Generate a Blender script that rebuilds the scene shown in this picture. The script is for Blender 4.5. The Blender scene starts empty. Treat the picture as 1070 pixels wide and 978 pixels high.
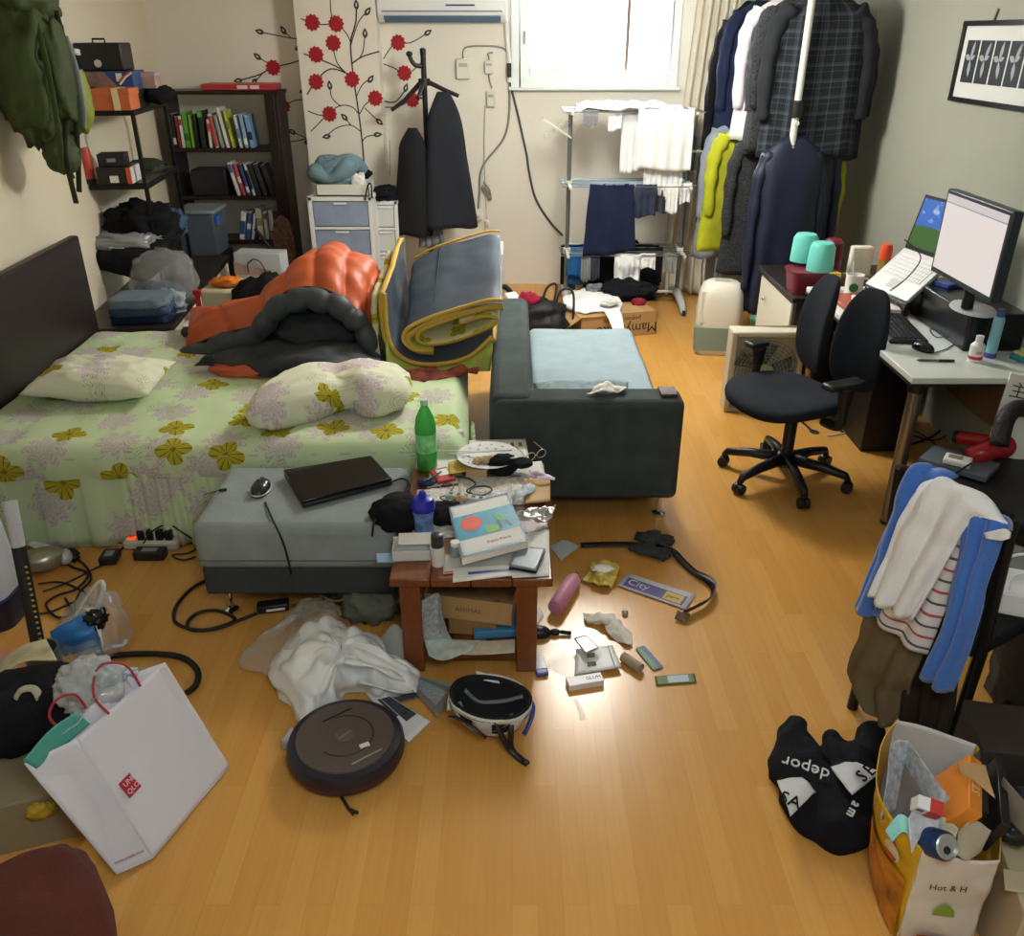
import bpy,bmesh,math,random
import numpy as np
from mathutils import Matrix,Vector,noise as mnoise
PI=math.pi
C=bpy.context.scene.collection
R=random.Random(7)
FPX,CX,CY,EYE=900.0,535.0,489.0,2.0
PITCH=math.atan(455/900)
_c,_s=math.cos(PITCH),math.sin(PITCH)
def _ray(x,y):
 a,b=(x-CX)/FPX,(CY-y)/FPX
 return a,_c+b*_s,-_s+b*_c
def pz(x,y,z=0.0):
 r=_ray(x,y);t=(z-EYE)/r[2]
 return Vector((r[0]*t,r[1]*t,z))
def pY(x,y,d):
 r=_ray(x,y);t=d/r[1]
 return Vector((r[0]*t,d,EYE+r[2]*t))
def pX(x,y,X):
 r=_ray(x,y);t=X/r[0]
 return Vector((X,r[1]*t,EYE+r[2]*t))
def lin(h):
 if isinstance(h,str):
  h=h.lstrip('#');h=[int(h[i:i+2],16)/255 for i in(0,2,4)]
 return tuple((v/12.92 if v<=.04045 else((v+.055)/1.055)**2.4)for v in h)+(1.0,)
MATS={}
def mat(name,col,rough=.55,metal=0.,var=0.,vscale=6.,bump=0.,bscale=120.,trans=0.,ior=1.45,alpha=1.,emit=0.,sheen=0.,coat=0.,stretch=(1,1,1),sub=0.,spec=.5):
 if name in MATS:return MATS[name]
 m=bpy.data.materials.new(name);m.use_nodes=True;MATS[name]=m
 nt=m.node_tree;b=nt.nodes['Principled BSDF']
 c=lin(col)
 b.inputs['Base Color'].default_value=c
 b.inputs['Roughness'].default_value=rough;b.inputs['Metallic'].default_value=metal
 b.inputs['IOR'].default_value=ior;b.inputs['Alpha'].default_value=alpha
 b.inputs['Transmission Weight'].default_value=trans
 b.inputs['Sheen Weight'].default_value=sheen;b.inputs['Coat Weight'].default_value=coat
 b.inputs['Specular IOR Level'].default_value=spec
 if emit:b.inputs['Emission Color'].default_value=c;b.inputs['Emission Strength'].default_value=emit
 tc=mp=None
 if var or bump:
  tc=nt.nodes.new('ShaderNodeTexCoord');mp=nt.nodes.new('ShaderNodeMapping')
  mp.inputs['Scale'].default_value=stretch
  nt.links.new(tc.outputs['Object'],mp.inputs['Vector'])
 if var:
  n=nt.nodes.new('ShaderNodeTexNoise');n.inputs['Scale'].default_value=vscale;n.inputs['Detail'].default_value=5
  nt.links.new(mp.outputs[0],n.inputs['Vector'])
  r=nt.nodes.new('ShaderNodeValToRGB')
  r.color_ramp.elements[0].position=.3;r.color_ramp.elements[1].position=.7
  r.color_ramp.elements[0].color=tuple(v*(1-var)for v in c[:3])+(1,)
  r.color_ramp.elements[1].color=tuple(min(1,v*(1+var))for v in c[:3])+(1,)
  nt.links.new(n.outputs[0],r.inputs[0]);nt.links.new(r.outputs[0],b.inputs['Base Color'])
 if bump:
  n2=nt.nodes.new('ShaderNodeTexNoise');n2.inputs['Scale'].default_value=bscale;n2.inputs['Detail'].default_value=3
  nt.links.new(mp.outputs[0],n2.inputs['Vector'])
  bm_=nt.nodes.new('ShaderNodeBump');bm_.inputs['Strength'].default_value=bump;bm_.inputs['Distance'].default_value=.01
  nt.links.new(n2.outputs[0],bm_.inputs['Height']);nt.links.new(bm_.outputs[0],b.inputs['Normal'])
 return m
def cloth_mat(name,col,var=.12,**k):
 return mat(name,col,rough=.9,var=var,vscale=9,bump=.25,bscale=260,spec=.2,**k)
def plastic_film(name,col,alpha=.5,rough=.18):
 return mat(name,col,rough=rough,alpha=alpha,spec=.8)
def Tm(loc=(0,0,0),rz=0,rx=0,ry=0):
 return Matrix.Translation(Vector(loc))@Matrix.Rotation(rz,4,'Z')@Matrix.Rotation(ry,4,'Y')@Matrix.Rotation(rx,4,'X')
def fr(loc,xdir,zdir):
 x=Vector(xdir).normalized();z=Vector(zdir);z=(z-x*z.dot(x)).normalized();y=z.cross(x)
 m=Matrix((x,y,z)).transposed().to_4x4();m.translation=Vector(loc);return m
_fonts={}
class MB:
 def __init__(s):s.v=[];s.f=[];s.mi=[];s.uv=[];s.M=Matrix();s.hasuv=False
 def add(s,vs,fs,mi=0,M=None,uvs=None):
  T=s.M@M if M is not None else s.M
  o=len(s.v)
  s.v+=[tuple(T@Vector(p))for p in vs]
  for i,f in enumerate(fs):
   s.f.append(tuple(o+k for k in f));s.mi.append(mi)
   if uvs is not None:s.uv.append([uvs[k]for k in f]);s.hasuv=True
   else:s.uv.append(None)
  return s
 def box(s,c,d,mi=0,rz=0,rx=0,ry=0,taper=1.0,M=None):
  x,y,z=d[0]/2,d[1]/2,d[2]/2;t=taper
  vs=[(-x,-y,-z),(x,-y,-z),(x,y,-z),(-x,y,-z),(-x*t,-y*t,z),(x*t,-y*t,z),(x*t,y*t,z),(-x*t,y*t,z)]
  fs=[(0,3,2,1),(4,5,6,7),(0,1,5,4),(1,2,6,5),(2,3,7,6),(3,0,4,7)]
  uv=[(a[0]+a[2],a[1]+a[2])for a in vs]
  T=Tm(c,rz,rx,ry)
  return s.add(vs,fs,mi,(M@T)if M is not None else T,uv)
 def b2(s,lo,hi,mi=0):
  return s.box([(a+b)/2 for a,b in zip(lo,hi)],[abs(b-a)for a,b in zip(lo,hi)],mi)
 def tube(s,pts,r,seg=8,mi=0,cap=True,closed=False,flat=1.0):
  P=[Vector(p)for p in pts];n=len(P)
  rs=r if isinstance(r,(list,tuple))else[r]*n
  vs,fs=[],[];ref=None
  for i,p in enumerate(P):
   a=P[(i-1)%n]if(i or closed)else p;b=P[(i+1)%n]if(i<n-1 or closed)else p
   t=(b-a);t=t.normalized()if t.length>1e-9 else Vector((0,0,1))
   if ref is None:
    ref=Vector((0,0,1))if abs(t.z)<.9 else Vector((1,0,0))
   u=(ref-t*ref.dot(t))
   u=u.normalized()if u.length>1e-6 else t.orthogonal().normalized()
   ref=u;w=t.cross(u)
   for k in range(seg):
    an=2*PI*k/seg
    vs.append(p+(u*math.cos(an)*flat+w*math.sin(an))*rs[i])
  m=n if closed else n-1
  for i in range(m):
   for k in range(seg):
    a,b=i*seg+k,i*seg+(k+1)%seg
    c2,d=((i+1)%n)*seg+(k+1)%seg,((i+1)%n)*seg+k
    fs.append((a,b,c2,d))
  if cap and not closed:
   fs.append(tuple(reversed(range(seg))));fs.append(tuple((n-1)*seg+k for k in range(seg)))
  return s.add(vs,fs,mi)
 def cyl(s,c,r,h,seg=24,mi=0,M=None,r2=None):
  return s.lathe([(0,0),(r,0),(r2 if r2 is not None else r,h),(0,h)],seg,mi,(M or Matrix.Translation(Vector(c))))
 def lathe(s,prof,seg=24,mi=0,M=None,sx=1.,sy=1.):
  vs,fs=[],[];n=len(prof)
  for r,z in prof:
   for k in range(seg):
    a=2*PI*k/seg;vs.append((r*math.cos(a)*sx,r*math.sin(a)*sy,z))
  for i in range(n-1):
   for k in range(seg):
    q=(i*seg+k,i*seg+(k+1)%seg,(i+1)*seg+(k+1)%seg,(i+1)*seg+k)
    fs.append(q)
  return s.add(vs,fs,mi,M)
 def prism(s,poly,z0,z1,mi=0,M=None):
  n=len(poly);vs=[(x,y,z0)for x,y in poly]+[(x,y,z1)for x,y in poly]
  fs=[tuple(reversed(range(n))),tuple(range(n,2*n))]+[(i,(i+1)%n,n+(i+1)%n,n+i)for i in range(n)]
  return s.add(vs,fs,mi,M,[(v[0],v[1])for v in vs])
 def text(s,body,size,M,mi=0,ext=.0004,shear=0.):
  key=(body,size,ext,shear)
  if key not in _fonts:
   cu=bpy.data.curves.new('lettering','FONT');cu.body=body;cu.size=size;cu.extrude=ext;cu.shear=shear
   cu.align_x='CENTER';cu.align_y='CENTER';cu.resolution_u=2
   ob=bpy.data.objects.new('lettering',cu);C.objects.link(ob)
   dg=bpy.context.evaluated_depsgraph_get()
   me=bpy.data.meshes.new_from_object(ob.evaluated_get(dg))
   _fonts[key]=([tuple(v.co)for v in me.vertices],[tuple(p.vertices)for p in me.polygons])
   bpy.data.objects.remove(ob);bpy.data.curves.remove(cu);bpy.data.meshes.remove(me)
  v,f=_fonts[key]
  return s.add(v,f,mi,M)
 def grid(s,rows,nu=24,nv=24,mi=0,amp=0.,freq=6.,seed=0.,foldamp=0.,foldfreq=10.,folddir=0,closeu=False,uvs=1.0,func=None):
  G=np.array([[tuple(p)for p in r]for r in rows],float)
  def up(G,n,closed):
   k=len(G);out=[]
   for t in np.linspace(0,k if closed else k-1,n,endpoint=not closed):
    i=min(int(t),k-1 if closed else k-2)if k>1 else 0;f=t-i
    if closed:a,b,c2,d=(G[(i+j)%k]for j in(-1,0,1,2))
    else:a,b,c2,d=(G[min(max(i+j,0),k-1)]for j in(-1,0,1,2))
    if not closed and i==0:a=2*b-c2
    if not closed and i==k-2:d=2*c2-b
    out.append(.5*((2*b)+(c2-a)*f+(2*a-5*b+4*c2-d)*f*f+(3*b-a-3*c2+d)*f**3))
   return np.array(out)
  G=up(G,nv,False)
  G=np.swapaxes(up(np.swapaxes(G,0,1),nu,closeu),0,1)
  du=np.gradient(G,axis=1);dv=np.gradient(G,axis=0)
  N=np.cross(du,dv);N/=(np.linalg.norm(N,axis=2,keepdims=True)+1e-9)
  uL=np.concatenate([[0],np.cumsum(np.linalg.norm(np.diff(G[nv//2],axis=0),axis=1))])
  vL=np.concatenate([[0],np.cumsum(np.linalg.norm(np.diff(G[:,nu//2],axis=0),axis=1))])
  if amp or foldamp or func:
   for j in range(nv):
    for i in range(nu):
     p=Vector(G[j,i]);q=p*freq+Vector((seed*3.1,seed*1.7,seed))
     d=amp*(mnoise.noise(q)+.5*mnoise.noise(q*2.1))
     if foldamp:
      w=(i/(nu-1))if folddir==0 else(j/(nv-1))
      g=(j/(nv-1))if folddir==0 else 1
      d+=foldamp*math.sin(w*foldfreq*2*PI+1.5*mnoise.noise(q*.4))*(.3+.7*g)
     if func:d+=func(i/(nu-1),j/(nv-1))
     G[j,i]+=N[j,i]*d
  vs=[tuple(G[j,i])for j in range(nv)for i in range(nu)]
  uv=[(uL[i]*uvs,vL[j]*uvs)for j in range(nv)for i in range(nu)]
  fs=[]
  for j in range(nv-1):
   for i in range(nu if closeu else nu-1):
    fs.append((j*nu+i,j*nu+(i+1)%nu,(j+1)*nu+(i+1)%nu,(j+1)*nu+i))
  return s.add(vs,fs,mi,None,uv)
 def blob(s,c,rad,amp=.0,freq=4.,seed=0.,e=1.0,nu=28,nv=18,mi=0,M=None,flatz=None,ridge=0.):
  def sg(v,p):return math.copysign(abs(v)**p,v)
  vs,fs,uv=[],[],[]
  for j in range(nv+1):
   th=-PI/2+PI*j/nv
   for i in range(nu):
    ph=2*PI*i/nu
    x=sg(math.cos(th),e)*sg(math.cos(ph),e);y=sg(math.cos(th),e)*sg(math.sin(ph),e);z=sg(math.sin(th),e)
    q=Vector((x,y,z))*freq+Vector((seed*5.3,seed,-seed*2.2))
    k=1+amp*(mnoise.noise(q)+.55*mnoise.noise(q*2.2)+.3*mnoise.noise(q*4.5))
    if ridge:k+=ridge*(1-2.2*abs(mnoise.noise(q*1.3)))
    px,py_,pz_=x*rad[0]*k,y*rad[1]*k,z*rad[2]*k
    if flatz is not None:pz_=max(pz_,flatz)
    vs.append((px+c[0],py_+c[1],pz_+c[2]));uv.append((px+pz_*.5,py_+pz_*.5))
  for j in range(nv):
   for i in range(nu):
    fs.append((j*nu+i,j*nu+(i+1)%nu,(j+1)*nu+(i+1)%nu,(j+1)*nu+i))
  return s.add(vs,fs,mi,M,uv)
ALL=[]
def obj(name,mb,mats,parent=None,bevel=0.,seg=2,sub=0,solid=0.,soff=-1,mo=0,mor=0,smooth=40,label=None):
 if not isinstance(mats,(list,tuple)):mats=[mats]
 me=bpy.data.meshes.new(name)
 me.from_pydata(mb.v,[],mb.f)
 for m in mats:me.materials.append(m)
 me.polygons.foreach_set('material_index',mb.mi)
 if mb.hasuv:
  l=me.uv_layers.new(name='UVMap');k=0
  for i,f in enumerate(mb.f):
   for j in range(len(f)):
    l.data[k].uv=mb.uv[i][j]if mb.uv[i]else(0,0);k+=1
 me.validate()
 bm=bmesh.new();bm.from_mesh(me)
 bmesh.ops.remove_doubles(bm,verts=bm.verts,dist=1e-6)
 if not solid:bmesh.ops.recalc_face_normals(bm,faces=bm.faces)
 bm.to_mesh(me);bm.free()
 if smooth:
  me.polygons.foreach_set('use_smooth',[True]*len(me.polygons))
  if smooth<180:me.set_sharp_from_angle(angle=math.radians(smooth))
 o=bpy.data.objects.new(name,me);C.objects.link(o)
 if parent is not None:o.parent=parent
 if solid:
  m=o.modifiers.new('thick','SOLIDIFY');m.thickness=solid;m.offset=soff
  m.material_offset=mo;m.material_offset_rim=mor
 if sub:m=o.modifiers.new('sub','SUBSURF');m.levels=sub;m.render_levels=sub
 if bevel:
  m=o.modifiers.new('bev','BEVEL');m.width=bevel;m.segments=seg;m.limit_method='ANGLE';m.angle_limit=math.radians(35)
 if label:o['label']=label
 ALL.append(o)
 return o
def tag(o,label,cat,group=None,kind=None):
 o['label']=label;o['category']=cat
 if group:o['group']=group
 if kind:o['kind']=kind
 return o
def thing(name,label,cat,loc=(0,0,0),rz=0,group=None):
 o=bpy.data.objects.new(name,None);C.objects.link(o);o.empty_display_size=.1
 o.location=loc;o.rotation_euler=(0,0,rz);tag(o,label,cat,group);ALL.append(o)
 return o
def one(name,label,cat,mb,mats,loc=(0,0,0),rz=0,group=None,**k):
 o=obj(name,mb,mats,None,**k);o.location=loc;o.rotation_euler=(0,0,rz)
 return tag(o,label,cat,group)
def struct(name,mb,mats,label=None,**k):
 o=obj(name,mb,mats,None,**k);o['kind']='structure'
 if label:o['label']=label
 return o
def kids(o):return[c for c in ALL if c.parent==o]
def dup(o,loc=None,rz=None,label=None,parent=None):
 n=o.copy();C.objects.link(n);n.parent=parent;ALL.append(n)
 if loc is not None:n.location=loc
 if rz is not None:n.rotation_euler=(0,0,rz)
 if label:n['label']=label
 for c in kids(o):dup(c,parent=n)
 return n
def spline(pts,n=40,closed=False):
 P=[Vector(p)for p in pts];k=len(P);out=[]
 for a in range(n):
  t=a/n*k if closed else a/(n-1)*(k-1)
  i=int(t)if closed else min(int(t),k-2);f=t-i
  g=(lambda j:P[j%k])if closed else(lambda j:P[min(max(j,0),k-1)])
  a0,b0,c0,d0=g(i-1),g(i),g(i+1),g(i+2)
  out.append(.5*((2*b0)+(c0-a0)*f+(2*a0-5*b0+4*c0-d0)*f*f+(3*b0-a0-3*c0+d0)*f**3))
 return out
def cable(name,label,pts,r,m,n=50,cat='cable',seg=6):
 mb=MB();mb.tube(spline(pts,n),r,seg);return one(name,label,cat,mb,m,smooth=180)
def floorpts(l,z=.006):return[pz(x,y,z)for x,y in l]
def wood_floor():
 m=bpy.data.materials.new('honey laminate');m.use_nodes=True;nt=m.node_tree;N=nt.nodes.new;L=nt.links.new
 b=nt.nodes['Principled BSDF'];tc=N('ShaderNodeTexCoord');mp=N('ShaderNodeMapping');mp.inputs['Rotation'].default_value=(0,0,PI/2)
 L(tc.outputs['Object'],mp.inputs[0])
 br=N('ShaderNodeTexBrick');br.offset=.37;br.inputs['Scale'].default_value=1
 br.inputs['Brick Width'].default_value=.62;br.inputs['Row Height'].default_value=.066;br.inputs['Mortar Size'].default_value=.0006
 br.inputs['Color1'].default_value=lin('#d39f53');br.inputs['Color2'].default_value=lin('#ca9347');br.inputs['Mortar'].default_value=lin('#b98848')
 L(mp.outputs[0],br.inputs[0])
 mg=N('ShaderNodeMapping');mg.inputs['Scale'].default_value=(38,1.6,1);L(tc.outputs['Object'],mg.inputs[0])
 n=N('ShaderNodeTexNoise');n.inputs['Scale'].default_value=2.2;n.inputs['Detail'].default_value=7;n.inputs['Distortion'].default_value=.6;L(mg.outputs[0],n.inputs[0])
 rp=N('ShaderNodeValToRGB');rp.color_ramp.elements[0].color=(.86,.84,.8,1);rp.color_ramp.elements[1].color=(1.06,1.06,1.06,1);L(n.outputs[0],rp.inputs[0])
 mx=N('ShaderNodeMix');mx.data_type='RGBA';mx.blend_type='MULTIPLY';mx.inputs[0].default_value=1;L(br.outputs[0],mx.inputs[6]);L(rp.outputs[0],mx.inputs[7])
 L(mx.outputs[2],b.inputs['Base Color'])
 n3=N('ShaderNodeTexNoise');n3.inputs['Scale'].default_value=3;L(tc.outputs['Object'],n3.inputs[0])
 mr=N('ShaderNodeMapRange');mr.inputs[3].default_value=.235;mr.inputs[4].default_value=.275;L(n3.outputs[0],mr.inputs[0]);L(mr.outputs[0],b.inputs['Roughness'])
 b.inputs['Specular IOR Level'].default_value=.55
 return m
wallm=mat('cream wallpaper','#e2dac2',.85,var=.035,vscale=1.2,bump=.12,bscale=180)
wallb=mat('brightened cream wallpaper','#e8e4d7',.85,var=.03,vscale=1.2,bump=.12,bscale=180)  # back wall's window brightness is put into this paler wallpaper colour
wallr=mat('dimmed cream wallpaper','#9b9e91',.85,var=.04,vscale=1.0,bump=.14,bscale=150)  # right wall's weaker light is put into this darker wallpaper colour
ceilm=mat('ceiling paper','#e9e5da',.9)
D=7.6;XR=2.4;CEIL=2.42;YF=-1.6
def xl(y):return-2.45-.108*(y-3.9)
mb=MB();mb.add([(xl(YF)-.02,YF,0),(XR+.02,YF,0),(XR+.02,D+.02,0),(xl(D)-.02,D+.02,0),(xl(YF)-.02,YF,-.05),(XR+.02,YF,-.05),(XR+.02,D+.02,-.05),(xl(D)-.02,D+.02,-.05)],[(0,1,2,3),(7,6,5,4),(0,4,5,1),(1,5,6,2),(2,6,7,3),(3,7,4,0)])
struct('floor',mb,wood_floor(),smooth=0)
mb=MB();mb.b2((xl(D)-.3,YF,CEIL),(XR+.1,D+.1,CEIL+.05));struct('ceiling',mb,ceilm,smooth=0)
mb=MB();y0,y1=YF-.05,D+.1
mb.add([(xl(y0),y0,0),(xl(y1),y1,0),(xl(y1),y1,CEIL),(xl(y0),y0,CEIL),(xl(y0)-.1,y0,0),(xl(y1)-.1,y1,0),(xl(y1)-.1,y1,CEIL),(xl(y0)-.1,y0,CEIL)],[(0,1,2,3),(7,6,5,4),(0,4,5,1),(1,5,6,2),(2,6,7,3),(3,7,4,0)])
struct('wall_left',mb,wallm,smooth=0)
mb=MB();mb.b2((XR,YF-.05,0),(XR+.1,D+.1,CEIL));struct('wall_right',mb,wallr,smooth=0)
mb=MB();mb.b2((xl(YF)-.1,YF-.1,0),(XR+.1,YF,CEIL));struct('wall_front',mb,wallm,smooth=0)
WX0,WX1,WZ0,WZ1=pY(538,88,D).x,pY(703,88,D).x,1.635,2.36
mb=MB()
for lo,hi in(((xl(D)-.1,D,0),(WX0,D+.12,CEIL)),((WX1,D,0),(XR+.1,D+.12,CEIL)),((WX0,D,0),(WX1,D+.12,WZ0)),((WX0,D,WZ1),(WX1,D+.12,CEIL))):mb.b2(lo,hi)
struct('wall_back',mb,wallb,smooth=0)
PF=7.38;PX0,PX1=pY(318,120,PF).x,pY(399,120,PF).x
mb=MB();mb.b2((PX0,PF,0),(PX1,D,CEIL));struct('wall_pillar',mb,wallb,smooth=0,label='boxed out cream pillar on the back wall')
upvc=mat('white window vinyl','#e6efec',.35);bright=mat('frosted window glass','#f4fbff',.35,trans=.85,ior=1.1)
wood_trim=mat('brown outer sash','#8d7468',.5)
w=bpy.data.objects.new('window_1',None);C.objects.link(w);ALL.append(w);w['kind']='structure';w['label']='white framed sliding window high in the back wall'
def frame_rect(mb,x0,x1,z0,z1,y0,y1,t,mi=0):
 mb.b2((x0,y0,z0),(x0+t,y1,z1),mi);mb.b2((x1-t,y0,z0),(x1,y1,z1),mi)
 mb.b2((x0+t,y0,z0),(x1-t,y1,z0+t),mi);mb.b2((x0+t,y0,z1-t),(x1-t,y1,z1),mi)
mb=MB();frame_rect(mb,WX0-.03,WX1+.03,WZ0-.03,WZ1+.03,D-.03,D+.12,.07);obj('window_frame',mb,upvc,w,bevel=.006)
mb=MB();mb.b2((WX0-.05,D-.07,WZ0-.05),(WX1+.05,D-.005,WZ0-.025));obj('window_sill',mb,upvc,w,bevel=.006)
xm=pY(628,60,D).x
mb=MB();frame_rect(mb,WX0+.04,xm+.03,WZ0+.04,WZ1-.04,D,D+.045,.075);s1=obj('sash',mb,upvc,w,bevel=.005)
mb=MB();mb.b2((WX0+.1,D+.018,WZ0+.1),(xm-.03,D+.024,WZ1-.1));obj('pane',mb,bright,s1)
mb=MB();mb.box((WX0+.075,D-.008,WZ0+.33),(.018,.02,.09));obj('latch',mb,mat('grey catch','#8b9290',.4),s1,bevel=.004)
mb=MB();frame_rect(mb,xm-.03,WX1-.04,WZ0+.04,WZ1-.04,D+.05,D+.09,.045);s2=obj('sash',mb,upvc,w,bevel=.005)
mb=MB();mb.b2((xm,D+.068,WZ0+.08),(WX1-.08,D+.072,WZ1-.08));obj('pane',mb,mat('clear window glass','#ffffff',.03,trans=1.,ior=1.02),s2)
xa,xb=pY(654,40,D+.1).x,pY(692,40,D+.1).x
mb=MB();mb.b2((xa,D+.1,WZ0),(xa+.03,D+.13,WZ1));mb.b2((xb,D+.1,WZ0),(xb+.02,D+.13,WZ1));mb.b2((xa,D+.1,WZ0+.05),(xb,D+.13,WZ0+.065));obj('outer_sash',mb,wood_trim,w,bevel=.003)
wd=bpy.data.worlds.new('daylight');bpy.context.scene.world=wd;wd.use_nodes=True
bg=wd.node_tree.nodes['Background'];bg.inputs[0].default_value=(.86,.94,1,1);bg.inputs[1].default_value=3.2
def light(name,kind,loc,power,col,**k):
 l=bpy.data.lights.new(name,kind);l.energy=power;l.color=col
 for a,v in k.items():setattr(l,a,v)
 o=bpy.data.objects.new(name,l);C.objects.link(o);o.location=loc;return o
LX,LY=.52,5.12
light('ceiling_lamp_glow','POINT',(LX,LY,2.23),96,(1,.965,.895),shadow_soft_size=.2)
light('camera_side_fill','POINT',(.25,.2,2.25),42,(.82,.92,1),shadow_soft_size=.25)  # added fill for the light from the camera side, source unseen
a=light('window_daylight','AREA',((WX0+WX1)/2,D+.3,2.0),75,(.84,.93,1),shape='RECTANGLE',size=1.2,size_y=.7);a.rotation_euler=(-PI/2+.15,0,0)
t=thing('ceiling_lamp','round white ceiling lamp over the middle of the room','lamp')
mb=MB();mb.lathe([(0,2.42),(.22,2.42),(.22,2.40),(.2,2.395),(0,2.395)],32,M=Matrix.Translation((LX,LY,0)));obj('lamp_base',mb,upvc,t)
cam=bpy.data.cameras.new('camera');co=bpy.data.objects.new('camera',cam);C.objects.link(co)
cam.sensor_fit='HORIZONTAL';cam.sensor_width=36;cam.lens=36*FPX/1070;cam.clip_start=.05
co.location=(0,0,EYE);co.rotation_euler=(PI/2-PITCH,0,0);bpy.context.scene.camera=co
vs_=bpy.context.scene.view_settings;vs_.view_transform='Standard';vs_.look='None';vs_.gamma=1;vs_.use_curve_mapping=False;vs_.exposure=0.42
bpy.context.scene.cycles.max_bounces=10 if hasattr(bpy.context.scene,'cycles')else 0
def floral(name,base,scale=1.0):
 m=bpy.data.materials.new(name);m.use_nodes=True;nt=m.node_tree;N=nt.nodes.new;L=nt.links.new
 b=nt.nodes['Principled BSDF'];b.inputs['Roughness'].default_value=.85;b.inputs['Specular IOR Level'].default_value=.25
 uv=N('ShaderNodeUVMap')
 def math_(op,a,b_=None,c_=None):
  n=N('ShaderNodeMath');n.operation=op
  for i,v in enumerate((a,b_,c_)):
   if v is None:continue
   if isinstance(v,(int,float)):n.inputs[i].default_value=v
   else:L(v,n.inputs[i])
  return n.outputs[0]
 def flower(scale_,off,R0,petals,kind):
  mp=N('ShaderNodeMapping');mp.inputs['Location'].default_value=(off,off*1.7,0);L(uv.outputs[0],mp.inputs[0])
  v=N('ShaderNodeTexVoronoi');v.voronoi_dimensions='2D';v.inputs['Scale'].default_value=scale_;v.inputs['Randomness'].default_value=.82;L(mp.outputs[0],v.inputs['Vector'])
  sb=N('ShaderNodeVectorMath');sb.operation='SUBTRACT';L(mp.outputs[0],sb.inputs[0]);L(v.outputs['Position'],sb.inputs[1])
  sp=N('ShaderNodeSeparateXYZ');L(sb.outputs[0],sp.inputs[0])
  ln=N('ShaderNodeVectorMath');ln.operation='LENGTH';L(sb.outputs[0],ln.inputs[0])
  ang=math_('ARCTAN2',sp.outputs[1],sp.outputs[0])
  sc=N('ShaderNodeSeparateColor');L(v.outputs['Color'],sc.inputs[0])
  an=math_('ADD',ang,math_('MULTIPLY',sc.outputs[1],6.28))
  pet=math_('ABSOLUTE',math_('COSINE',math_('MULTIPLY',an,petals/2)))
  rad=math_('MULTIPLY',math_('ADD',math_('MULTIPLY',pet,.42),.6),R0)
  pn=N('ShaderNodeTexNoise');pn.inputs['Scale'].default_value=22;L(uv.outputs[0],pn.inputs[0])
  q=math_('ADD',math_('DIVIDE',ln.outputs['Value'],rad),math_('MULTIPLY',math_('SUBTRACT',pn.outputs[0],.5),.4))
  inside=math_('LESS_THAN',q,1.0)
  if kind=='solid':
   veins=math_('GREATER_THAN',math_('SINE',math_('MULTIPLY',an,petals*3)),-.75)
   core=math_('GREATER_THAN',q,.16)
   return inside,math_('MULTIPLY',veins,core),sc.outputs[0]
  ring=math_('SINE',math_('ADD',math_('MULTIPLY',q,26),math_('MULTIPLY',math_('SINE',math_('MULTIPLY',an,petals*2)),1.6)))
  lines=math_('GREATER_THAN',ring,.1 if kind=='pink' else .72)
  return math_('MULTIPLY',inside,lines),math_('MULTIPLY',inside,.28),sc.outputs[0]
 def mix(fac,a,col):
  n=N('ShaderNodeMix');n.data_type='RGBA'
  if isinstance(fac,(int,float)):n.inputs[0].default_value=fac
  else:L(fac,n.inputs[0])
  if isinstance(a,tuple):n.inputs[6].default_value=a
  else:L(a,n.inputs[6])
  if isinstance(col,tuple):n.inputs[7].default_value=col
  else:L(col,n.inputs[7])
  return n.outputs[2]
 s=1/scale
 nz=N('ShaderNodeTexNoise');nz.inputs['Scale'].default_value=5;L(uv.outputs[0],nz.inputs[0])
 col=mix(nz.outputs[0],lin(base),tuple(v*.9 for v in lin(base)[:3])+(1,))
 a,hz,r=flower(4.2*s,3.3,.098*scale,9,'pink')
 col=mix(math_('MULTIPLY',hz,math_('LESS_THAN',r,.75)),col,lin('#cdb0d2'))
 col=mix(math_('MULTIPLY',math_('MULTIPLY',a,math_('LESS_THAN',r,.75)),.5),col,lin('#b489b8'))
 a,hz,r=flower(3.4*s,9.1,.075*scale,7,'line')
 col=mix(math_('MULTIPLY',math_('MULTIPLY',a,math_('GREATER_THAN',r,.35)),.6),col,lin('#6f7a56'))
 a,vn,r=flower(4.4*s,0.4,.074*scale,4,'solid')
 leaf=mix(vn,lin('#7b7420'),lin('#b3ab2c'))
 sel=math_('MULTIPLY',a,math_('GREATER_THAN',r,.6))
 col=mix(sel,col,leaf)
 L(col,b.inputs['Base Color'])
 n2=N('ShaderNodeTexNoise');n2.inputs['Scale'].default_value=400;L(uv.outputs[0],n2.inputs[0])
 bp=N('ShaderNodeBump');bp.inputs['Strength'].default_value=.12;bp.inputs['Distance'].default_value=.01;L(n2.outputs[0],bp.inputs['Height']);L(bp.outputs[0],b.inputs['Normal'])
 return m
flor=floral('mint floral cotton','#cfe3b8');florp=floral('pale floral cotton','#e6ead0',.86)
darkwood=mat('espresso laminate','#261e1c',.45,var=.25,vscale=5,stretch=(1,8,30))
BO=Vector((-2.30,3.17,0));BR=.05;BL,BW,BH=2.14,1.64,.475
bed=thing('bed','wide bed in a mint floral cover with a dark headboard at the left wall','bed',BO,BR)
mb=MB();nx,ny=110,70
def bed_h(u,v):
 e=.02*(abs(math.sin(u*BL*PI/.19))**.5-.7)*.35
 return BH+e+.012*mnoise.noise(Vector((u*5,v*4,1)))+.006*mnoise.noise(Vector((u*16,v*12,4)))
rows_=[]
vs,fs,uv=[],[],[]
prof=[(0,.33),(-.012,.385),(-.008,.435),(.018,.465),(.06,None)]
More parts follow.
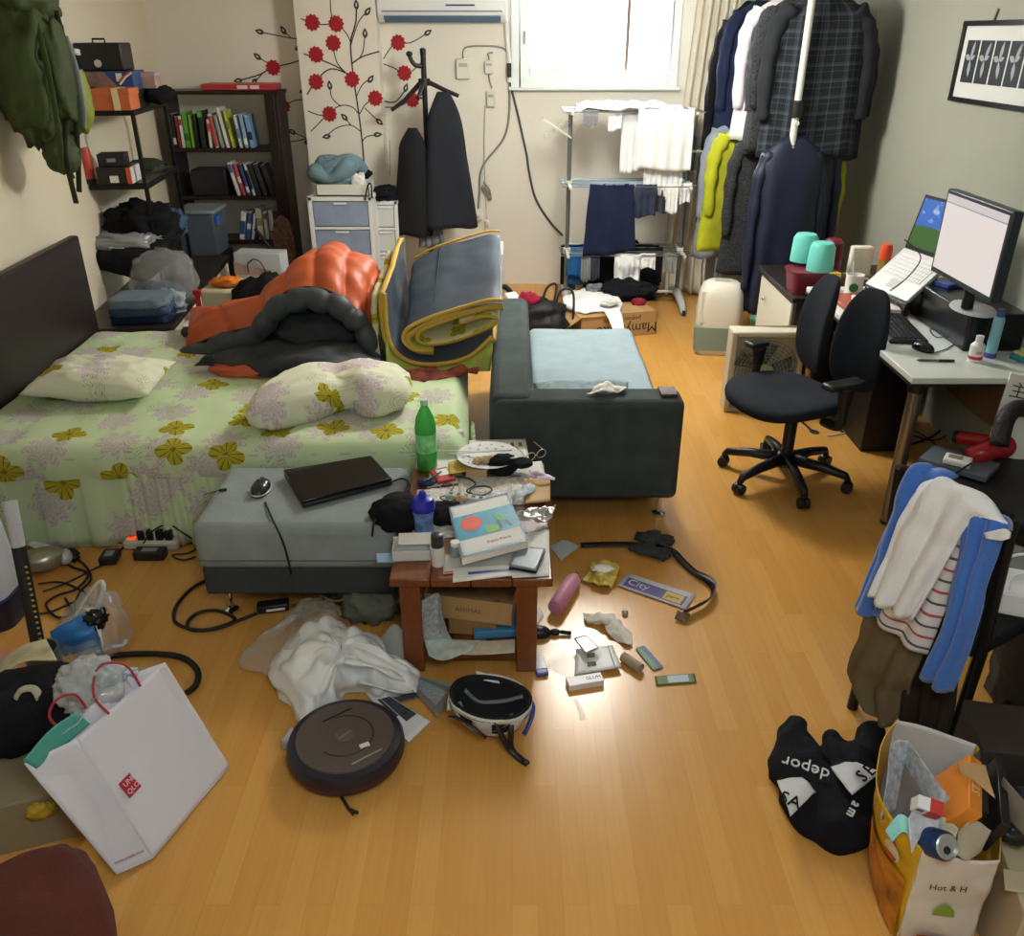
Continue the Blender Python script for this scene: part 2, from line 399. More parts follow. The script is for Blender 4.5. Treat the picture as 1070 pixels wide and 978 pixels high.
ys=[(p[0],p[1])for p in prof]+[(.06+(BW-.12)*k/ny,None)for k in range(1,ny+1)]+[(BW-.02,.44),(BW,.38),(BW,.28)]
acc=0;last=None
for(y,z)in ys:
 zz=z if z is not None else BH
 if last:acc+=math.hypot(y-last[0],zz-last[1])
 last=(y,zz)
 for i in range(nx+1):
  u=i/nx;x=u*BL;drop=0
  edge=max(0,(u-.955)/.045);drop=.12*edge**2.2;x-=.02*edge
  h=(z if z is not None else bed_h(u,y/BW))-drop
  yy=y+(0.006*math.sin(u*60)if z is not None and z<.42 else 0)
  vs.append((x,yy,h));uv.append((u*BL,acc))
m_=nx+1
for j in range(len(ys)-1):
 for i in range(nx):fs.append((j*m_+i,j*m_+i+1,(j+1)*m_+i+1,(j+1)*m_+i))
mb.add(vs,fs,0,None,uv)
obj('mattress',mb,flor,bed,smooth=180)
mb=MB();vs,fs,uv=[],[],[];n=420;nz=9
for j in range(nz+1):
 f=j/nz;z=.425-f*.415
 for i in range(n+1):
  u=i/n;x=.0+u*(BL+.3)
  pitch=.055 if u>.27 else .19
  a=.013*(1 if u>.27 else .8)*(.35+.65*f)
  sn_=math.sin(x*2*PI/pitch+1.6*mnoise.noise(Vector((u*9,f*.6,0))));off=a*math.copysign(abs(sn_)**.6,sn_)+.012*mnoise.noise(Vector((u*11,f*2,3)))
  flare=-.02*f
  if x<BL:p=(x,.012+flare+off,z)
  else:p=(BL-off+.0,.012+(x-BL),z)
  vs.append(p);uv.append((x*1.0,.9+f*.39))
for j in range(nz):
 for i in range(n):fs.append((j*(n+1)+i,j*(n+1)+i+1,(j+1)*(n+1)+i+1,(j+1)*(n+1)+i))
mb.add(vs,fs,0,None,uv);obj('bed_skirt',mb,flor,bed,smooth=180,solid=.003)
mb=MB();mb.tube([(x,-.002+.003*math.sin(x*50),.428)for x in np.linspace(0.01,BL-.02,60)],.006,6);obj('seam_piping',mb,mat('mint piping','#b7cba2',.8),bed,smooth=180)
mb=MB();mb.b2((-.07,-1.35,.0),(-.015,BW+.03,1.0));obj('headboard',mb,darkwood,bed,bevel=.012)
mb=MB();mb.b2((0,.04,.03),(BL-.03,BW-.02,.34));obj('bed_base',mb,mat('dark bed base','#2a2523',.7),bed)
def pillow(mb,w,d,h,seed,pinch=.12):
 nu,nv=36,26;vs,fs,uv=[],[],[]
 for side in(1,-1):
  for j in range(nv+1):
   for i in range(nu+1):
    u,v=i/nu*2-1,j/nv*2-1
    px_=u*w/2*(1-pinch*(1-abs(v)**2)*abs(u)**3*.5);py_=v*d/2*(1-pinch*(1-abs(u)**2)*abs(v)**3)
    t_=max(0,(1-abs(u)**2.6)*(1-abs(v)**2.6))**.55
    q=Vector((u*2+seed,v*2,side))
    z=side*h/2*t_*(1+.25*mnoise.noise(q))+.012*t_*mnoise.noise(q*3)
    vs.append((px_,py_,z));uv.append((px_+seed,py_+seed*.7))
 m_=(nu+1)*(nv+1)
 for s_ in range(2):
  for j in range(nv):
   for i in range(nu):
    a=s_*m_+j*(nu+1)+i;f=(a,a+1,a+nu+2,a+nu+1)
    fs.append(f if s_==0 else tuple(reversed(f)))
 mb.add(vs,fs,0,None,uv)
mb=MB();pillow(mb,.58,.40,.15,3.1)
o=one('pillow','floral pillow lying at the headboard end of the bed','pillow',mb,florp,(-1.93,3.80,.555),.02,'floral pillows on the bed',smooth=180);o.rotation_euler=(0.05,0.02,.02)
mb=MB();vs=[]
def foldp(u,v):
 ph=u*PI*2
 return 0
mb=MB();nu,nv=48,30;vs,fs,uv=[],[],[]
for j in range(nv+1):
 th=-PI/2+PI*j/nv
 for i in range(nu):
  ph=2*PI*i/nu;sg=lambda a,p:math.copysign(abs(a)**p,a)
  x=sg(math.cos(th),.75)*sg(math.cos(ph),.62);y=sg(math.cos(th),.75)*sg(math.sin(ph),.7);z=sg(math.sin(th),.9)
  pin=math.exp(-((x-.05+.12*y)/.17)**2)
  X_=x*.345;Y_=y*.20-.20*max(0,-x)**1.5*(1-y*.2)+.12*pin*(y<0)*-y;Z_=z*.115*(1-.42*pin*(1 if y<.2 else .5))*(1+.12*mnoise.noise(Vector((x*2,y*2,z))))
  q=Vector((x,y,z))*4;k=.010*mnoise.noise(q)+.006*mnoise.noise(q*2)
  vs.append((X_+k,Y_+k,Z_+k));uv.append((X_+5.2,Y_+Z_*.8+1.3))
for j in range(nv):
 for i in range(nu):fs.append((j*nu+i,j*nu+(i+1)%nu,(j+1)*nu+(i+1)%nu,(j+1)*nu+i))
mb.add(vs,fs,0,None,uv)
one('pillow','floral pillow folded double in front of the orange sleeping bag','pillow',mb,florp,(-.80,3.64,.555),.06,'floral pillows on the bed',smooth=180)
orange=mat('orange ripstop nylon','#c65f38',.45,var=.08,vscale=4,bump=.22,bscale=16);char_=mat('charcoal nylon','#3f464d',.55,var=.1,bump=.3,bscale=18);charin=mat('dark charcoal lining','#34383d',.7,bump=.5,bscale=14)
sb=thing('sleeping_bag','puffy orange sleeping bag with charcoal lining lying open on the bed','sleeping bag')
def P3(l):return[pY(x,y,d)for x,y,d in l]
def floorz(v,z=.475):
 v=v.copy();v.z=max(v.z,z);return v
rim=P3([(192,368,4.50),(232,352,4.42),(268,342,4.34),(286,318,4.27),(312,304,4.22),(342,306,4.2),(368,322,4.2),(386,345,4.22),(397,388,4.22)])
ridge=P3([(194,346,4.58),(222,321,4.60),(262,313,4.58),(288,294,4.54),(312,272,4.52),(342,259,4.52),(372,270,4.5),(394,290,4.48),(401,352,4.4)])
mid=[a.lerp(b,.5)+Vector((0,0,.05))for a,b in zip(rim,ridge)]
back=[Vector((p.x*1.02+.0,4.80,max(.49,p.z*.92 if p.z>.7 else .6)))for p in ridge]
back2=[Vector((p.x*1.03,4.86,.48))for p in ridge]
def baffle(u,v):return .028*(abs(math.sin(u*PI*7.0))**.5)-.018+.003*math.sin(v*34+3*math.sin(u*9))
mb=MB();mb.grid([rim,mid,ridge,back,back2],140,70,amp=.009,freq=6,func=baffle);obj('shell',mb,[orange,charin],sb,smooth=180,solid=.03,mo=1)
rimo=[p+Vector((0,-.04,-.025))for p in rim]
S=spline(rimo,90)
mb=MB();mb.tube([p+Vector((0,0,-.008+.006*math.sin(i*.55)))for i,p in enumerate(S)],[.036+.024*abs(math.sin(i*PI/89*11))**.4 for i in range(90)],14);obj('lining_rim',mb,char_,sb,smooth=180)
mb=MB();mb.tube([p+Vector((0,.025,.040))for p in spline(rimo,90)],.009,6);obj('zip_tape',mb,mat('black tape','#1c1d20',.6),sb,smooth=180)
low=[[pz(205,380,.5),pz(262,392,.5),pz(310,394,.5),pz(360,396,.5),pz(400,400,.5)],[pz(220,372,.56),pz(272,372,.58),pz(318,374,.62),pz(362,380,.6),pz(398,388,.56)],[Vector((-1.45,4.45,.52)),Vector((-1.22,4.45,.56)),Vector((-1.0,4.45,.60)),Vector((-.82,4.45,.6)),Vector((-.7,4.42,.55))],[Vector((-1.45,4.7,.60)),Vector((-1.22,4.72,.66)),Vector((-1.0,4.72,.8)),Vector((-.82,4.7,.72)),Vector((-.7,4.65,.6))]]
mb=MB();mb.grid(low,60,50,amp=.035,freq=6,seed=2);obj('lower_lining',mb,charin,sb,smooth=180,solid=.02)
mb=MB();mb.blob((-1.02,4.40,.60),(.24,.2,.15),.3,2.4,4);obj('lining_fold',mb,charin,sb,smooth=180)
mb=MB();mb.blob((-1.30,4.12,.50),(.22,.15,.05),.15,3,2);obj('lower_shell',mb,orange,sb,smooth=180)
slate=mat('slate sateen','#3f4b58',.45,var=.08,vscale=3,bump=.3,bscale=9);gold=mat('mustard piping','#c9a544',.7);limec=floral('lime floral cotton','#b9bf62',.8)
lime=cloth_mat('lime cotton','#a3b058');creamc=floral('cream floral cotton','#dcd6a4',.7)
fu=thing('folded_futon','folded slate blue futon with mustard edges leaning on the sofa back','futon')
sec=[(-.10,.74),(-.28,.70),(-.42,.66),(-.50,.60),(-.48,.555),(-.40,.555),(-.25,.60),(-.12,.665),(-.085,.70),(-.13,.72),(-.26,.68),(-.38,.635)]
top=[(-.06,.78),(-.14,.765),(-.30,.725),(-.45,.685),(-.535,.635),(-.51,.578),(-.42,.57),(-.30,.60),(-.17,.65),(-.06,.72),(-.05,.755)]
outer=[(-.045,.80),(-.12,.80),(-.28,.755),(-.43,.705),(-.53,.65),(-.545,.59),(-.49,.545),(-.40,.54)]
wrap=[(-.10,.64),(-.22,.535),(-.38,.495),(-.52,.51),(-.60,.58),(-.625,.68),(-.625,.80),(-.625,.86)]
Y0,Y1=4.18,4.86
def ext(sec_,dz,amp=0,x1=1.0,xo=0,yoff=0):
 out=[]
 for k in range(5):
  f=k/4
  out.append([Vector((x*(1+(x1-1)*f)+xo*f,Y0+yoff+(Y1-Y0-yoff)*f+.05*f*(0),z+dz*f))for x,z in sec_])
 return out
mb=MB();mb.grid(ext(outer,.20,xo=-.02),60,40,amp=.016,freq=4,foldamp=.0);obj('top_layer',mb,[lime,slate,gold],fu,smooth=180,solid=.034,mo=1,mor=2,soff=1)
mb=MB();mb.grid(ext([(-.05,.775),(-.16,.752),(-.3,.71),(-.44,.655),(-.47,.61),(-.40,.592),(-.26,.622),(-.13,.675),(-.085,.715),(-.14,.72),(-.26,.685)],.2,xo=-.02,yoff=.01),60,20,amp=.006);obj('inner_fold',mb,[creamc,creamc,gold],fu,smooth=180,solid=.02,mo=1,mor=2)
mb=MB();mb.grid(ext(wrap,.12,xo=.02,yoff=-.03),60,30,amp=.012,freq=5);obj('outer_wrap',mb,[lime,slate,gold],fu,smooth=180,solid=.028,mo=1,mor=2,soff=1)
mb=MB()
mb.tube(spline([Vector((x,Y0-.005,z+.017))for x,z in outer],60),.011,8)
obj('piping',mb,gold,fu,smooth=180);mb=MB();mb.tube(spline([Vector((x,Y0-.035,z))for x,z in wrap],60),.012,8);obj('piping',mb,gold,fu,smooth=180);mb=MB();mb.tube(spline([Vector((x*1-.02,Y1+.002,z+.214))for x,z in outer[:5]],30),.006,6);obj('piping',mb,gold,fu,smooth=180)
mb=MB();wl_=[Vector((x,Y0-.03,z-.012))for x,z in wrap[:6]];mb.grid([wl_,[Vector((p.x*1.0,p.y-.05,p.z-(p.z-.478)*.5))for p in wl_],[Vector((p.x*1.0-.01,p.y-.07,.482))for p in wl_]],40,16,amp=.012,freq=8);obj('underside',mb,lime,fu,smooth=180,solid=.01)
mb=MB();mb.tube([Vector((x,Y0+.03+(Y1-Y0-.05)*f,.70+.2*f+.028))for x,f in[(-.40,i/20)for i in range(21)]],.004,6);obj('seam',mb,mat('dark seam','#2d343c',.8),fu,smooth=180)
redfl=floral('red floral cotton','#b98a62',.6)
mb=MB();mb.grid([[pz(404,398,.475),pz(440,400,.475),pz(480,392,.475),pz(502,385,.475)],[Vector((-.62,4.06,.485)),Vector((-.45,4.06,.49)),Vector((-.28,4.07,.49)),Vector((-.17,4.08,.485))],[Vector((-.62,4.2,.48)),Vector((-.45,4.2,.48)),Vector((-.28,4.2,.48)),Vector((-.17,4.2,.48))]],40,26,amp=.02,freq=10)
one('blanket','rust patterned blanket peeping out beneath the folded futon','blanket',mb,mat('rust print','#8a4638',.85,var=.7,vscale=16),smooth=180,solid=.012)
mb=MB();mb.grid([[Vector((-.665,4.14,.49)),Vector((-.665,4.3,.485)),Vector((-.668,4.6,.485)),Vector((-.67,4.8,.485))],[Vector((-.672,4.16,.68)),Vector((-.67,4.3,.7)),Vector((-.672,4.6,.74)),Vector((-.675,4.8,.78))],[Vector((-.665,4.2,.84)),Vector((-.662,4.35,.86)),Vector((-.664,4.6,.88)),Vector((-.665,4.8,.92))]],30,30,amp=.008,freq=8)
one('duvet','cream sheet folded upright between the sleeping bag and the futon','bedding',mb,creamc,smooth=180,solid=.03)
sofa_d=cloth_mat('dark grey sofa weave','#414a4a',.18);sofa_l=cloth_mat('pale blue grey seat cover','#93a5ac',.08);chrome=mat('chrome','#d8dadc',.12,1.)
sf=thing('sofa','low dark grey sofa with a pale seat seen from its arm end','sofa',(.33,3.43,0))
def rbox(mb,lo,hi):mb.b2(lo,hi)
mb=MB();mb.b2((-.41,0,.1),(.42,.18,.585));obj('arm',mb,sofa_d,sf,bevel=.035,seg=4)
mb=MB();mb.b2((-.43,.02,.1),(-.235,1.60,.60));obj('backrest',mb,sofa_d,sf,bevel=.045,seg=4)
mb=MB();mb.b2((-.24,.18,.1),(.39,1.58,.27));obj('sofa_base',mb,sofa_d,sf,bevel=.02)
mb=MB();vs=[]
def seat_top(mb,x0,x1,y0,y1,z0,z1,nx=40,ny=60):
 rows=[]
 for j in range(5):
  f=j/4;rows.append([(x0+(x1-x0)*i/4,y0+(y1-y0)*f,z1)for i in range(5)])
 mb.grid(rows,nx,ny,amp=.006,freq=3,func=lambda u,v:-.05*max(0,abs(u-.5)*2-.93)/.07*.5+.008*math.sin(v*14+2*math.sin(u*3))*math.exp(-((v-.45)/.18)**2))
seat_top(mb,-.232,.395,.185,1.585,.27,.405)
obj('seat_cushion',mb,sofa_l,sf,smooth=180,solid=.13)
for k,(lx,ly)in enumerate(((.35,.05),(-.36,.05),(.35,1.5),(-.36,1.5))):
 mb=MB();mb.cyl((lx,ly,0),.012,.11,12);mb.lathe([(0,0),(.032,0),(.03,.012),(.012,.02)],20,M=Tm((lx,ly,0)));obj('leg',mb,chrome,sf)
mb=MB();pillow(mb,.46,.26,.13,9.2,.1)
o=one('cushion','pale blue grey cushion lying on the sofa seat behind the arm','cushion',mb,sofa_l,(.33,3.755,.47),0,smooth=180);o.rotation_euler=(.25,0,0)
tissue=mat('white tissue','#eef0ea',.9,bump=.3,bscale=40)
mb=MB();P=pz(634,408,.6)
mb.grid([[P+Vector((-.09,-.03,.0)),P+Vector((-.03,-.045,.012)),P+Vector((.04,-.03,.004)),P+Vector((.075,-.01,.012))],[P+Vector((-.06,0,.015)),P+Vector((-.01,.0,.035)),P+Vector((.05,.0,.025)),P+Vector((.09,.03,.01))],[P+Vector((-.05,.03,.0)),P+Vector((0,.035,.02)),P+Vector((.05,.035,.01)),P+Vector((.08,.05,.0))]],24,20,amp=.014,freq=22)
one('crumpled_tissue','crumpled white tissue lying on the sofa arm','tissue',mb,tissue,smooth=180,solid=.002)
P=pz(698,408,.6);mb=MB();mb.box((P.x,P.y,.594),(.075,.095,.014));one('wallet','small brown leather wallet on the right end of the sofa arm','wallet',mb,mat('brown leather','#4a3a3a',.5,bump=.2,bscale=60),bevel=.004)
ott_top=cloth_mat('light grey ottoman weave','#8f9999',.1)
A0,A1,A2,A3=pz(206,548,.42),pz(432,540,.42),pz(430,474,.42),pz(238,480,.42)
ox0,ox1,oy0,oy1=-1.16,-.42,2.66,3.15
ot=thing('ottoman','grey ottoman with a pale top and dark base in front of the bed','ottoman',((ox0+ox1)/2,(oy0+oy1)/2,0))
hw,hd=(ox1-ox0)/2,(oy1-oy0)/2
mb=MB();mb.b2((-hw,-hd,.23),(hw,hd,.42));obj('padded_top',mb,ott_top,ot,bevel=.035,seg=4)
mb=MB();mb.b2((-hw+.012,-hd+.012,.115),(hw-.012,hd-.012,.235));obj('ottoman_base',mb,mat('dark ottoman weave','#3a3f41',.9,var=.15,bump=.25,bscale=260),ot,bevel=.012)
mb=MB();mb.tube([(-hw-.002,-hd-.002,.275),(hw+.002,-hd-.002,.275)],.003,6);obj('seam',mb,mat('grey seam','#5c6567',.9),ot)
for sx in(-1,1):
 for sy in(-1,1):
  mb=MB();lx,ly=sx*(hw-.075),sy*(hd-.07);mb.cyl((lx,ly,0),.011,.125,12);mb.lathe([(0,0),(.03,0),(.028,.012),(.011,.02)],20,M=Tm((lx,ly,0)));obj('leg',mb,chrome,ot)
SK=.108
white_p=mat('white plastic','#e3e6e4',.4);black_p=mat('black plastic','#1b1c1f',.4);black_m=mat('black painted steel','#17181a',.35,.3)
blk=cloth_mat('black cloth','#17181c');navy=cloth_mat('navy cloth','#1f2740');greyc=cloth_mat('grey cloth','#8b8f90');denim=cloth_mat('blue denim','#3f5470',.2);whitec=cloth_mat('white cloth','#e6e6e4',.05)
cab=thing('low_cabinet','low dark topped cabinet with a white slotted side beyond the bed','cabinet',(-2.02,4.90,0),math.atan(SK))
mb=MB();mb.b2((-.56,0,.42),(.02,1.85,.455));obj('cabinet_top',mb,darkwood,cab,bevel=.004)
mb=MB();mb.b2((-.54,.02,0),(0,1.83,.42));obj('body',mb,mat('cream melamine','#e4e2cf',.45),cab,bevel=.003)
for y in(.2,.42,.64,.86):
 mb=MB();mb.b2((-.004,y,.26),(.003,y+.05,.36));obj('slot',mb,mat('dark slot','#25272a',.7),cab)
mb=MB();mb.b2((-.56,-.012,.0),(.02,.0,.455));obj('end_panel',mb,darkwood,cab,bevel=.003)
ra=math.atan(SK)
rk=thing('shelf_rack','black steel rack of open shelves standing on the low cabinet','rack',(-2.40,5.62,.455),ra)
RW,RD=.38,.78
sh=[pY(150,y,5.55).z-.455 for y in(262,196,118)]
for i,(x,y)in enumerate(((-.27,0),(.1,0),(-.27,RD),(.1,RD))):
 mb=MB();mb.b2((x-.012,y-.012,0),(x+.012,y+.012,sh[2]+.05));obj('post',mb,black_m,rk,bevel=.002)
for z in sh:
 mb=MB();mb.b2((-.285,-.02,z),(.115,RD+.02,z+.018));mb.b2((-.285,-.022,z-.02),(.115,-.012,z+.01));mb.b2((.105,-.02,z-.02),(.118,RD+.02,z+.01));obj('shelf',mb,black_m,rk,bevel=.002)
def rackp(x,y,z):return Tm((-2.40,5.62,.455),ra)@Vector((x,y,z))
def carton(name,label,w,d,h,mats,loc,rz,parts=None,group=None,cat='box',bevel=.003):
 t=thing(name,label,cat,loc,rz,group)
 mb=MB();mb.box((0,0,h*.5),(w,d,h));obj('body',mb,mats,t,bevel=bevel)
 return t
zt=sh[2]+.02
t=carton('shoe_box','black lidded shoe box under the sports shoe box on the rack',.34,.28,.095,mat('matt black card','#141417',.6),rackp(-.03,.15,zt),ra)
mb=MB();mb.box((0,0,.08),(.348,.288,.035));obj('lid',mb,MATS['matt black card'],t,bevel=.002)
cardblue=mat('blue card','#2f4a80',.45);cardtan=mat('tan print card','#8d6c62',.5,var=.35,vscale=14)
t=carton('shoe_box','blue and tan striped shoe box, second from the top of the rack',.36,.27,.105,cardblue,rackp(-.04,.13,zt+.098),ra)
mb=MB();mb.add([(-.181,-.137,.1),(.02,-.137,.1),(.1,-.137,.006),(-.05,-.137,.006)],[(0,1,2,3)]);mb.add([(-.181,-.1365,.1),(-.1,-.1365,.1),(.0,-.1365,.004),(-.03,-.1365,.004)],[(0,1,2,3)]);obj('printed_panel',mb,cardtan,t,smooth=0)
mb=MB();mb.add([(.085,-.138,.095),(.12,-.138,.095),(.12,-.138,.05),(.085,-.138,.05)],[(0,1,2,3)]);mb.tube([(.1,-.138,.035),(.14,-.138,.075),(.178,-.138,.098)],.006,4);obj('white_label',mb,white_p,t,smooth=0)
mb=MB();mb.tube([(.1,-.1385,.05),(.14,-.1385,.087),(.165,-.1385,.102)],.005,4);obj('red_stripe',mb,mat('red print','#c23a36',.5),t,smooth=0)
t=carton('camera_case','black hard case on top of the stacked shoe boxes',.27,.2,.15,black_p,rackp(-.04,.13,zt+.205),ra-.05,bevel=.008)
mb=MB();mb.tube([(-.03,-.06,.15),(-.03,-.06,.17),(.04,-.06,.17),(.04,-.06,.15)],.006,8);obj('handle',mb,black_p,t)
mb=MB();mb.lathe([(0,0),(.022,0),(.02,.004),(0,.004)],20,M=Tm((-.01,-.1,.04),0,PI/2));obj('round_emblem',mb,mat('silver emblem','#c9ccd0',.3,.6),t)
t=carton('photo_box','pale striped little box beside the blue shoe box on the rack',.1,.16,.085,mat('pink grey print card','#a88b86',.5,var=.3,vscale=20),rackp(.17,.25,zt+.1),ra)
mb=MB();mb.box((0,0,.08),(.106,.166,.02));obj('lid',mb,mat('pale lid','#b9a5a5',.6),t)
mb=MB();mb.blob((0,0,.05),(.09,.17,.055),.2,2.2,3);one('folded_garment','black garment bundle spilling off the top of the rack','clothes',mb,blk,rackp(.2,.3,zt+.01),ra,smooth=180)
t=carton('gift_box','orange gift box tied with a cream ribbon on the rack',.21,.2,.11,mat('orange card','#c46b3c',.55),rackp(.04,-.07,zt-.035+.035),ra)
mb=MB();mb.box((0,0,.1),(.22,.21,.035));obj('lid',mb,MATS['orange card'],t,bevel=.002)
mb=MB();mb.box((.03,0,.06),(.035,.214,.118));obj('ribbon',mb,mat('cream ribbon','#e3d7a5',.6),t)
t=carton('router_box','black and dark blue box left of the orange gift box on the rack',.2,.2,.12,mat('dark blue black card','#151823',.5),rackp(-.19,-.05,zt),ra)
mb=MB();mb.lathe([(0,0),(.026,0),(0,.003)],16,M=Tm((.02,-.1,.06),0,PI/2));obj('blue_sticker',mb,mat('blue sticker','#24408f',.5),t)
zm=sh[1]+.02
t=carton('electronics_box','small black box with a white and orange end panel on the rack',.2,.2,.1,mat('black gloss card','#1c1a1a',.35),rackp(-.06,.03,zm),ra)
mb=MB();mb.box((.103,0,.05),(.006,.19,.095));obj('white_end',mb,white_p,t)
mb=MB();mb.box((.09,-.102,.05),(.025,.005,.095));obj('orange_band',mb,mat('orange print','#d1552b',.5),t)
mb=MB();mb.box((-.0,-.102,.03),(.05,.004,.04));obj('barcode_label',mb,white_p,t)
t=carton('lens_box','small black carton stacked on the white ended box',.16,.14,.07,mat('soft black card','#202226',.6),rackp(-.08,.05,zm+.1),ra+.1)
mb=MB();mb.box((0,-.071,.035),(.05,.004,.02));obj('grey_label',mb,mat('grey label','#8d8f92',.5),t)
mb=MB();mb.lathe([(0,0),(.032,0),(.034,.02),(.034,.03)],20,M=Tm((0,0,0)));t=thing('thermos','red bottle with a black base on the left of the rack','bottle',rackp(-.22,-.02,zm),ra);obj('bottle_base',mb,black_p,t)
mb=MB();mb.lathe([(.033,.03),(.033,.19),(.026,.21),(0,.212)],20);obj('bottle_body',mb,mat('red lacquer','#b4402f',.35),t)
mb=MB();mb.grid([[(-.1,-.14,.0),(-.05,-.14,.02),(.06,-.14,.0)],[(-.1,0,.04),(0,0,.06),(.1,0,.03)],[(-.1,.14,.0),(0,.14,.03),(.1,.14,.0)]],24,24,amp=.012,freq=12);one('folded_cloth','dark green cloth on the rack shelf beside the bookshelf','cloth',mb,cloth_mat('dark green cloth','#2f4030'),rackp(-.02,.55,zm+.02),ra,smooth=180,solid=.01)
zl=sh[0]+.02
def heap(name,label,loc,rad,m,seed,rz=0,cat='clothes',group=None,amp=.28):
 mb=MB();mb.blob((0,0,rad[2]*.55),rad,amp,2.6,seed,e=.8,flatz=-rad[2]*.55,nu=40,nv=24);return one(name,label,cat,mb,m,loc,rz,group,smooth=180)
def folded(name,label,loc,w,d,layers,rz=0,cat='clothes',group=None,seed=0):
 t=thing(name,label,cat,loc,rz,group);z=0
 for k,(h,m)in enumerate(layers):
  mb=MB();mb.blob((0,0,z+h/2),(w/2,d/2,h/2*1.25),.12,3,seed+k,e=.35,nu=36,nv=14);obj('fold',mb,m,t,smooth=180);z+=h
 return t
heap('clothes_heap','black garments piled on the lowest rack shelf',rackp(-.02,.2,zl),(.22,.26,.15),blk,1,ra)
heap('grey_jumper','grey jumper hanging over the front of the lowest rack shelf',rackp(-.1,-.02,zl),(.22,.12,.06),greyc,5,ra)
mb=MB();a=[rackp(-.2,-.13,zl+.02),rackp(-.1,-.14,zl+.015),rackp(.0,-.14,zl+.01),rackp(.07,-.13,zl+.03)]
mb.grid([a,[p+Vector((0,.05,.035))for p in a],[p+Vector((0,.14,.05))for p in a]],24,16,amp=.012,freq=14);one('white_shirt','white cloth edge showing beneath the grey jumper on the rack','clothes',mb,whitec,smooth=180,solid=.012)
mb=MB();a=[rackp(-.24,-.15,zl-.12),rackp(-.1,-.17,zl-.15),rackp(.04,-.17,zl-.19),rackp(.15,-.12,zl-.12),rackp(.2,.1,zl-.1)]
mb.grid([a,[Vector((p.x,p.y,zl+.43))for p in a],[Vector((p.x*.985,p.y+.12,zl+.5))for p in a]],40,24,amp=.02,freq=8);one('black_coat','black coat drooping from the lowest rack shelf','clothes',mb,blk,smooth=180,solid=.02)
heap('blue_shirt','crumpled dark blue shirt at the right of the lowest rack shelf',rackp(.12,.32,zl),(.1,.16,.1),denim,8,ra)
film=plastic_film('clear polythene','#cfd6d8',.26,.1)
jeans=folded('folded_jeans','pile of folded blue jeans on the cabinet end beside the headboard',Vector((-2.22,5.06,.458)),.34,.26,[(.045,cloth_mat('dark indigo denim','#22304a')),(.045,denim),(.05,cloth_mat('washed denim','#71808d',.15))],ra,seed=3)
heap('garment_bag','clear plastic bag holding grey blue clothes on the cabinet',Vector((-2.22,5.45,.458)),(.2,.17,.2),film,12,.2,amp=.2)
heap('folded_sweater','grey blue sweater inside the clear bag on the cabinet',Vector((-2.25,5.40,.458)),(.14,.12,.085),cloth_mat('blue grey knit','#4c5b68'),15,.2)
heap('washed_shirt','pale grey shirt crumpled beside the folded jeans',Vector((-2.13,5.22,.458)),(.1,.08,.075),cloth_mat('pale denim','#98a4ad',.15),18,.3,amp=.4)
olive=mat('olive ripstop','#37451c',.7,var=.3,vscale=7,bump=.35,bscale=22);limeg=mat('lime pack cloth','#7f8f30',.6,bump=.3,bscale=30);strapm=mat('dark olive webbing','#2c3320',.8);gry=mat('grey pack panel','#7b8186',.6)
bp=thing('hiking_backpack','big olive green hiking backpack hanging on the left wall','backpack')
def wl(x,y,off=0.):
 best=None
 for d in np.linspace(3.6,7.4,400):
  p=pY(x,y,d)
  if p.x>=xl(d)+off:best=p
 return best
A_=wl(30,62,.18)
T=fr(A_,(-SK,1,0),(0,0,1))@Matrix.Rotation(.10,4,'Y')@Matrix.Scale(.86,4)
def bpo(name,mb,m,**k):
 mb.v=[tuple(T@Vector(p))for p in mb.v];return obj(name,mb,m,bp,smooth=180,**k)
mb=MB();mb.blob((0,0,.0),(.24,.17,.44),.16,2.6,2,e=.75,nu=48,nv=36,ridge=.05);bpo('pack_body',mb,olive)
mb=MB();mb.blob((-.02,-.01,.36),(.26,.19,.17),.18,2.6,9,e=.7,nu=40,nv=24);bpo('top_lid',mb,olive)
mb=MB();mb.blob((.19,-.15,-.20),(.095,.085,.19),.12,2.2,4,e=.7);bpo('side_pocket',mb,limeg)
mb=MB();mb.blob((-.03,-.16,-.06),(.14,.06,.25),.2,2.5,5,e=.7);bpo('front_pocket',mb,olive)
mb=MB();mb.blob((.19,-.15,-.01),(.085,.075,.05),.2,3,6);bpo('pocket_mouth',mb,blk)
mb=MB();mb.tube(spline([(.04,-.20,.12),(.05,-.225,-.05),(.07,-.22,-.25),(.10,-.19,-.36)],20),.022,8,flat=.4);mb.tube(spline([(.25,-.2,-.12),(.26,-.19,-.3)],8),.02,8,flat=.4);bpo('grey_panel',mb,gry)
for k,pts in enumerate(([(-.15,-.12,.3),(-.19,-.16,.0),(-.17,-.15,-.4),(-.12,-.1,-.6)],[(.04,-.18,.25),(.06,-.2,-.1),(.03,-.17,-.45),(.06,-.12,-.72)],[(.12,-.12,.2),(.17,-.1,-.3),(.16,-.1,-.6)],[(-.05,-.17,-.3),(-.1,-.14,-.5),(-.02,-.12,-.78)],[(-.1,-.06,-.3),(-.02,-.1,-.55),(.05,-.1,-.64)],[(.0,-.1,.5),(.01,-.02,.62),(.02,.1,.66)])):
 mb=MB();mb.tube(spline(pts,24),.016,8,flat=.35);bpo('strap',mb,strapm if k%2 else olive)
mb=MB();mb.blob((.02,-.08,-.5),(.15,.09,.12),.18,2.4,7);bpo('hip_belt',mb,olive)
mb=MB();mb.box((.15,-.215,.05),(.07,.02,.03));bpo('buckle',mb,white_p)
brn=mat('dark cherry laminate','#251815',.4,var=.2,vscale=6,stretch=(1,8,1));BY=7.24
bx0,bx1=pY(168,100,BY).x,pY(289,97,BY).x;bt=pY(230,99,BY).z
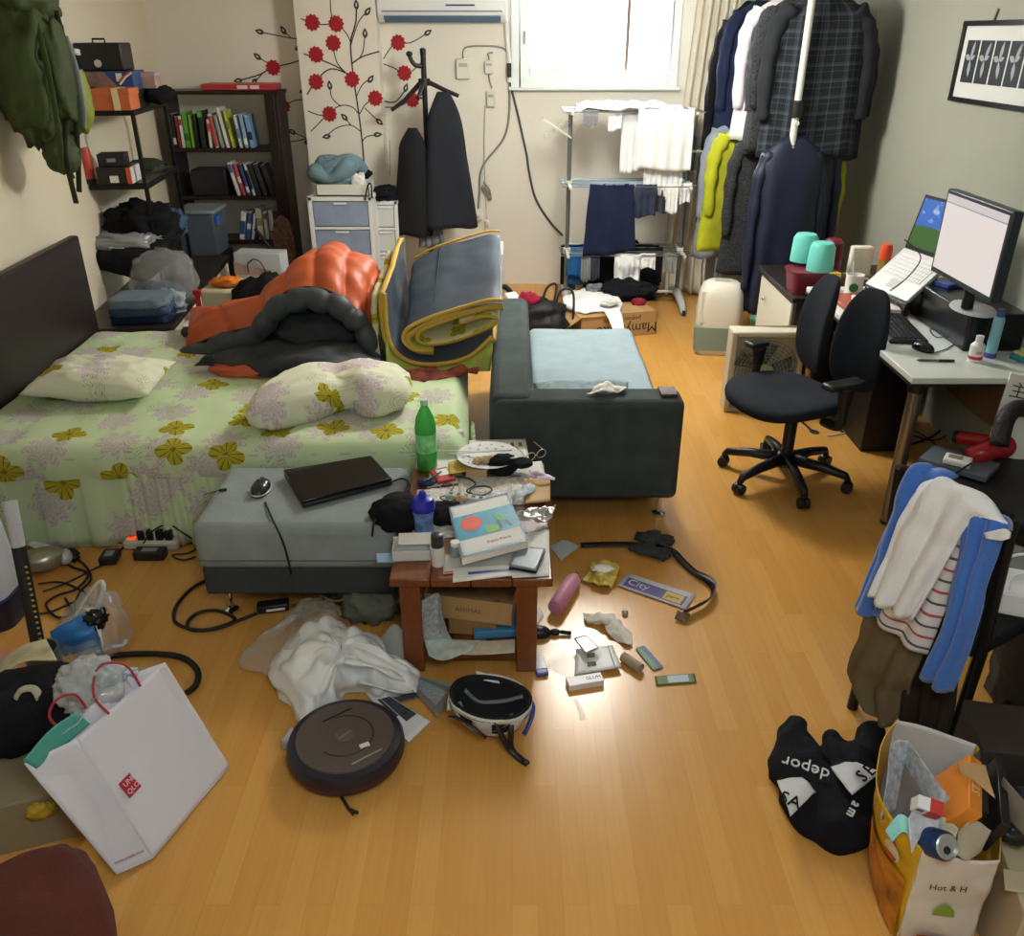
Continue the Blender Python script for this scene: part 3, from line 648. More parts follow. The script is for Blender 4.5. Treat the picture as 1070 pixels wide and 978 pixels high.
zs=[pY(230,155,BY).z,pY(230,205,BY).z,pY(230,251,BY).z,.30]
bs=thing('bookshelf','dark brown open bookshelf in the far left corner','bookshelf',((bx0+bx1)/2,BY,0))
hwb=(bx1-bx0)/2;dep=.28
for x in(-hwb,hwb-.03):
 mb=MB();mb.b2((x,0,0),(x+.03,dep,bt));obj('side_panel',mb,brn,bs,bevel=.002)
mb=MB();mb.b2((-hwb-.01,-.01,bt),(hwb+.01,dep+.01,bt+.028));obj('top_panel',mb,brn,bs,bevel=.002)
for z in zs:
 mb=MB();mb.b2((-hwb+.03,.005,z-.03),(hwb-.03,dep,z));obj('shelf',mb,brn,bs,bevel=.002)
mb=MB();mb.b2((hwb-.1,-.004,.0),(hwb-.028,.012,bt));obj('stile',mb,brn,bs,bevel=.002)
pg=mat('page block','#e7e1cf',.8)
def book(label,col,x,z,w,h,d=.17,tilt=0.,y=None,group='books on the top bookshelf board',band=None):
 cx_=(bx0+bx1)/2
 t=thing('book',label,'book',(cx_+x,(BY+.03)if y is None else y,z),0,group)
 t.rotation_euler=(0,tilt,0)
 m=mat('book cover '+col,col,.45)
 mb=MB();mb.b2((-w/2,0,0),(w/2,d,h));obj('cover',mb,m,t,bevel=min(.003,w*.2))
 mb=MB();mb.b2((-w/2+.002,.004,h-.001),(w/2-.002,d-.001,h+.0015));obj('pages',mb,pg,t)
 if band:
  mb=MB();mb.b2((-w/2-.0005,-.0015,h*band[1]),(w/2+.0005,.002,h*band[2]));obj('spine_title',mb,mat('spine print '+band[0],band[0],.5),t)
 return t
def bxp(px_,z):
 k=pY(px_,140,BY).x;return k-(bx0+bx1)/2
top=[('thin black book at the left end of the top shelf, next to the rack','#24301f',176,.025,.27,0,('#c8c04a',.88,.95)),('dark green spined book, second from the left on the top shelf','#1d3024',180,.022,.25,0,('#d8d8d0',.1,.3)),('dark red book left of the bright green pair','#7c2a30',184.5,.02,.23,0,None),('white book with a red top left of the bright green pair','#d8d3cb',188.5,.024,.235,0,('#b0293a',.72,.9)),('tall bright green book, left of the green pair','#55a83c',193.5,.034,.27,0,('#2f6a24',.2,.4)),('olive green thin book right of the tall bright green one','#86a040',198.5,.02,.24,.01,None),('black book with a green foot beside the olive one','#1a231a',203,.022,.25,.02,None),('black book with bright green ends in the middle of the top shelf','#20281e',210,.036,.275,.0,('#5cb33f',.82,.98)),('small cream book with an orange title in the middle of the top shelf','#d9d2c2',217,.02,.21,.02,('#c0552f',.6,.85)),('white book with a red spine stripe leaning left on the top shelf','#dcd8d2',223.5,.022,.25,-.12,('#c83a3a',.05,.95)),('grey book leaning left on the top shelf','#a4a6a6',229.5,.022,.24,-.12,None),('tall white book leaning left, tallest on the top shelf','#e2e2dc',235,.022,.30,-.14,None),('lime yellow book leaning left on the top shelf','#b7c24a',241,.018,.28,-.15,('#6e8f30',.5,.7)),('pale blue white book on the right of the top shelf','#c6d5df',249,.02,.24,-.1,('#5f87b8',.3,.6)),('light blue book, second from the right on the top shelf','#8fb2d6',255,.026,.245,-.09,('#e6eaee',.1,.3)),('light blue book with a dark picture at the right end of the top shelf','#7fa6d1',261,.03,.24,-.1,('#28323f',.25,.5))]
for lab,col,px_,w,h,tl,bd in top:book(lab,col,bxp(px_,0),zs[0],w,h,.17,tl,band=bd)
midb=[('white book leaning left on the second shelf','#d5d6d2',237,.026,.26,-.2,('#4a62a0',.7,.95)),('pink red book leaning on the second shelf','#c04a5f',243,.022,.25,-.2,('#e8d8da',.4,.6)),('dark blue book leaning on the second shelf','#2c4a80',248.5,.022,.245,-.2,('#c9d4e2',.1,.3)),('white and black striped book leaning on the second shelf','#c9ccd0',253.5,.018,.25,-.2,('#23262b',.2,.8)),('black file leaning on the second shelf, left of three','#22262c',259,.03,.25,-.22,None),('black file leaning on the second shelf, middle of three','#26292e',266,.035,.25,-.24,None),('black file leaning on the second shelf, right of three','#1d1f23',274,.035,.245,-.26,None)]
for lab,col,px_,w,h,tl,bd in midb:book(lab,col,bxp(px_,0)+.02,zs[1],w,h,.17,tl,group='books on the second bookshelf board',band=bd)
lowb=[('white binder leaning right beside the plastic box on the third shelf','#d6dade',236,.04,.22,.2,('#35508c',.2,.7)),('blue and white binder leaning right on the third shelf','#3f5c9a',243,.03,.22,.2,('#d8dde6',.4,.6)),('narrow white binder leaning right on the third shelf','#c9ced6',248,.02,.21,.2,None),('thick white book with a green and red title on the third shelf','#d8d8d0',258,.045,.25,0,('#7fa65a',.45,.7)),('white book with a thin red title on the third shelf','#cfcfcb',264.5,.026,.22,0,('#a5434e',.75,.95)),('white book with black dots right of the red titled one','#d3d2cb',271,.035,.235,0,('#2a2d30',.25,.3)),('purple book at the right end of the third shelf','#51355a',277.5,.03,.235,0,None)]
for lab,col,px_,w,h,tl,bd in lowb:book(lab,col,bxp(px_,0),zs[2],w,h,.17,tl,group='books on the third bookshelf board',band=bd)
mb=MB();mb.b2((-.16,0,0),(.12,.2,.2));one('file_box','black file box at the left of the second bookshelf board','box',mb,black_p,((bx0+bx1)/2-.17,BY+.04,zs[1]),bevel=.006)
P=pY(252,97,BY+.1)
t=thing('board_game_box','flat red box lying on top of the bookshelf','box',(P.x,BY+.14,bt+.03))
mb=MB();mb.b2((-.28,-.13,0),(.28,.13,.045));obj('box_body',mb,mat('red gloss card','#b6393a',.4),t,bevel=.004)
mb=MB();mb.b2((0,-.132,.01),(.08,-.129,.036));mb.b2((.1,-.132,.01),(.17,-.129,.036));obj('label_patch',mb,mat('pale label','#dcd9d6',.5),t)
t=thing('storage_box','translucent grey plastic storage box at the left of the third shelf','box',(pY(212,250,6.9).x,6.95,.43))
mb=MB();mb.box((0,0,.16),(.27,.3,.32),taper=1.06);obj('box_body',mb,mat('smoky plastic','#56626d',.35,alpha=.85),t,bevel=.01)
mb=MB();mb.box((0,0,.335),(.31,.34,.03));obj('lid',mb,mat('grey lid','#808c95',.4),t,bevel=.008)
mb=MB();mb.box((.155,-.1,.27),(.02,.07,.07));obj('clip',mb,mat('blue clip','#2d5fc4',.4),t,bevel=.004)
mb=MB();mb.box((0,0,.1),(.36,.4,.2));one('carton','black box on the cabinet end under the plastic storage box','box',mb,black_p,(pY(212,280,6.9).x,6.97,.225),bevel=.006)
mb=MB();mb.box((0,0,.11),(.44,.44,.225));one('carton','dark brown box on the floor beneath the black box by the bookshelf','box',mb,brn,(pY(212,280,6.9).x,6.97,0),bevel=.006)
P=pY(463,22,D-.1)
ac=thing('air_conditioner','white wall mounted air conditioner over the coat stand','air conditioner',(P.x,D,2.07))
mb=MB();prof=[(0,.0),(-.12,.0),(-.19,.05),(-.2,.14),(-.18,.28),(0,.28)]
w_=pY(530,10,D-.1).x-P.x
for sx in(1,):
 vs=[(-w_,y,z)for y,z in prof]+[(w_,y,z)for y,z in prof];n=len(prof)
 mb.add(vs,[tuple(range(n-1,-1,-1)),tuple(range(n,2*n))]+[(i,(i+1)%n,n+(i+1)%n,n+i)for i in range(n)])
obj('casing',mb,white_p,ac,bevel=.012)
mb=MB();mb.box((0,-.158,.022),(w_*1.8,.07,.012),rx=-.6);obj('air_flap',mb,mat('blue grey flap','#55718c',.4),ac,bevel=.003)
mb=MB();mb.box((0,-.196,.075),(w_*1.85,.012,.01));obj('front_groove',mb,mat('shadow grey','#6d7f8f',.5),ac)
mb=MB();mb.box((.14,-.2,.115),(.22,.01,.012));obj('display_strip',mb,mat('dark blue strip','#233a72',.4),ac)
redf=mat('crimson decal','#b3202c',.6);redc=mat('dark red decal','#84141f',.6);stemm=mat('dark grey decal','#3a3c37',.6)
dec=thing('wall_decal','wall sticker of a thin tree with crimson flowers on the cream pillar and wall','wall decal')
DY={'p':PF-.0015,'w':D-.0015}
def dp(x,y,s):return pY(x,y,DY[s])
def stem(mb,pts,s,r=.0045,n=16):
 S=spline([dp(x,y,s)for x,y in pts],n)
 k=len(S);vs=[];fs=[]
 for i,p in enumerate(S):
  a,b=S[max(i-1,0)],S[min(i+1,k-1)];t_=(b-a).normalized();nn=Vector((-t_.z,0,t_.x))
  vs+=[p+nn*r,p-nn*r]
 for i in range(k-1):fs.append((2*i,2*i+1,2*i+3,2*i+2))
 mb.add(vs,fs)
mb=MB()
c3=lambda l:[(220+x/3.821,y/3.82)for x,y in l]
for pts,s,r in(([(615,680),(605,560),(590,440),(575,340),(562,230),(560,160),(580,90),(582,20)],'p',.006),([(560,180),(590,90),(625,45)],'p',.004),([(560,170),(540,130),(500,95),(440,98),(360,75)],'p',.004),([(490,90),(480,40),(478,-10)],'p',.004),([(565,255),(605,215),(617,130)],'p',.004),([(568,250),(610,225),(674,205)],'p',.005),([(575,330),(520,275),(430,235),(372,215)],'p',.005),([(540,290),(505,250),(490,190)],'p',.004),([(560,300),(480,275),(420,325),(385,378)],'p',.005),([(583,385),(605,340),(640,312)],'p',.004),([(592,455),(560,425),(500,430),(400,525)],'p',.004),([(520,425),(485,390),(476,340)],'p',.004),([(480,450),(440,460),(388,443)],'p',.004),([(595,455),(620,415),(660,392)],'p',.004),([(615,430),(640,455),(675,487)],'p',.004),([(600,525),(560,500),(505,510),(460,545)],'p',.004),([(560,500),(535,468)],'p',.004),([(605,565),(625,545),(670,537)],'p',.004),([(385,230),(330,250),(250,270),(190,300),(110,322)],'w',.005),([(225,250),(187,225)],'w',.004),([(215,285),(175,330)],'w',.004),([(385,160),(310,150),(200,128)],'w',.004),([(320,150),(290,120)],'w',.004),([(395,400),(340,400),(290,425),(240,455)],'w',.004),([(255,555),(320,565),(400,550)],'w',.004),([(390,555),(325,525)],'w',.004),([(690,235),(720,190),(748,170),(800,170),(868,130)],'w',.004),([(690,255),(730,270),(775,292),(810,280),(840,250)],'w',.004),([(695,405),(740,405),(782,352)],'w',.005),([(695,428),(750,425),(805,398),(850,382)],'w',.004),([(382,365),(365,360)],'w',.004),([(715,560),(716,700)],'w',.002)):
 stem(mb,c3(pts),s,r)
obj('stems',mb,stemm,dec,smooth=0)
def decal_disc(poly,off):
 return poly
for i,(x,y,s)in enumerate([(406,90,'p'),(502,95,'p'),(490,172,'p'),(421,218,'p'),(421,327,'p'),(565,317,'p'),(475,455,'p'),(658,392,'p'),(250,270,'w'),(290,425,'w'),(749,170,'w'),(774,292,'w'),(806,398,'w')]):
 p=dp(*c3([(x,y)])[0],s);n=40
 ring=[(p.x+.062*(.9+.1*math.cos(11*2*PI*k/n))*math.cos(2*PI*k/n),p.z+.062*(.9+.1*math.cos(11*2*PI*k/n))*math.sin(2*PI*k/n))for k in range(n)]
 mb=MB();mb.add([(a,p.y-.003,b)for a,b in ring]+[(a,p.y+.001,b)for a,b in ring],[tuple(range(n))]+[(k,(k+1)%n,n+(k+1)%n,n+k)for k in range(n)])
 f=obj('flower',mb,redf,dec,smooth=0)
 mb=MB()
 for rr in(.018,.034,.047):
  mb.tube([(p.x+rr*math.cos(2*PI*k/24)*(.92+.08*math.cos(k*5)),p.y-.003,p.z+rr*math.sin(2*PI*k/24)*(.92+.08*math.cos(k*5)))for k in range(24)],.0022,4,closed=True)
 obj('petal_lines',mb,redc,f,smooth=0)
lw=mat('white decal','#d9d8cc',.6)
for x,y,s,an in((582,18,'p',90),(628,45,'p',50),(617,132,'p',88),(640,315,'p',50),(476,340,'p',95),(534,467,'p',135),(463,545,'p',190),(675,487,'p',-40),(668,537,'p',5),(110,322,'w',185),(187,225,'w',140),(175,330,'w',240),(196,126,'w',165),(290,120,'w',120),(325,525,'w',150),(390,566,'w',20),(352,192,'w',200),(370,362,'w',200),(868,130,'w',30),(780,350,'w',70),(846,384,'w',20)):
 p=dp(*c3([(x,y)])[0],s);a=math.radians(an);ux,uz=math.cos(a),math.sin(a)
 def leaf(l,w,off):return[(p.x+ux*l*(t_-.5)-uz*w*math.sin(PI*t_**.8)*sg,p.y-off,p.z+uz*l*(t_-.5)+ux*w*math.sin(PI*t_**.8)*sg)for sg,tl in((1,np.linspace(0,1,8)),(-1,np.linspace(1,0,8)[1:-1]))for t_ in tl]
 mb=MB();q=leaf(.075,.02,.0025);mb.add(q,[tuple(range(len(q)))]);q=leaf(.03,.006,.0032);mb.add(q,[tuple(range(len(q)))],1)
 obj('leaf',mb,[stemm,lw],dec,smooth=0)
offw=mat('off white plastic','#dcdccd',.45);gcab=mat('grey cable','#8d8f86',.6);dcab=mat('dark grey cable','#4c4f50',.6);bcab=mat('black cable','#17181b',.5)
for lab,x,y,w,h in(('white switch box on the wall under the air conditioner, left of two',484,72,.11,.15),('square white junction box on the wall beside the window, right of two',511,70,.07,.1),('small white box on the wall below the junction boxes',513,103,.07,.12)):
 p=pY(x,y,D);t=thing('wall_box',lab,'switch box',(p.x,D,p.z),0,'boxes on the back wall')
 mb=MB();mb.box((0,-.02,0),(w,.04,h));obj('housing',mb,offw,t,bevel=.008)
 mb=MB();mb.box((0,-.041,h*.2),(w*.6,.004,h*.18));obj('switch',mb,mat('grey rocker','#a9aca2',.4),t,bevel=.002)
for lab,x,y,w,h in(('small white wall socket at the end of the hanging cord',499,226,.09,.06),('white inline plug hanging below the wall socket',509,235,.035,.08)):
 p=pY(x,y,D);t=thing('wall_socket',lab,'socket',(p.x,D,p.z))
 mb=MB();mb.box((0,-.02,0),(w,.04,h));obj('housing',mb,offw,t,bevel=.008)
 mb=MB();mb.box((0,-.042,0),(w*.4,.006,h*.3));obj('socket_face',mb,mat('grey rocker','#a9aca2',.4),t,bevel=.002)
def wcable(lab,pts,r,m,off=.012,name='wall_cable'):return cable(name,lab,[pY(x,y,D-off)for x,y in pts],r,m)
wcable('thin grey cord looping from the switch box to the window corner',[(484,62),(486,50),(505,48),(525,50),(531,60),(532,82)],.006,gcab)
wcable('grey cord from the junction box down to the small white box',[(515,55),(510,56),(511,62),(511,80),(514,92)],.006,gcab)
wcable('black cable running from the window corner down to the drying rack',[(532,84),(540,115),(550,160),(553,180),(560,208),(575,232),(588,246)],.009,dcab)
wcable('grey cable running from the window corner down to the wall socket',[(532,84),(532,120),(526,145),(508,168),(502,182),(501,200),(500,218)],.009,gcab)
wcable('thin pale cord hanging straight below the small white box',[(507,110),(506,150),(507,190),(509,228)],.005,mat('pale cord','#c9c7b4',.6))
wcable('white pipe bundle running down from the air conditioner to the window corner',[(529,18),(530,40),(532,60),(532,86)],.022,white_p)
mb=MB();p=pY(532,73,D);mb.box((p.x,D-.04,p.z),(.035,.05,.1));one('cable_connector','black cable connector at the lower left corner of the window','connector',mb,bcab,bevel=.006)
mb=MB();mb.tube(spline([pY(505,190,D-.03),pY(511,197,D-.04),pY(513,208,D-.03),pY(508,203,D-.03),pY(504,194,D-.04),pY(512,204,D-.03)],40),.007,6);one('cable_coil','bundled grey cord coil hanging on the wall above the socket','cable',mb,gcab,smooth=180)
DTY=6.72
frost=mat('smoky blue drawer plastic','#8fa0bd',.35,var=.12,vscale=8);dframe=mat('white drawer frame','#dfe6e6',.4)
def tower(name,label,x0,x1,ytop,Yd,ndraw,fillm,depth=.38):
 p0,p1=pY(x0,ytop,Yd),pY(x1,ytop,Yd);W=p1.x-p0.x;H=p0.z
 t=thing(name,label,'drawers',((p0.x+p1.x)/2,Yd,0))
 mb=MB();mb.b2((-W/2,0,0),(-W/2+.03,depth,H));mb.b2((W/2-.03,0,0),(W/2,depth,H));mb.b2((-W/2,0,H-.03),(W/2,depth,H));mb.b2((-W/2,depth-.01,0),(W/2,depth,H))
 dh=(H-.04)/ndraw
 for k in range(ndraw):mb.b2((-W/2+.03,.0,.01+k*dh),(W/2-.03,depth-.01,.03+k*dh))
 obj('drawer_frame',mb,dframe,t,bevel=.004)
 for k in range(ndraw):
  z=.035+k*dh
  mb=MB();mb.b2((-W/2+.034,.008,z),(W/2-.034,depth-.02,z+dh-.03));d_=obj('drawer',mb,fillm,t,bevel=.006)
  mb=MB();mb.b2((-.05,-.004,z+dh-.05),(.05,.01,z+dh-.036));obj('handle',mb,dframe,d_,bevel=.002)
 return t,H,W,(p0.x+p1.x)/2
t1,H1,W1,X1=tower('drawer_tower','white tower of smoky drawers below the tree decal, wider of the two',321,388,206,6.72,4,frost)
t2,H2,W2,X2=tower('drawer_tower','narrow white tower of drawers beside the black coat stand',387,415,210,6.95,4,mat('pale grey drawer plastic','#c9cfcf',.4))
heap('black_scarf','black cloth heaped on top of the narrow drawer tower',Vector((X2,7.08,H2)),(W2*.55,.15,.06),blk,21)
t=thing('paper_box','open white card tray on top of the wider drawer tower','box',(X1+.02,6.9,H1))
mb=MB();mb.b2((-.2,-.14,0),(.2,.14,.01));
for lo,hi in(((-.2,-.14,0),(.2,-.132,.085)),((-.2,.132,0),(.2,.14,.085)),((-.2,-.14,0),(-.192,.14,.085)),((.192,-.14,0),(.2,.14,.085))):mb.b2(lo,hi)
obj('tray',mb,mat('white card','#dcdcd4',.7),t)
mb=MB();mb.tube(spline([(-.17,-.02,.12),(-.18,-.1,.16),(-.08,-.13,.12),(.03,-.1,.18),(.04,.0,.22),(-.06,.04,.23),(-.14,.02,.2),(-.12,-.06,.2),(-.02,-.06,.22),(.1,.02,.2),(.17,.04,.15)],60),[.055+.02*math.sin(i*.4)for i in range(60)],12)
mb.blob((-.05,-.03,.12),(.16,.1,.1),.2,3,2)
one('scarf','blue grey scarf heaped in the card tray on the drawer tower','scarf',mb,cloth_mat('blue grey knit scarf','#6f8b96',.15),(X1+.01,6.9,H1+.005),smooth=180)
heap('white_cloth','white cloth in the card tray beside the scarf',Vector((X1+.13,6.84,H1+.012)),(.06,.05,.09),whitec,23)
mb=MB();mb.blob((0,0,.035),(.06,.04,.035),.3,3,5);one('black_pouch','small black pouch behind the scarf on the drawer tower','pouch',mb,blk,(X1+.16,6.96,H1+.1),smooth=180)
mb=MB();mb.tube(spline([(0,0,.0),(.03,0,.1),(.06,-.03,.12),(.065,-.05,.02)],16),.006,6);one('cable','black cable hanging over the right side of the drawer tower','cable',mb,bcab,(X1+W1/2-.05,6.71,H1-.02),smooth=180)
CSY=7.12;cs_=pY(446,150,CSY);ctop=pY(444,54,CSY).z
cst=thing('coat_stand','black coat stand with forked hooks against the back wall','coat stand',(cs_.x,CSY,0))
mb=MB();mb.tube([(0,0,.05),(0,0,ctop)],.021,12);mb.lathe([(0,ctop-.02),(.024,ctop-.02),(.024,ctop+.02),(.0,ctop+.03)],12);obj('pole',mb,black_m,cst,smooth=60)
hz=pY(446,85,CSY).z
mb=MB();mb.lathe([(.0,hz-.03),(.045,hz-.03),(.045,hz+.02),(0,hz+.02)],16);obj('collar',mb,black_p,cst)
for a in(-.1,2.1,3.35,4.6):
 mb=MB();dx,dy=math.cos(a),math.sin(a);L_=.26
 mb.tube([(dx*.02,dy*.02,hz),(dx*L_*.6,dy*L_*.6,hz-(.13 if 3<a<4 else .06)),(dx*L_,dy*L_,hz-(.2 if 3<a<4 else .1))],[.018,.016,.014],8);obj('arm',mb,black_p,cst,smooth=60)
mb=MB();mb.tube(spline([(0,0,ctop-.1),(-.06,-.02,ctop-.09),(-.09,-.03,ctop-.05),(-.1,-.03,ctop-.02)],10),[.016]*10,8);mb.blob((-.1,-.03,ctop-.015),(.025,.025,.02));obj('hook',mb,black_p,cst,smooth=180)
for a in(.4,1.97,3.54,5.1):
 mb=MB();mb.tube([(0,0,.1),(.2*math.cos(a),.2*math.sin(a),.06),(.28*math.cos(a),.28*math.sin(a),.012)],.015,8);obj('foot',mb,black_p,cst)
def garment(name,label,m,loc,w,L,dpt,rz=0,seed=0,sleeves=(1,1),sl=.55,folds=7,famp=.02,group=None,hanger=None,collar=None,taper=1.12,lean=0.,cat='clothes',solid=.006,shoulder=.16):
 t=thing(name,label,cat,loc,rz,group)
 rows=[];n=56;nv=22
 mb=MB();vs,fs,uv=[],[],[]
 for j in range(nv+1):
  f=j/nv;z=-L*f
  if f<shoulder:k=f/shoulder;hw=w*(.14+.36*math.sin(k*PI/2));dd=dpt*(.3+.7*k)
  else:k=(f-shoulder)/(1-shoulder);hw=w*.5*(1+(taper-1)*k);dd=dpt*(1+.35*k)
  for i in range(n):
   a=2*PI*i/n;c_,s_=math.cos(a),math.sin(a)
   x=hw*math.copysign(abs(c_)**.8,c_);y=dd*.5*math.copysign(abs(s_)**.8,s_)
   q=Vector((x*4,y*4+seed,z*2.2))
   fo=famp*f*math.sin(folds*a+seed+2.5*mnoise.noise(q*.6))+.35*famp*mnoise.noise(q*2.5)
   vs.append((x+fo*c_*.6+lean*f,y+fo*s_+.4*fo,z+.02*mnoise.noise(Vector((a,seed,0)))*f));uv.append((i/n*2*w,f*L))
 for j in range(nv):
  for i in range(n):fs.append((j*n+i,j*n+(i+1)%n,(j+1)*n+(i+1)%n,(j+1)*n+i))
 mb.add(vs,fs,0,None,uv);obj('body',mb,m,t,smooth=180,solid=solid)
 for sx,on in((-1,sleeves[0]),(1,sleeves[1])):
  if not on:continue
  mb=MB();pts=spline([(sx*w*.36,0,-L*shoulder*.55),(sx*w*.5,-.01,-L*shoulder*1.3),(sx*w*.56,-.03,-L*(shoulder+sl*.45)),(sx*w*.55+lean*.5,-.035,-L*(shoulder+sl))],22)
  mb.tube(pts,[w*.13*(1-.35*i/21)*(1+.12*math.sin(i*1.3+seed))for i in range(22)],14,flat=.8);obj('sleeve',mb,m,t,smooth=180)
 if collar:
  mb=MB();mb.lathe([(w*.13,-.03),(w*.15,0),(w*.14,.035),(w*.12,.03)],20,sy=.55);obj('collar',mb,collar,t,smooth=180)
 if hanger:
  mb=MB();mb.tube(spline([(-w*.42,0,-L*shoulder*.75),(0,0,-.01),(w*.42,0,-L*shoulder*.75)],20),.009,8);mb.tube(spline([(0,0,0),(0,0,.05),(.025,0,.08),(.0,0,.105),(-.02,0,.09)],16),.003,6);obj('hanger',mb,hanger,t,smooth=180)
 return t
suit=mat('black suit wool','#14171d',.9,var=.1,bump=.2,bscale=200);suit2=mat('charcoal suit wool','#1d212a',.9,var=.1,bump=.2,bscale=200)
p=pY(466,96,CSY-.06);garment('suit_jacket','charcoal suit jacket hanging on the right arm of the coat stand',suit2,(p.x-.02,CSY-.07,p.z+.0),.27,1.0,.13,.35,3,(0,0),.5,3,.03,'jackets on the coat stand',shoulder=.28,taper=1.5,lean=.03)
p=pY(431,140,CSY-.1);garment('suit_jacket','black jacket hanging low on the left of the coat stand',suit,(p.x+.0,CSY-.1,p.z+.04),.2,.80,.13,-.2,5,(0,0),.7,3,.025,'jackets on the coat stand',shoulder=.2,taper=1.5,lean=-.03)
p=pY(447,190,CSY-.05)
mb=MB();mb.grid([[(-.06,0,.25),(0,.01,.25),(.06,0,.25)],[(-.06,0,-.1),(0,.02,-.1),(.07,0,-.1)],[(-.09,-.02,-.5),(.0,.0,-.5),(.12,0,-.48)]],20,20,foldamp=.015,foldfreq=4);one('scarf','grey scarf hanging between the two jackets on the coat stand','scarf',mb,cloth_mat('grey scarf wool','#7c828c',.2),(p.x,CSY-.09,p.z),smooth=180,solid=.008)
p=pY(500,270,6.3);q=pY(525,268,6.3)
t=thing('side_cabinet','small white cabinet standing behind the folded futon','cabinet',(q.x-.14,6.3,0))
mb=MB();mb.b2((-.14,0,0),(.14,.42,q.z));obj('body',mb,mat('pinkish white laminate','#d8cfca',.5),t,bevel=.004)
mb=MB();mb.b2((-.145,-.005,q.z),(.145,.425,q.z+.02));obj('top_panel',mb,mat('white laminate','#e8ebe8',.4),t,bevel=.004)
alu=mat('brushed steel tube','#8f979a',.3,.8);ivory=mat('ivory plastic','#dcdcc8',.45)
RY0,RY1=6.75,7.2
rl,rr=pY(594,200,6.98).x,pY(716,200,6.98).x
dr=thing('drying_rack','three tier steel clothes drying rack under the window','drying rack',((rl+rr)/2,6.98,0));hw=(rr-rl)/2
tz=[pY(650,y,6.98).z for y in(262,192,116)]
for sx in(-1,1):
 mb=MB();mb.tube([(sx*hw,0,.06),(sx*hw,0,tz[2]-.02)],.017,12);obj('post',mb,alu,dr,smooth=60)
 mb=MB();mb.tube(spline([(sx*hw,-.36,.02),(sx*hw,-.25,.07),(sx*hw,0,.10),(sx*hw,.25,.07),(sx*hw,.36,.02)],20),[.022+.012*math.sin(PI*i/19)for i in range(20)],10);f=obj('foot',mb,mat('pale grey casting','#b9bcb6',.45),dr,smooth=180)
 for yy in(-.36,.36):
  mb=MB();mb.lathe([(0,-.012),(.022,-.012),(.022,.012),(0,.012)],14,M=Tm((sx*hw,yy,.023),0,0,PI/2));obj('caster',mb,black_p,f)
mb=MB();mb.tube([(-hw,0,.1),(hw,0,.1)],.012,8);obj('crossbar',mb,ivory,dr)
for k,z in enumerate(tz):
 for sx in(-1,1):
  mb=MB();mb.box((sx*(hw-.0),0,z),(.022,.46,.022));mb.lathe([(0,0),(.03,0),(.03,.05),(0,.05)],12,M=Tm((sx*hw,0,z-.025)));obj('side_arm',mb,ivory,dr,bevel=.003)
 for i in range(7):
  y=-.21+.07*i
  mb=MB();mb.tube([(-hw-.06,y,z+.008),(hw+.06,y,z+.008)],.005,6);obj('rod',mb,alu,dr,smooth=60)
for(sx,z0,dz)in((-1,tz[2]-.04,-.16),(1,tz[1]+.25,-.02)):
 mb=MB();mb.box((sx*(hw+.1),-.02,z0+dz/2),(.26,.03,.012),ry=-sx*math.atan2(dz,.26)*-1 if sx<0 else 0);
 for k in range(4):mb.lathe([(.012,-.008),(.016,0),(.012,.008)],10,M=Tm((sx*(hw+.02+k*.055),-.02,z0+dz*(.2+.2*k)),0,PI/2))
 obj('shirt_hanger_arm',mb,ivory,dr)
def drape(name,label,m,x0,x1,z,front,back,y=-.1,seed=0,amp=.008,folds=3,famp=.012,cat='clothes',group='laundry on the drying rack',w2=None,hem=.0,solid=.004):
 cx_=(rl+rr)/2;yb=6.98+y
 rows=[]
 prof=[(-.018-.012,-front),(-.022,-front*.66),(-.02,-front*.33),(-.012,-.02),(.0,.014),(.012,-.02),(.02,-back*.5),(.022,-back)]
 for k,(dy,dz)in enumerate(prof):
  r_=[]
  for i in range(6):
   u=i/5;ww=x0+(x1-x0)*u
   if w2 is not None and dz<-.02:ww=ww+(u-.5)*w2*(-dz)
   r_.append((ww,yb+dy,z+.012+dz+(hem*(u-.5)+.012*math.sin(u*5+seed)if k==0 else 0)))
  rows.append(r_)
 mb=MB();mb.grid(rows,40,40,amp=amp,freq=9,seed=seed,func=lambda u,v:famp*math.sin(u*folds*2*PI+seed)*max(0,(.45-v))*2.2)
 return one(name,label,cat,mb,m,group=group,smooth=180,solid=solid)
Xr=lambda px_,yd=6.85:pY(px_,180,yd).x
brightw=cloth_mat('bright white cotton','#eef0f2',.03)
drape('white_shirt','white undershirt hanging over the right end of the top rod',brightw,Xr(662),Xr(718),tz[2],.40,.3,-.21,1,folds=4)
drape('white_towel','white towel behind the undershirt on the top tier',brightw,Xr(648),Xr(668),tz[2],.44,.2,-.07,3)
drape('white_shorts','white gathered cloth hanging lower behind the undershirt',brightw,Xr(672),Xr(712),tz[2]-.0,.60,.2,-.14,7,folds=7,famp=.012)
mb=MB();c_=(rl+rr)/2
mb.grid([[(c_-hw+.02,6.78,tz[2]+.03),(c_-.1,6.76,tz[2]+.04),(c_+.2,6.77,tz[2]+.03),(c_+.36,6.77,tz[2]+.02)],[(c_-hw+.04,6.95,tz[2]+.06),(c_-.1,6.95,tz[2]+.07),(c_+.2,6.95,tz[2]+.06),(c_+.38,6.95,tz[2]+.03)],[(c_-hw+.04,7.15,tz[2]+.03),(c_-.1,7.15,tz[2]+.045),(c_+.2,7.15,tz[2]+.03),(c_+.35,7.15,tz[2]+.02)]],50,26,amp=.03,freq=9)
one('white_sheet','crumpled white sheet spread over the top tier of the drying rack','clothes',mb,brightw,group='laundry on the drying rack',smooth=180,solid=.006)
drape('grey_sock','grey sock hanging from the left of the top tier',greyc,Xr(607),Xr(622),tz[2],.09,.08,-.2,9)
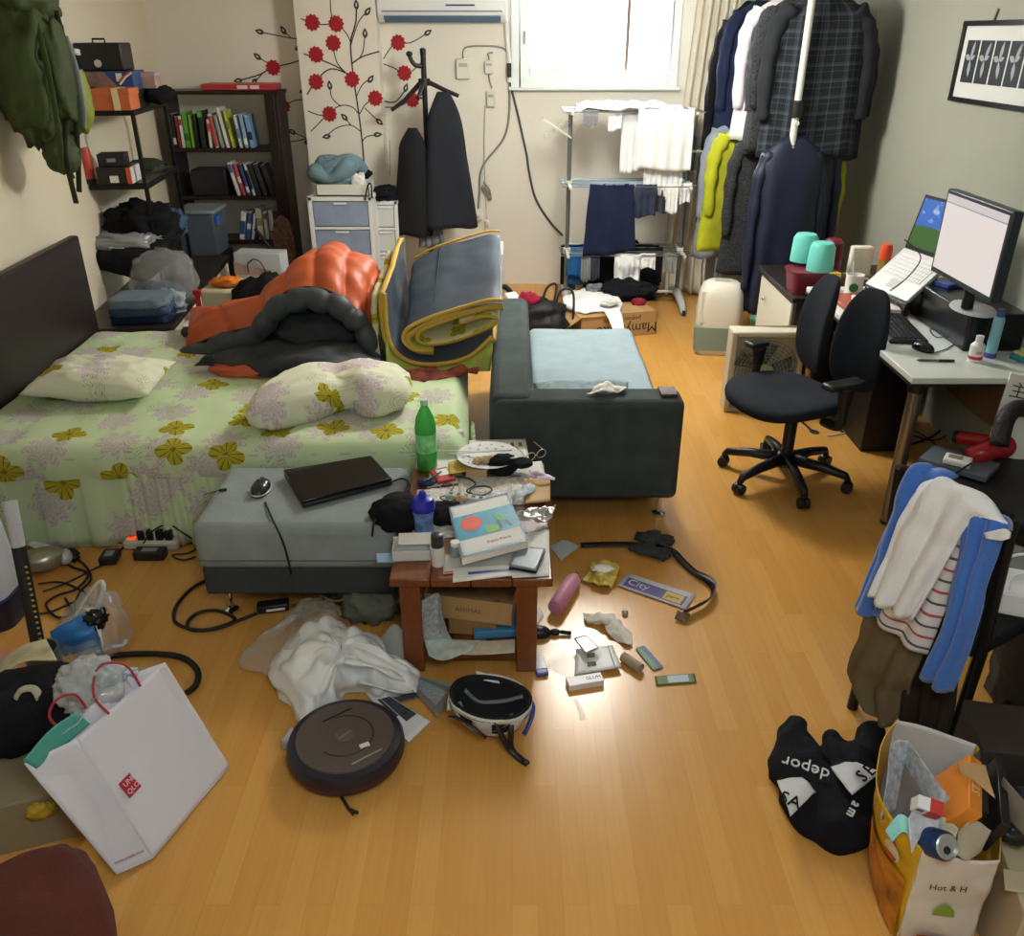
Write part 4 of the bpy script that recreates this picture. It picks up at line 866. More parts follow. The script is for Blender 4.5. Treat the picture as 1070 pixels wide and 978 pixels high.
drape('white_sock','short white cloth hanging left of the white towel on the top tier',brightw,Xr(633),Xr(647),tz[2],.13,.1,-.14,10)
drape('navy_trousers','navy trousers folded over the middle tier rod',navy,Xr(616),Xr(662),tz[1],.50,.3,-.21,2,folds=2,w2=.15,hem=.06,solid=.012)
drape('blue_grey_shorts','dark blue patterned cloth hanging beside the navy trousers',cloth_mat('dark slate print','#353c50',.4),Xr(664),Xr(686),tz[1],.22,.15,-.2,4)
drape('dark_shorts','dark grey shorts hanging on the middle tier right of the patterned cloth',cloth_mat('dark grey jersey','#42454f'),Xr(678),Xr(698),tz[1],.2,.15,-.14,6)
drape('white_sock','long white sock hanging right of the dark shorts on the middle tier',brightw,Xr(696),Xr(708),tz[1],.19,.1,-.2,8)
drape('white_sock','white cloth hanging at the right end of the middle tier',brightw,Xr(711),Xr(724),tz[1],.13,.1,-.14,11,amp=.015)
drape('black_towel','black towel draped over the back rods of the lowest tier',blk,Xr(590),Xr(700),tz[0],.30,.3,.1,12,folds=4,solid=.012)
drape('blue_cloth','bright blue cloth on the left of the lowest tier',cloth_mat('bright blue cloth','#2f70b0'),Xr(596),Xr(622),tz[0],.22,.3,.02,13)
drape('black_shirt','dark shirt hanging through the middle of the lowest tier',blk,Xr(622),Xr(702),tz[0],.26,.3,.0,14,folds=3,solid=.01)
drape('grey_sock','grey sock hanging from the front rod of the lowest tier',greyc,Xr(610),Xr(620),tz[0],.2,.1,-.2,15)
drape('grey_sock','dark grey sock beside the grey sock on the lowest tier',cloth_mat('dark grey jersey','#42454f'),Xr(620),Xr(630),tz[0],.19,.1,-.2,16)
drape('white_underwear','crumpled white cloth hanging at the front of the lowest tier',brightw,Xr(646),Xr(674),tz[0],.25,.15,-.21,17,amp=.03,folds=5,famp=.02)
drape('white_sock','white cloth bunched right of the crumpled one on the lowest tier',brightw,Xr(674),Xr(690),tz[0],.10,.1,-.2,18,amp=.025)
drape('grey_sock','pale grey sock at the right end of the lowest tier',greyc,Xr(700),Xr(710),tz[0],.13,.1,-.2,19)
t=thing('spray_bottle','turquoise bottle standing at the right end behind the white undershirt','bottle',(Xr(723,7.1),7.2,tz[2]-.36))
p=pY(721,150,7.2);t.location=(p.x,7.2,p.z-.2)
mb=MB();mb.lathe([(0,0),(.045,0),(.048,.02),(.048,.24),(.03,.27),(.0,.28)],18);obj('bottle_body',mb,mat('turquoise plastic','#4e9fa8',.35,alpha=.9),t)
mb=MB();mb.lathe([(.03,.27),(.035,.275),(.035,.315),(0,.315)],16);obj('cap',mb,mat('aqua cap','#5fbecb',.4),t)
mb=MB();mb.b2((-.06,-.02,-.01),(.06,.06,.0));obj('clip_tray',mb,ivory,t)
beige=cloth_mat('beige curtain linen','#d9d2bf',.05)
rows=[]
cx0,cx1=pY(734,20,7.3).x,pY(757,20,7.3).x
mb=MB();vs,fs,uv=[],[],[];n=90;nv=40
for j in range(nv+1):
 f=j/nv;z=2.36-2.34*f
 for i in range(n+1):
  u=i/n;wd_=.22+.05*f
  x=cx0-.05-.13*f+(wd_+.11)*u;y=7.28+.026*math.sin(u*5.5*2*PI+.5*math.sin(f*4))*(.8+.3*f)+.02*mnoise.noise(Vector((u*4,f*3,0)))
  if f>.9:y-=(f-.9)*.9*(.5+.5*math.sin(u*9));
  vs.append((x,y,max(.01,z)));uv.append((u*.5,f*2.3))
for j in range(nv):
 for i in range(n):fs.append((j*(n+1)+i,j*(n+1)+i+1,(j+1)*(n+1)+i+1,(j+1)*(n+1)+i))
mb.add(vs,fs,0,None,uv);one('curtain','long beige curtain gathered between the window and the clothes rail','curtain',mb,beige,smooth=180,solid=.004)
PXL=1.76;PYD=5.75
rail=thing('clothes_rail','white pole garment rail with two bars at the right wall','clothes rail',(PXL,PYD,0))
wpole=mat('white enamel pole','#cfd0c8',.35)
mb=MB();mb.tube([(0,0,1.36),(0,0,CEIL)],.022,14);mb.lathe([(0,0),(.05,0),(.05,.02),(.02,.03)],16,M=Tm((0,0,CEIL-.03)));obj('pole',mb,wpole,rail,smooth=60)
mb=MB();mb.tube([(0,0,.01),(0,0,1.36)],.026,14);obj('lower_pole',mb,wpole,rail,smooth=60)
zc_=pY(830,114,PYD).z;mb=MB();mb.lathe([(.023,zc_-.05),(.04,zc_-.045),(.04,zc_+.045),(.023,zc_+.05)],16);obj('joint',mb,black_p,rail)
mb=MB();mb.tube([(0,1.62,.01),(0,1.62,CEIL)],.022,14);obj('pole',mb,wpole,rail,smooth=60)
for z in(2.30,1.5):
 mb=MB();mb.tube([(.0,-.05,z),(.0,1.7,z)],.014,10);obj('bar',mb,wpole,rail,smooth=60)
def plaid():
 m=bpy.data.materials.new('dark navy plaid');m.use_nodes=True;nt=m.node_tree;N=nt.nodes.new;L=nt.links.new;b=nt.nodes['Principled BSDF'];b.inputs['Roughness'].default_value=.9
 tc=N('ShaderNodeUVMap');sp=N('ShaderNodeSeparateXYZ');L(tc.outputs[0],sp.inputs[0]);acc=None
 for ax in(0,1):
  for fr_,th in((11,.9),(22,.96)):
   mm=N('ShaderNodeMath');mm.operation='MULTIPLY';mm.inputs[1].default_value=fr_*2*PI;L(sp.outputs[ax],mm.inputs[0])
   sn=N('ShaderNodeMath');sn.operation='SINE';L(mm.outputs[0],sn.inputs[0]);g=N('ShaderNodeMath');g.operation='GREATER_THAN';g.inputs[1].default_value=th;L(sn.outputs[0],g.inputs[0])
   h=N('ShaderNodeMath');h.operation='MULTIPLY';h.inputs[1].default_value=.33;L(g.outputs[0],h.inputs[0])
   if acc is None:acc=h.outputs[0]
   else:
    ad=N('ShaderNodeMath');ad.operation='ADD';L(acc,ad.inputs[0]);L(h.outputs[0],ad.inputs[1]);acc=ad.outputs[0]
 mx=N('ShaderNodeMix');mx.data_type='RGBA';L(acc,mx.inputs[0]);mx.inputs[6].default_value=lin('#12161d');mx.inputs[7].default_value=lin('#525c68');L(mx.outputs[2],b.inputs['Base Color']);return m
plaidm=plaid();hw_=mat('pale wood hanger','#c59a58',.5);hb=mat('black hanger','#17181a',.4)
gx=PXL
tweed=mat('black tweed','#2b2d30',.95,var=.7,vscale=90,bump=.3,bscale=200);nylon=mat('navy nylon','#161e35',.55,var=.15,bump=.4,bscale=12);acid=cloth_mat('acid yellow green cloth','#a9ad2a',.1)
U='shirts on the upper bar of the clothes rail';Lw='jackets on the lower bar of the clothes rail'
garment('navy_coat','long dark navy coat on a wooden hanger at the far end of the upper bar',navy,(gx+.02,6.85,2.20),.5,1.0,.14,.15,1,folds=6,group=U,hanger=hw_,taper=1.2)
garment('black_coat','black jacket at the far end of the upper bar, next to the navy coat',blk,(gx+.0,7.05,2.2),.5,1.55,.14,.1,2,folds=6,group=U,hanger=hw_)
garment('white_shirt','white shirt on the upper bar between the navy coat and the plaid shirts',mat('pinkish white shirt','#dcd8dc',.9,bump=.2,bscale=200),(gx+.03,6.35,2.20),.5,.86,.13,.12,3,folds=6,group=U,hanger=hb,sl=.6)
garment('grey_shirt','grey checked shirt half hidden behind the front plaid shirt',cloth_mat('grey check','#3c4046',.4),(gx+.05,6.1,2.2),.5,.92,.13,.12,4,folds=6,group=U,hanger=hb)
garment('black_shirt','black patterned shirt directly behind the front plaid shirt',mat('black print','#24262a',.9,var=.8,vscale=70),(gx+.04,5.98,2.2),.5,.88,.13,.1,5,folds=6,group=U,hanger=hb)
garment('plaid_shirt','dark plaid flannel shirt at the front of the upper bar, behind the white pole',plaidm,(gx+.12,5.88,2.21),.56,.92,.14,.05,6,folds=6,group=U,hanger=hb,sl=.6)
garment('grey_shirt','grey jacket hanging close to the right wall behind the plaid shirt',cloth_mat('slate grey jersey','#33363d'),(gx+.26,6.1,2.15),.5,.9,.13,.0,7,folds=6,group=U)
garment('grey_jacket','pale grey jacket at the far end of the lower bar',cloth_mat('light blue grey jersey','#8b95a5'),(gx-.08,6.8,1.44),.46,1.0,.13,.2,8,folds=6,group=Lw,hanger=hb)
garment('yellow_jacket','acid yellow green jacket on the lower bar',acid,(gx-.10,6.45,1.42),.50,.84,.13,.3,9,folds=5,group=Lw,hanger=hb,taper=1.35)
garment('tweed_jacket','black tweed jacket between the yellow and the navy jackets',tweed,(gx-.03,6.15,1.42),.46,.95,.13,.15,10,folds=5,group=Lw,hanger=hb)
garment('navy_jacket','navy nylon jacket at the front of the lower bar beside the white pole',nylon,(gx+.02,5.78,1.42),.40,1.12,.18,.1,11,folds=7,famp=.03,group=Lw,hanger=hb,sl=.7,taper=1.05)
garment('navy_parka','navy parka with a lime edge close to the right wall on the lower bar',nylon,(gx+.14,5.95,1.44),.44,1.0,.16,.0,12,folds=6,group=Lw,hanger=hb,sl=.7)
garment('lime_jacket','lime jacket peeping out at the right behind the navy parka',acid,(gx+.22,6.12,1.42),.44,.85,.12,.0,13,folds=5,group=Lw,hanger=hb)
p0,p1,p2=pz(585,345),pz(662,357),pz(693,341)
cardb=mat('brown cardboard','#b08d5e',.75,var=.08,vscale=5,bump=.1,bscale=90);cardd=mat('cardboard print ink','#2b2622',.8)  # second colour is the dark ink of the box lettering
bx=thing('cardboard_box','big open cardboard box lying between the sofa and the drying rack','box',(.78,6.22,0),-.06)
ang_=.9
p1=pz(660,357);p2=pz(693,347)
ux=(p2-p1);
bw,bd,bh=.60,.42,.17
T0=Vector((.87,6.02,0));bx.location=(.72,6.28,0);bx.rotation_euler=(0,0,.30)
mb=MB()
for lo,hi in(((-bw/2,-bd/2,0),(bw/2,bd/2,.005)),((-bw/2,-bd/2,0),(bw/2,-bd/2+.006,bh)),((-bw/2,bd/2-.006,0),(bw/2,bd/2,bh)),((-bw/2,-bd/2,0),(-bw/2+.006,bd/2,bh)),((bw/2-.006,-bd/2,0),(bw/2,bd/2,bh))):mb.b2(lo,hi)
body=obj('box_body',mb,cardb,bx)
mb=MB();F_=fr((.06,-bd/2-.002,.062),(-1,0,0),(0,-1,0))
mb.text('MamyKoko',.105,F_,0);mb.text('popoco  \u2022 mini',.05,fr((.02,-bd/2-.002,.135),(-1,0,0),(0,-1,0)),0)
obj('printed_lettering',mb,cardd,body,smooth=0)
mb=MB();mb.box((.0,-.05,bh+.004),(bw*.98,.3,.005));mb.box((-.16,-.12,bh+.012),(.3,.2,.005),rx=.06);obj('lid_flap',mb,cardb,bx)
mb=MB();mb.box((-bw/2-.06,-.02,bh-.03),(.16,bd*.95,.005),ry=-.55);obj('side_flap',mb,cardb,bx)
q=lambda x,y,z=.19:pz(x,y,z)
mb=MB();mb.grid([[q(588,312),q(612,302,.21),q(640,303,.2)],[q(590,320),q(612,310,.23),q(645,310,.22)],[q(598,325),q(622,316,.22),q(650,318,.2)],[q(612,328),q(630,325,.2),q(646,330,.18)]],34,30,amp=.014,freq=12);one('white_shirt','white shirt spread on the cardboard box','clothes',mb,brightw,smooth=180,solid=.01)
mb=MB();mb.grid([[q(618,318,.2),q(632,318,.2)],[q(630,325,.2),q(646,324,.2)],[q(636,334,.19),q(650,332,.19)],[q(640,345,.16),q(652,344,.16)]],16,24,amp=.006,freq=12);one('white_sleeve','white long stocking hanging over the front edge of the cardboard box','clothes',mb,brightw,smooth=180,solid=.008)
heap('black_shirt','black shirt with white patches heaped on the cardboard box',q(655,312,.175),(.2,.13,.09),blk,31)
mb=MB();mb.blob((0,0,0),(.07,.05,.02),.4,3,4);one('white_patch_cloth','white printed cloth beside the black shirt on the box','clothes',mb,whitec,q(637,316,.24),.5,smooth=180)
heap('red_cloth','small red cloth at the right edge of the clothes on the box',q(667,318,.178),(.05,.035,.03),cloth_mat('dark red cloth','#8c2b38'),33)
heap('grey_socks','grey striped socks behind the white shirt on the box',q(622,306,.2),(.08,.05,.045),cloth_mat('grey marl','#767a80',.4),34)
p=pz(553,347)
hd_=thing('holdall','black open holdall with a red lining behind the sofa','bag',(p.x+.02,6.05,0))
mb=MB();mb.blob((0,0,.14),(.24,.2,.15),.22,2.4,3,e=.7,nu=40,nv=24,flatz=-.14);obj('bag_body',mb,mat('black nylon','#191a1d',.6,bump=.4,bscale=20),hd_,smooth=180)
mb=MB();mb.blob((-.04,-.02,.29),(.085,.06,.06),.3,3,5);obj('red_lining',mb,cloth_mat('crimson lining','#96203a'),hd_,smooth=180)
for pts in([(.05,.0,.2),(.1,.05,.36),(.17,.06,.38),(.14,-.02,.22)],[(.16,.02,.2),(.2,.05,.34),(.29,.04,.33),(.29,-.02,.1)],[(-.18,-.05,.2),(-.25,.0,.34),(-.2,.02,.38),(-.12,0,.3)],[(-.22,-.2,.04),(-.12,-.24,.05),(.0,-.24,.04),(.08,-.22,.03)]):
 mb=MB();mb.tube(spline(pts,24),.022,8,flat=.4);obj('strap',mb,mat('black webbing','#222327',.7),hd_,smooth=180)
mb=MB();mb.grid([[(-.2,-.02,.34),(-.13,.0,.35)],[(-.16,-.06,.28),(-.08,-.03,.3)],[(-.1,-.1,.22),(-.04,-.06,.25)]],12,12,amp=.01,freq=12);one('white_cloth','white cloth sticking out of the black holdall','clothes',mb,brightw,(p.x+.02,6.05,0),smooth=180,solid=.01)
mb=MB();mb.blob((0,0,.05),(.16,.12,.09),.3,3,8);one('sun_hat','black cap lying behind the holdall','hat',mb,blk,(p.x-.05,6.4,.02),smooth=180)
mb=MB();mb.blob((0,0,.0),(.16,.1,.1),.3,2.5,3,flatz=-.07);one('blue_bag','crumpled bright blue bag under the drying rack','bag',mb,mat('bright blue polythene','#2568a8',.35,bump=.3,bscale=30),pz(672,312,.07)+Vector((.0,.25,0)),smooth=180)
heap('black_bag','black bag on the floor under the drying rack',pz(630,300)+Vector((.1,-.12,0)),(.3,.16,.28),blk,41)
mb=MB();mb.box((0,0,.2),(.06,.06,.4));one('blue_tube','narrow blue box standing by the left post of the drying rack','box',mb,mat('dull blue card','#36536b',.5),(pY(598,290,7.15).x,7.2,0),bevel=.004)
p=pz(749,371)
dh_=thing('dehumidifier','white rounded dehumidifier with a grey green tank on the floor','dehumidifier',(p.x+.01,5.80,0),-.15)
mb=MB()
def rrect(w,d,r,n=6):return[(sx*(w/2-r)+r*math.cos(a),sy*(d/2-r)+r*math.sin(a))for sx,sy,a0 in((1,1,0),(-1,1,PI/2),(-1,-1,PI),(1,-1,1.5*PI))for a in np.linspace(a0,a0+PI/2,n)]
def loft(mb,secs,mi=0):
 n=len(secs[0][0]);vs=[(x,y,z)for poly,z in secs for x,y in poly];fs=[tuple(reversed(range(n))),tuple((len(secs)-1)*n+k for k in range(n))]
 for j in range(len(secs)-1):
  for k in range(n):fs.append((j*n+k,j*n+(k+1)%n,(j+1)*n+(k+1)%n,(j+1)*n+k))
 mb.add(vs,fs,mi)
loft(mb,[(rrect(.29,.23,.06),.0),(rrect(.31,.25,.07),.03),(rrect(.31,.25,.07),.30),(rrect(.29,.24,.08),.42),(rrect(.25,.2,.08),.475),(rrect(.19,.14,.06),.495)])
obj('casing',mb,mat('warm white plastic','#d9d8cb',.35),dh_,smooth=60)
mb=MB();loft(mb,[(rrect(.235,.05,.02),.04),(rrect(.245,.05,.02),.2)]);mb.v=[(x-.045,y-.108,z)for x,y,z in mb.v];obj('water_tank',mb,mat('grey green tank','#7b9186',.3),dh_,smooth=50)
mb=MB();loft(mb,[(rrect(.1,.03,.012),.23),(rrect(.085,.03,.012),.44)]);mb.v=[(x-.09,y-.108+max(0,z-.3)*.15,z)for x,y,z in mb.v];obj('air_grille',mb,mat('ivory grille','#c5c4b0',.5),dh_,smooth=50)
mb=MB();mb.box((0,0,.497),(.1,.06,.015));obj('control_panel',mb,mat('grey panel','#aeb0a8',.4),dh_,bevel=.005)
mb=MB();mb.box((.09,-.126,.2),(.05,.004,.014));obj('name_plate',mb,mat('dark plate','#3f4845',.4),dh_)
p=pz(793,344)
tb=thing('tub','mint green plastic tub with a pale lid beside the dehumidifier','tub',(p.x+.0,6.02,0))
mb=MB();mb.lathe([(0,0),(.11,0),(.145,.15),(.15,.16),(.0,.155)],28);obj('tub_body',mb,mat('mint plastic','#58b391',.35),tb)
mb=MB();mb.lathe([(.0,.155),(.12,.16),(.115,.24),(.1,.255),(0,.255)],28);obj('lid',mb,mat('pale aqua plastic','#a3d5cf',.35),tb)
steel=mat('satin steel','#9a938a',.28,.85);desk_w=mat('white desk laminate','#d4dcd6',.3,coat=.2)
DZ=.735
dk=thing('desk','white topped desk with round steel legs along the right wall','desk',(2.02,4.02,0))
mb=MB();mb.b2((-.375,-.70,DZ-.028),(.375,.73,DZ));obj('desk_top',mb,desk_w,dk,bevel=.004)
mb=MB();mb.b2((-.376,-.701,DZ-.04),(.376,.731,DZ-.028));obj('edge_band',mb,black_p,dk)
for x in(-.31,.31):
 for y in(-.62,.66):
  mb=MB();mb.tube([(x,y,.02),(x,y,DZ-.035)],.03,18);lg=obj('leg',mb,steel,dk,smooth=60)
  mb=MB();mb.lathe([(0,0),(.028,0),(.028,.02),(0,.02)],16,M=Tm((x,y,0)));obj('leg_foot',mb,black_p,lg)
  mb=MB();mb.lathe([(0,DZ-.09),(.036,DZ-.09),(.036,DZ-.036),(0,DZ-.036)],16,M=Tm((x,y,0)));obj('leg_collar',mb,black_p,lg)
mb=MB();mb.b2((.30,-.6,.3),(.32,.65,DZ-.04));obj('modesty_panel',mb,mat('brown board','#6b563f',.6),dk)
mb=MB();mb.b2((0,0,0),(.2,.5,.6));one('computer_case','black computer case standing under the far end of the desk','computer',mb,mat('black steel case','#141517',.4),(1.86,4.15,0),bevel=.006)
t=thing('storage_cabinet','dark topped cabinet with a white door beyond the desk','cabinet',(2.0,5.14,0))
mb=MB();mb.b2((-.41,-.36,.63),(.39,.42,.66));obj('cabinet_top',mb,darkwood,t,bevel=.003)
mb=MB();mb.b2((-.38,-.34,0),(.38,.40,.63));obj('body',mb,darkwood,t)
mb=MB();mb.b2((-.395,-.3,.04),(-.38,.36,.61));d_=obj('door',mb,mat('cream white door','#d9d9cb',.4),t,bevel=.003)
mb=MB();mb.blob((-.41,.20,.50),(.014,.014,.014));obj('knob',mb,chrome,d_,smooth=180)
CZ=.66
maroon=mat('maroon plastic','#6f1f33',.4);aqua=mat('aqua plastic','#6cc9bd',.4)
p=pz(843,306,CZ)
t=thing('basket','maroon plastic basket holding two upturned aqua cups on the dark cabinet','basket',(p.x+.02,4.93,CZ))
mb=MB();loft(mb,[(rrect(.22,.17,.03),0),(rrect(.25,.2,.035),.12)]);obj('basket_body',mb,maroon,t,smooth=50)
mb=MB();loft(mb,[(rrect(.26,.21,.04),.115),(rrect(.26,.21,.04),.13)]);obj('basket_rim',mb,maroon,t,smooth=50)
def cup(lab,loc):
 mb=MB();mb.lathe([(.0,0),(.075,0),(.075,.015),(.07,.13),(.055,.155),(.0,.158)],28);return one('cup',lab,'cup',mb,aqua,loc,group='upturned aqua cups on the dark cabinet',smooth=50)
cup('aqua cup upturned in the maroon basket, nearer of the two',(p.x+.055,4.90,CZ+.13));cup('aqua cup upturned in the maroon basket, further of the two',(p.x-.0,5.04,CZ+.15))
p=pz(884,308,CZ)
mb=MB();mb.lathe([(0,0),(.06,0),(.062,.13),(.055,.14),(.06,.15),(.058,.24),(.04,.26),(0,.26)],24);one('canister','tall maroon canister behind the aqua cups','canister',mb,maroon,(p.x-.02,5.12,CZ),smooth=40)
mb=MB();mb.box((0,0,.12),(.13,.05,.24),taper=.96);t=thing('folder','cream white paper bundle standing in a holder beside the maroon canister','papers',(1.99,4.93,CZ+.02));obj('papers',mb,mat('cream paper bundle','#d9d6c8',.7,bump=.5,bscale=18),t,bevel=.012)
mb=MB();mb.box((0,-.0,.03),(.15,.09,.1));obj('holder',mb,mat('tan holder','#8a734e',.6),t,bevel=.003)
p=pz(908,300,DZ)
t=thing('spray_can','gold spray can with an orange red cap at the back of the desk','spray can',(2.10,4.86,CZ))
mb=MB();mb.lathe([(0,0),(.033,0),(.033,.19),(.028,.205),(0,.21)],24);obj('can_body',mb,mat('gold print can','#a88440',.35,.5,var=.3,vscale=14),t)
mb=MB();mb.lathe([(.033,.2),(.034,.26),(.026,.285),(0,.29)],24);obj('cap',mb,mat('orange red cap','#e0512a',.4),t)
p=pz(888,318,DZ)
t=thing('mug','white mug with a green round emblem standing at the corner of the desk','mug',(1.84,4.58,DZ))
mb=MB();mb.lathe([(0,0),(.045,0),(.048,.11),(.044,.11),(.04,.01),(0,.01)],28);obj('mug_body',mb,mat('white china','#e4e6e2',.25),t)
mb=MB();mb.lathe([(0,0),(.024,0),(.022,.004),(0,.004)],20,M=Tm((-.018,-.047,.05),-.35,PI/2));obj('emblem',mb,mat('green emblem','#2f7a4c',.4),t)
mb=MB();mb.tube(spline([(.045,0,.09),(.075,0,.08),(.075,0,.04),(.045,0,.025)],14),.006,8);obj('handle',mb,MATS['white china'],t,smooth=180)
mb=MB();mb.tube([(0,0,.02),(-.02,.01,.17)],.004,6);one('toothbrush','white toothbrush standing in the white mug','toothbrush',mb,white_p,(1.84,4.58,DZ+.005))
mb=MB();mb.box((0,0,.05),(.05,.035,.1));one('yellow_box','small yellow and tan box beside the mug','box',mb,mat('yellow print card','#c79a3f',.5,var=.4,vscale=25),(1.76,4.66,DZ),.3,bevel=.002)
t=thing('tray','flat red brown tray lying on the desk before the mug','tray',(1.84,4.36,DZ),.0)
mb=MB();mb.box((0,0,.012),(.30,.34,.024));obj('tray_body',mb,mat('red brown lacquer','#9b4a30',.4),t,bevel=.006)
mb=MB();mb.box((.0,-.02,.036),(.2,.24,.02));one('papers','white papers lying on the red brown tray','papers',mb,mat('white paper','#e3e3dd',.7),(1.85,4.3,DZ-.002),-.2,bevel=.002)
def on_ray(x,y,origin,dist,far=True):
 best=None
 for d in np.linspace(3.2,6.0,1400):
  p=pY(x,y,d);e=abs((p-origin).length-dist)
  if p.y>=origin.y-.25 and(best is None or e<best[0]):best=(e,p)
 return best[1]
FL,FR_=pz(904,296,.83),pz(947,315,.83)
xd=(FR_-FL).normalized();W=(FR_-FL).length
yd=Vector((-xd.y,xd.x,0));
til=math.radians(43);up_=(yd*math.cos(til)+Vector((0,0,1))*math.sin(til));
T=Matrix((xd,up_,xd.cross(up_))).transposed().to_4x4();T.translation=FL
lp=thing('laptop','open laptop showing a blue sky and green hill on a tilted stand','laptop')
silver=mat('silver laptop','#c9ccce',.35,.3);LDp=.26
mb=MB();mb.M=T;mb.b2((0,0,-.02),(W,LDp,0));obj('laptop_base',mb,[silver],lp,bevel=.004)
mb=MB();mb.M=T
for r_ in range(6):
 for k in range(14):mb.box((.03+(W-.06)*(k+.5)/14,LDp*(.43+.085*r_),.002),((W-.06)/14*.82,LDp*.068,.005))
kb_=obj('keyboard_keys',mb,mat('white keys','#e6e8e8',.45),lp)
mb=MB();mb.M=T;mb.b2((W*.38,.03,.0005),(W*.62,LDp*.33,.0015));obj('touchpad',mb,mat('silver touchpad','#b4b8ba',.4),lp)
mb=MB();mb.M=T;mb.b2((0,-.012,-.03),(W,.004,-.012));obj('front_edge',mb,black_p,lp)
hingeL=T@Vector((0,LDp,0));sc_up=(Vector((0,0,1))*math.cos(.22)+yd*math.sin(.22)).normalized()
T2=Matrix((xd,sc_up,xd.cross(sc_up))).transposed().to_4x4();T2.translation=hingeL
mb=MB();mb.M=T2;mb.b2((0,.0,-.012),(W,.27,0));lid=obj('lid',mb,black_p,lp,bevel=.003)
def xp_screen():
 m=bpy.data.materials.new('landscape wallpaper on the screen');m.use_nodes=True;nt=m.node_tree;N=nt.nodes.new;L=nt.links.new;b=nt.nodes['Principled BSDF']
 uv=N('ShaderNodeUVMap');sp=N('ShaderNodeSeparateXYZ');L(uv.outputs[0],sp.inputs[0])
 n=N('ShaderNodeTexNoise');n.inputs['Scale'].default_value=4;n.inputs['Detail'].default_value=5;L(uv.outputs[0],n.inputs[0])
 cl=N('ShaderNodeValToRGB');cl.color_ramp.elements[0].position=.55;cl.color_ramp.elements[1].position=.68;L(n.outputs[0],cl.inputs[0])
 sky=N('ShaderNodeMix');sky.data_type='RGBA';L(cl.outputs[0],sky.inputs[0]);sky.inputs[6].default_value=lin('#2f73d0');sky.inputs[7].default_value=lin('#cfe0f5')
 sn=N('ShaderNodeMath');sn.operation='SINE';ml=N('ShaderNodeMath');ml.operation='MULTIPLY_ADD';ml.inputs[1].default_value=2.4;ml.inputs[2].default_value=.6;L(sp.outputs[0],ml.inputs[0]);L(ml.outputs[0],sn.inputs[0])
 hl=N('ShaderNodeMath');hl.operation='MULTIPLY_ADD';hl.inputs[1].default_value=.10;hl.inputs[2].default_value=.36;L(sn.outputs[0],hl.inputs[0])
 lt=N('ShaderNodeMath');lt.operation='LESS_THAN';L(sp.outputs[1],lt.inputs[0]);L(hl.outputs[0],lt.inputs[1])
 mx=N('ShaderNodeMix');mx.data_type='RGBA';L(lt.outputs[0],mx.inputs[0]);L(sky.outputs[2],mx.inputs[6]);mx.inputs[7].default_value=lin('#3f6b2c')
 L(mx.outputs[2],b.inputs['Emission Color']);b.inputs['Emission Strength'].default_value=.6;b.inputs['Base Color'].default_value=(.01,.01,.01,1);b.inputs['Roughness'].default_value=.3;return m
mb=MB();mb.add([tuple(T2@Vector(v))for v in((.015,.02,.0012),(W-.015,.02,.0012),(W-.015,.255,.0012),(.015,.255,.0012))],[(0,1,2,3)],0,None,[(0,0),(1,0),(1,1),(0,1)]);obj('screen',mb,xp_screen(),lid,smooth=0)
mb=MB();mb.M=T
mb.b2((.02,.03,-.035),(W-.02,LDp-.02,-.021));lo_z=DZ
mb.M=Matrix()
for u in(.06,W-.06):
 for v in(.05,LDp-.04):
  q_=T@Vector((u,v,-.03));mb.tube([q_,(q_.x,q_.y,DZ)],.01,8)
one('laptop_stand','black tilted stand carrying the open laptop','stand',mb,black_p)
t=thing('black_box','long black glossy box under the monitor on the desk','box',(2.13,3.97,DZ))
mb=MB();mb.box((0,0,.085),(.26,.64,.17));obj('box_body',mb,mat('black gloss box','#15171b',.25),t,bevel=.008)
mb=MB();mb.box((-.0,.324,.085),(.25,.01,.16));obj('end_cap',mb,mat('brown gloss panel','#4b3420',.25),t,bevel=.003)
mo_=thing('monitor','flat computer monitor showing a bright document page, angled to the chair','monitor')
c1,c2,c3_,c4=(pX(x,y,1.93)for x,y in((990,190),(1059,214),(1045,311),(984,272)))
my0,my1,mz0,mz1=3.40,3.96,1.02,1.385
mcx=1.93
mb=MB();mb.b2((mcx,my0,mz0),(mcx+.045,my1,mz1));obj('housing',mb,mat('dark bezel','#26333a',.35),mo_,bevel=.006)
mb=MB();mb.b2((mcx+.04,my0+.08,mz0+.06),(mcx+.075,my1-.08,mz1-.06));obj('rear_cover',mb,black_p,mo_,bevel=.01)
def page():
 m=bpy.data.materials.new('document page on the screen');m.use_nodes=True;nt=m.node_tree;N=nt.nodes.new;L=nt.links.new;b=nt.nodes['Principled BSDF']
 uv=N('ShaderNodeUVMap');sp=N('ShaderNodeSeparateXYZ');L(uv.outputs[0],sp.inputs[0])
 g=N('ShaderNodeMath');g.operation='GREATER_THAN';g.inputs[1].default_value=.9;L(sp.outputs[1],g.inputs[0])
 mx=N('ShaderNodeMix');mx.data_type='RGBA';L(g.outputs[0],mx.inputs[0]);mx.inputs[6].default_value=lin('#f1e6e0');mx.inputs[7].default_value=lin('#dcd2d2')
 g2=N('ShaderNodeMath');g2.operation='COMPARE';g2.inputs[1].default_value=.895;g2.inputs[2].default_value=.007;L(sp.outputs[1],g2.inputs[0])
 m2=N('ShaderNodeMix');m2.data_type='RGBA';L(g2.outputs[0],m2.inputs[0]);L(mx.outputs[2],m2.inputs[6]);m2.inputs[7].default_value=lin('#8b93a0')
 L(m2.outputs[2],b.inputs['Emission Color']);b.inputs['Emission Strength'].default_value=.62;b.inputs['Base Color'].default_value=(.02,.02,.02,1);b.inputs['Roughness'].default_value=.35;return m
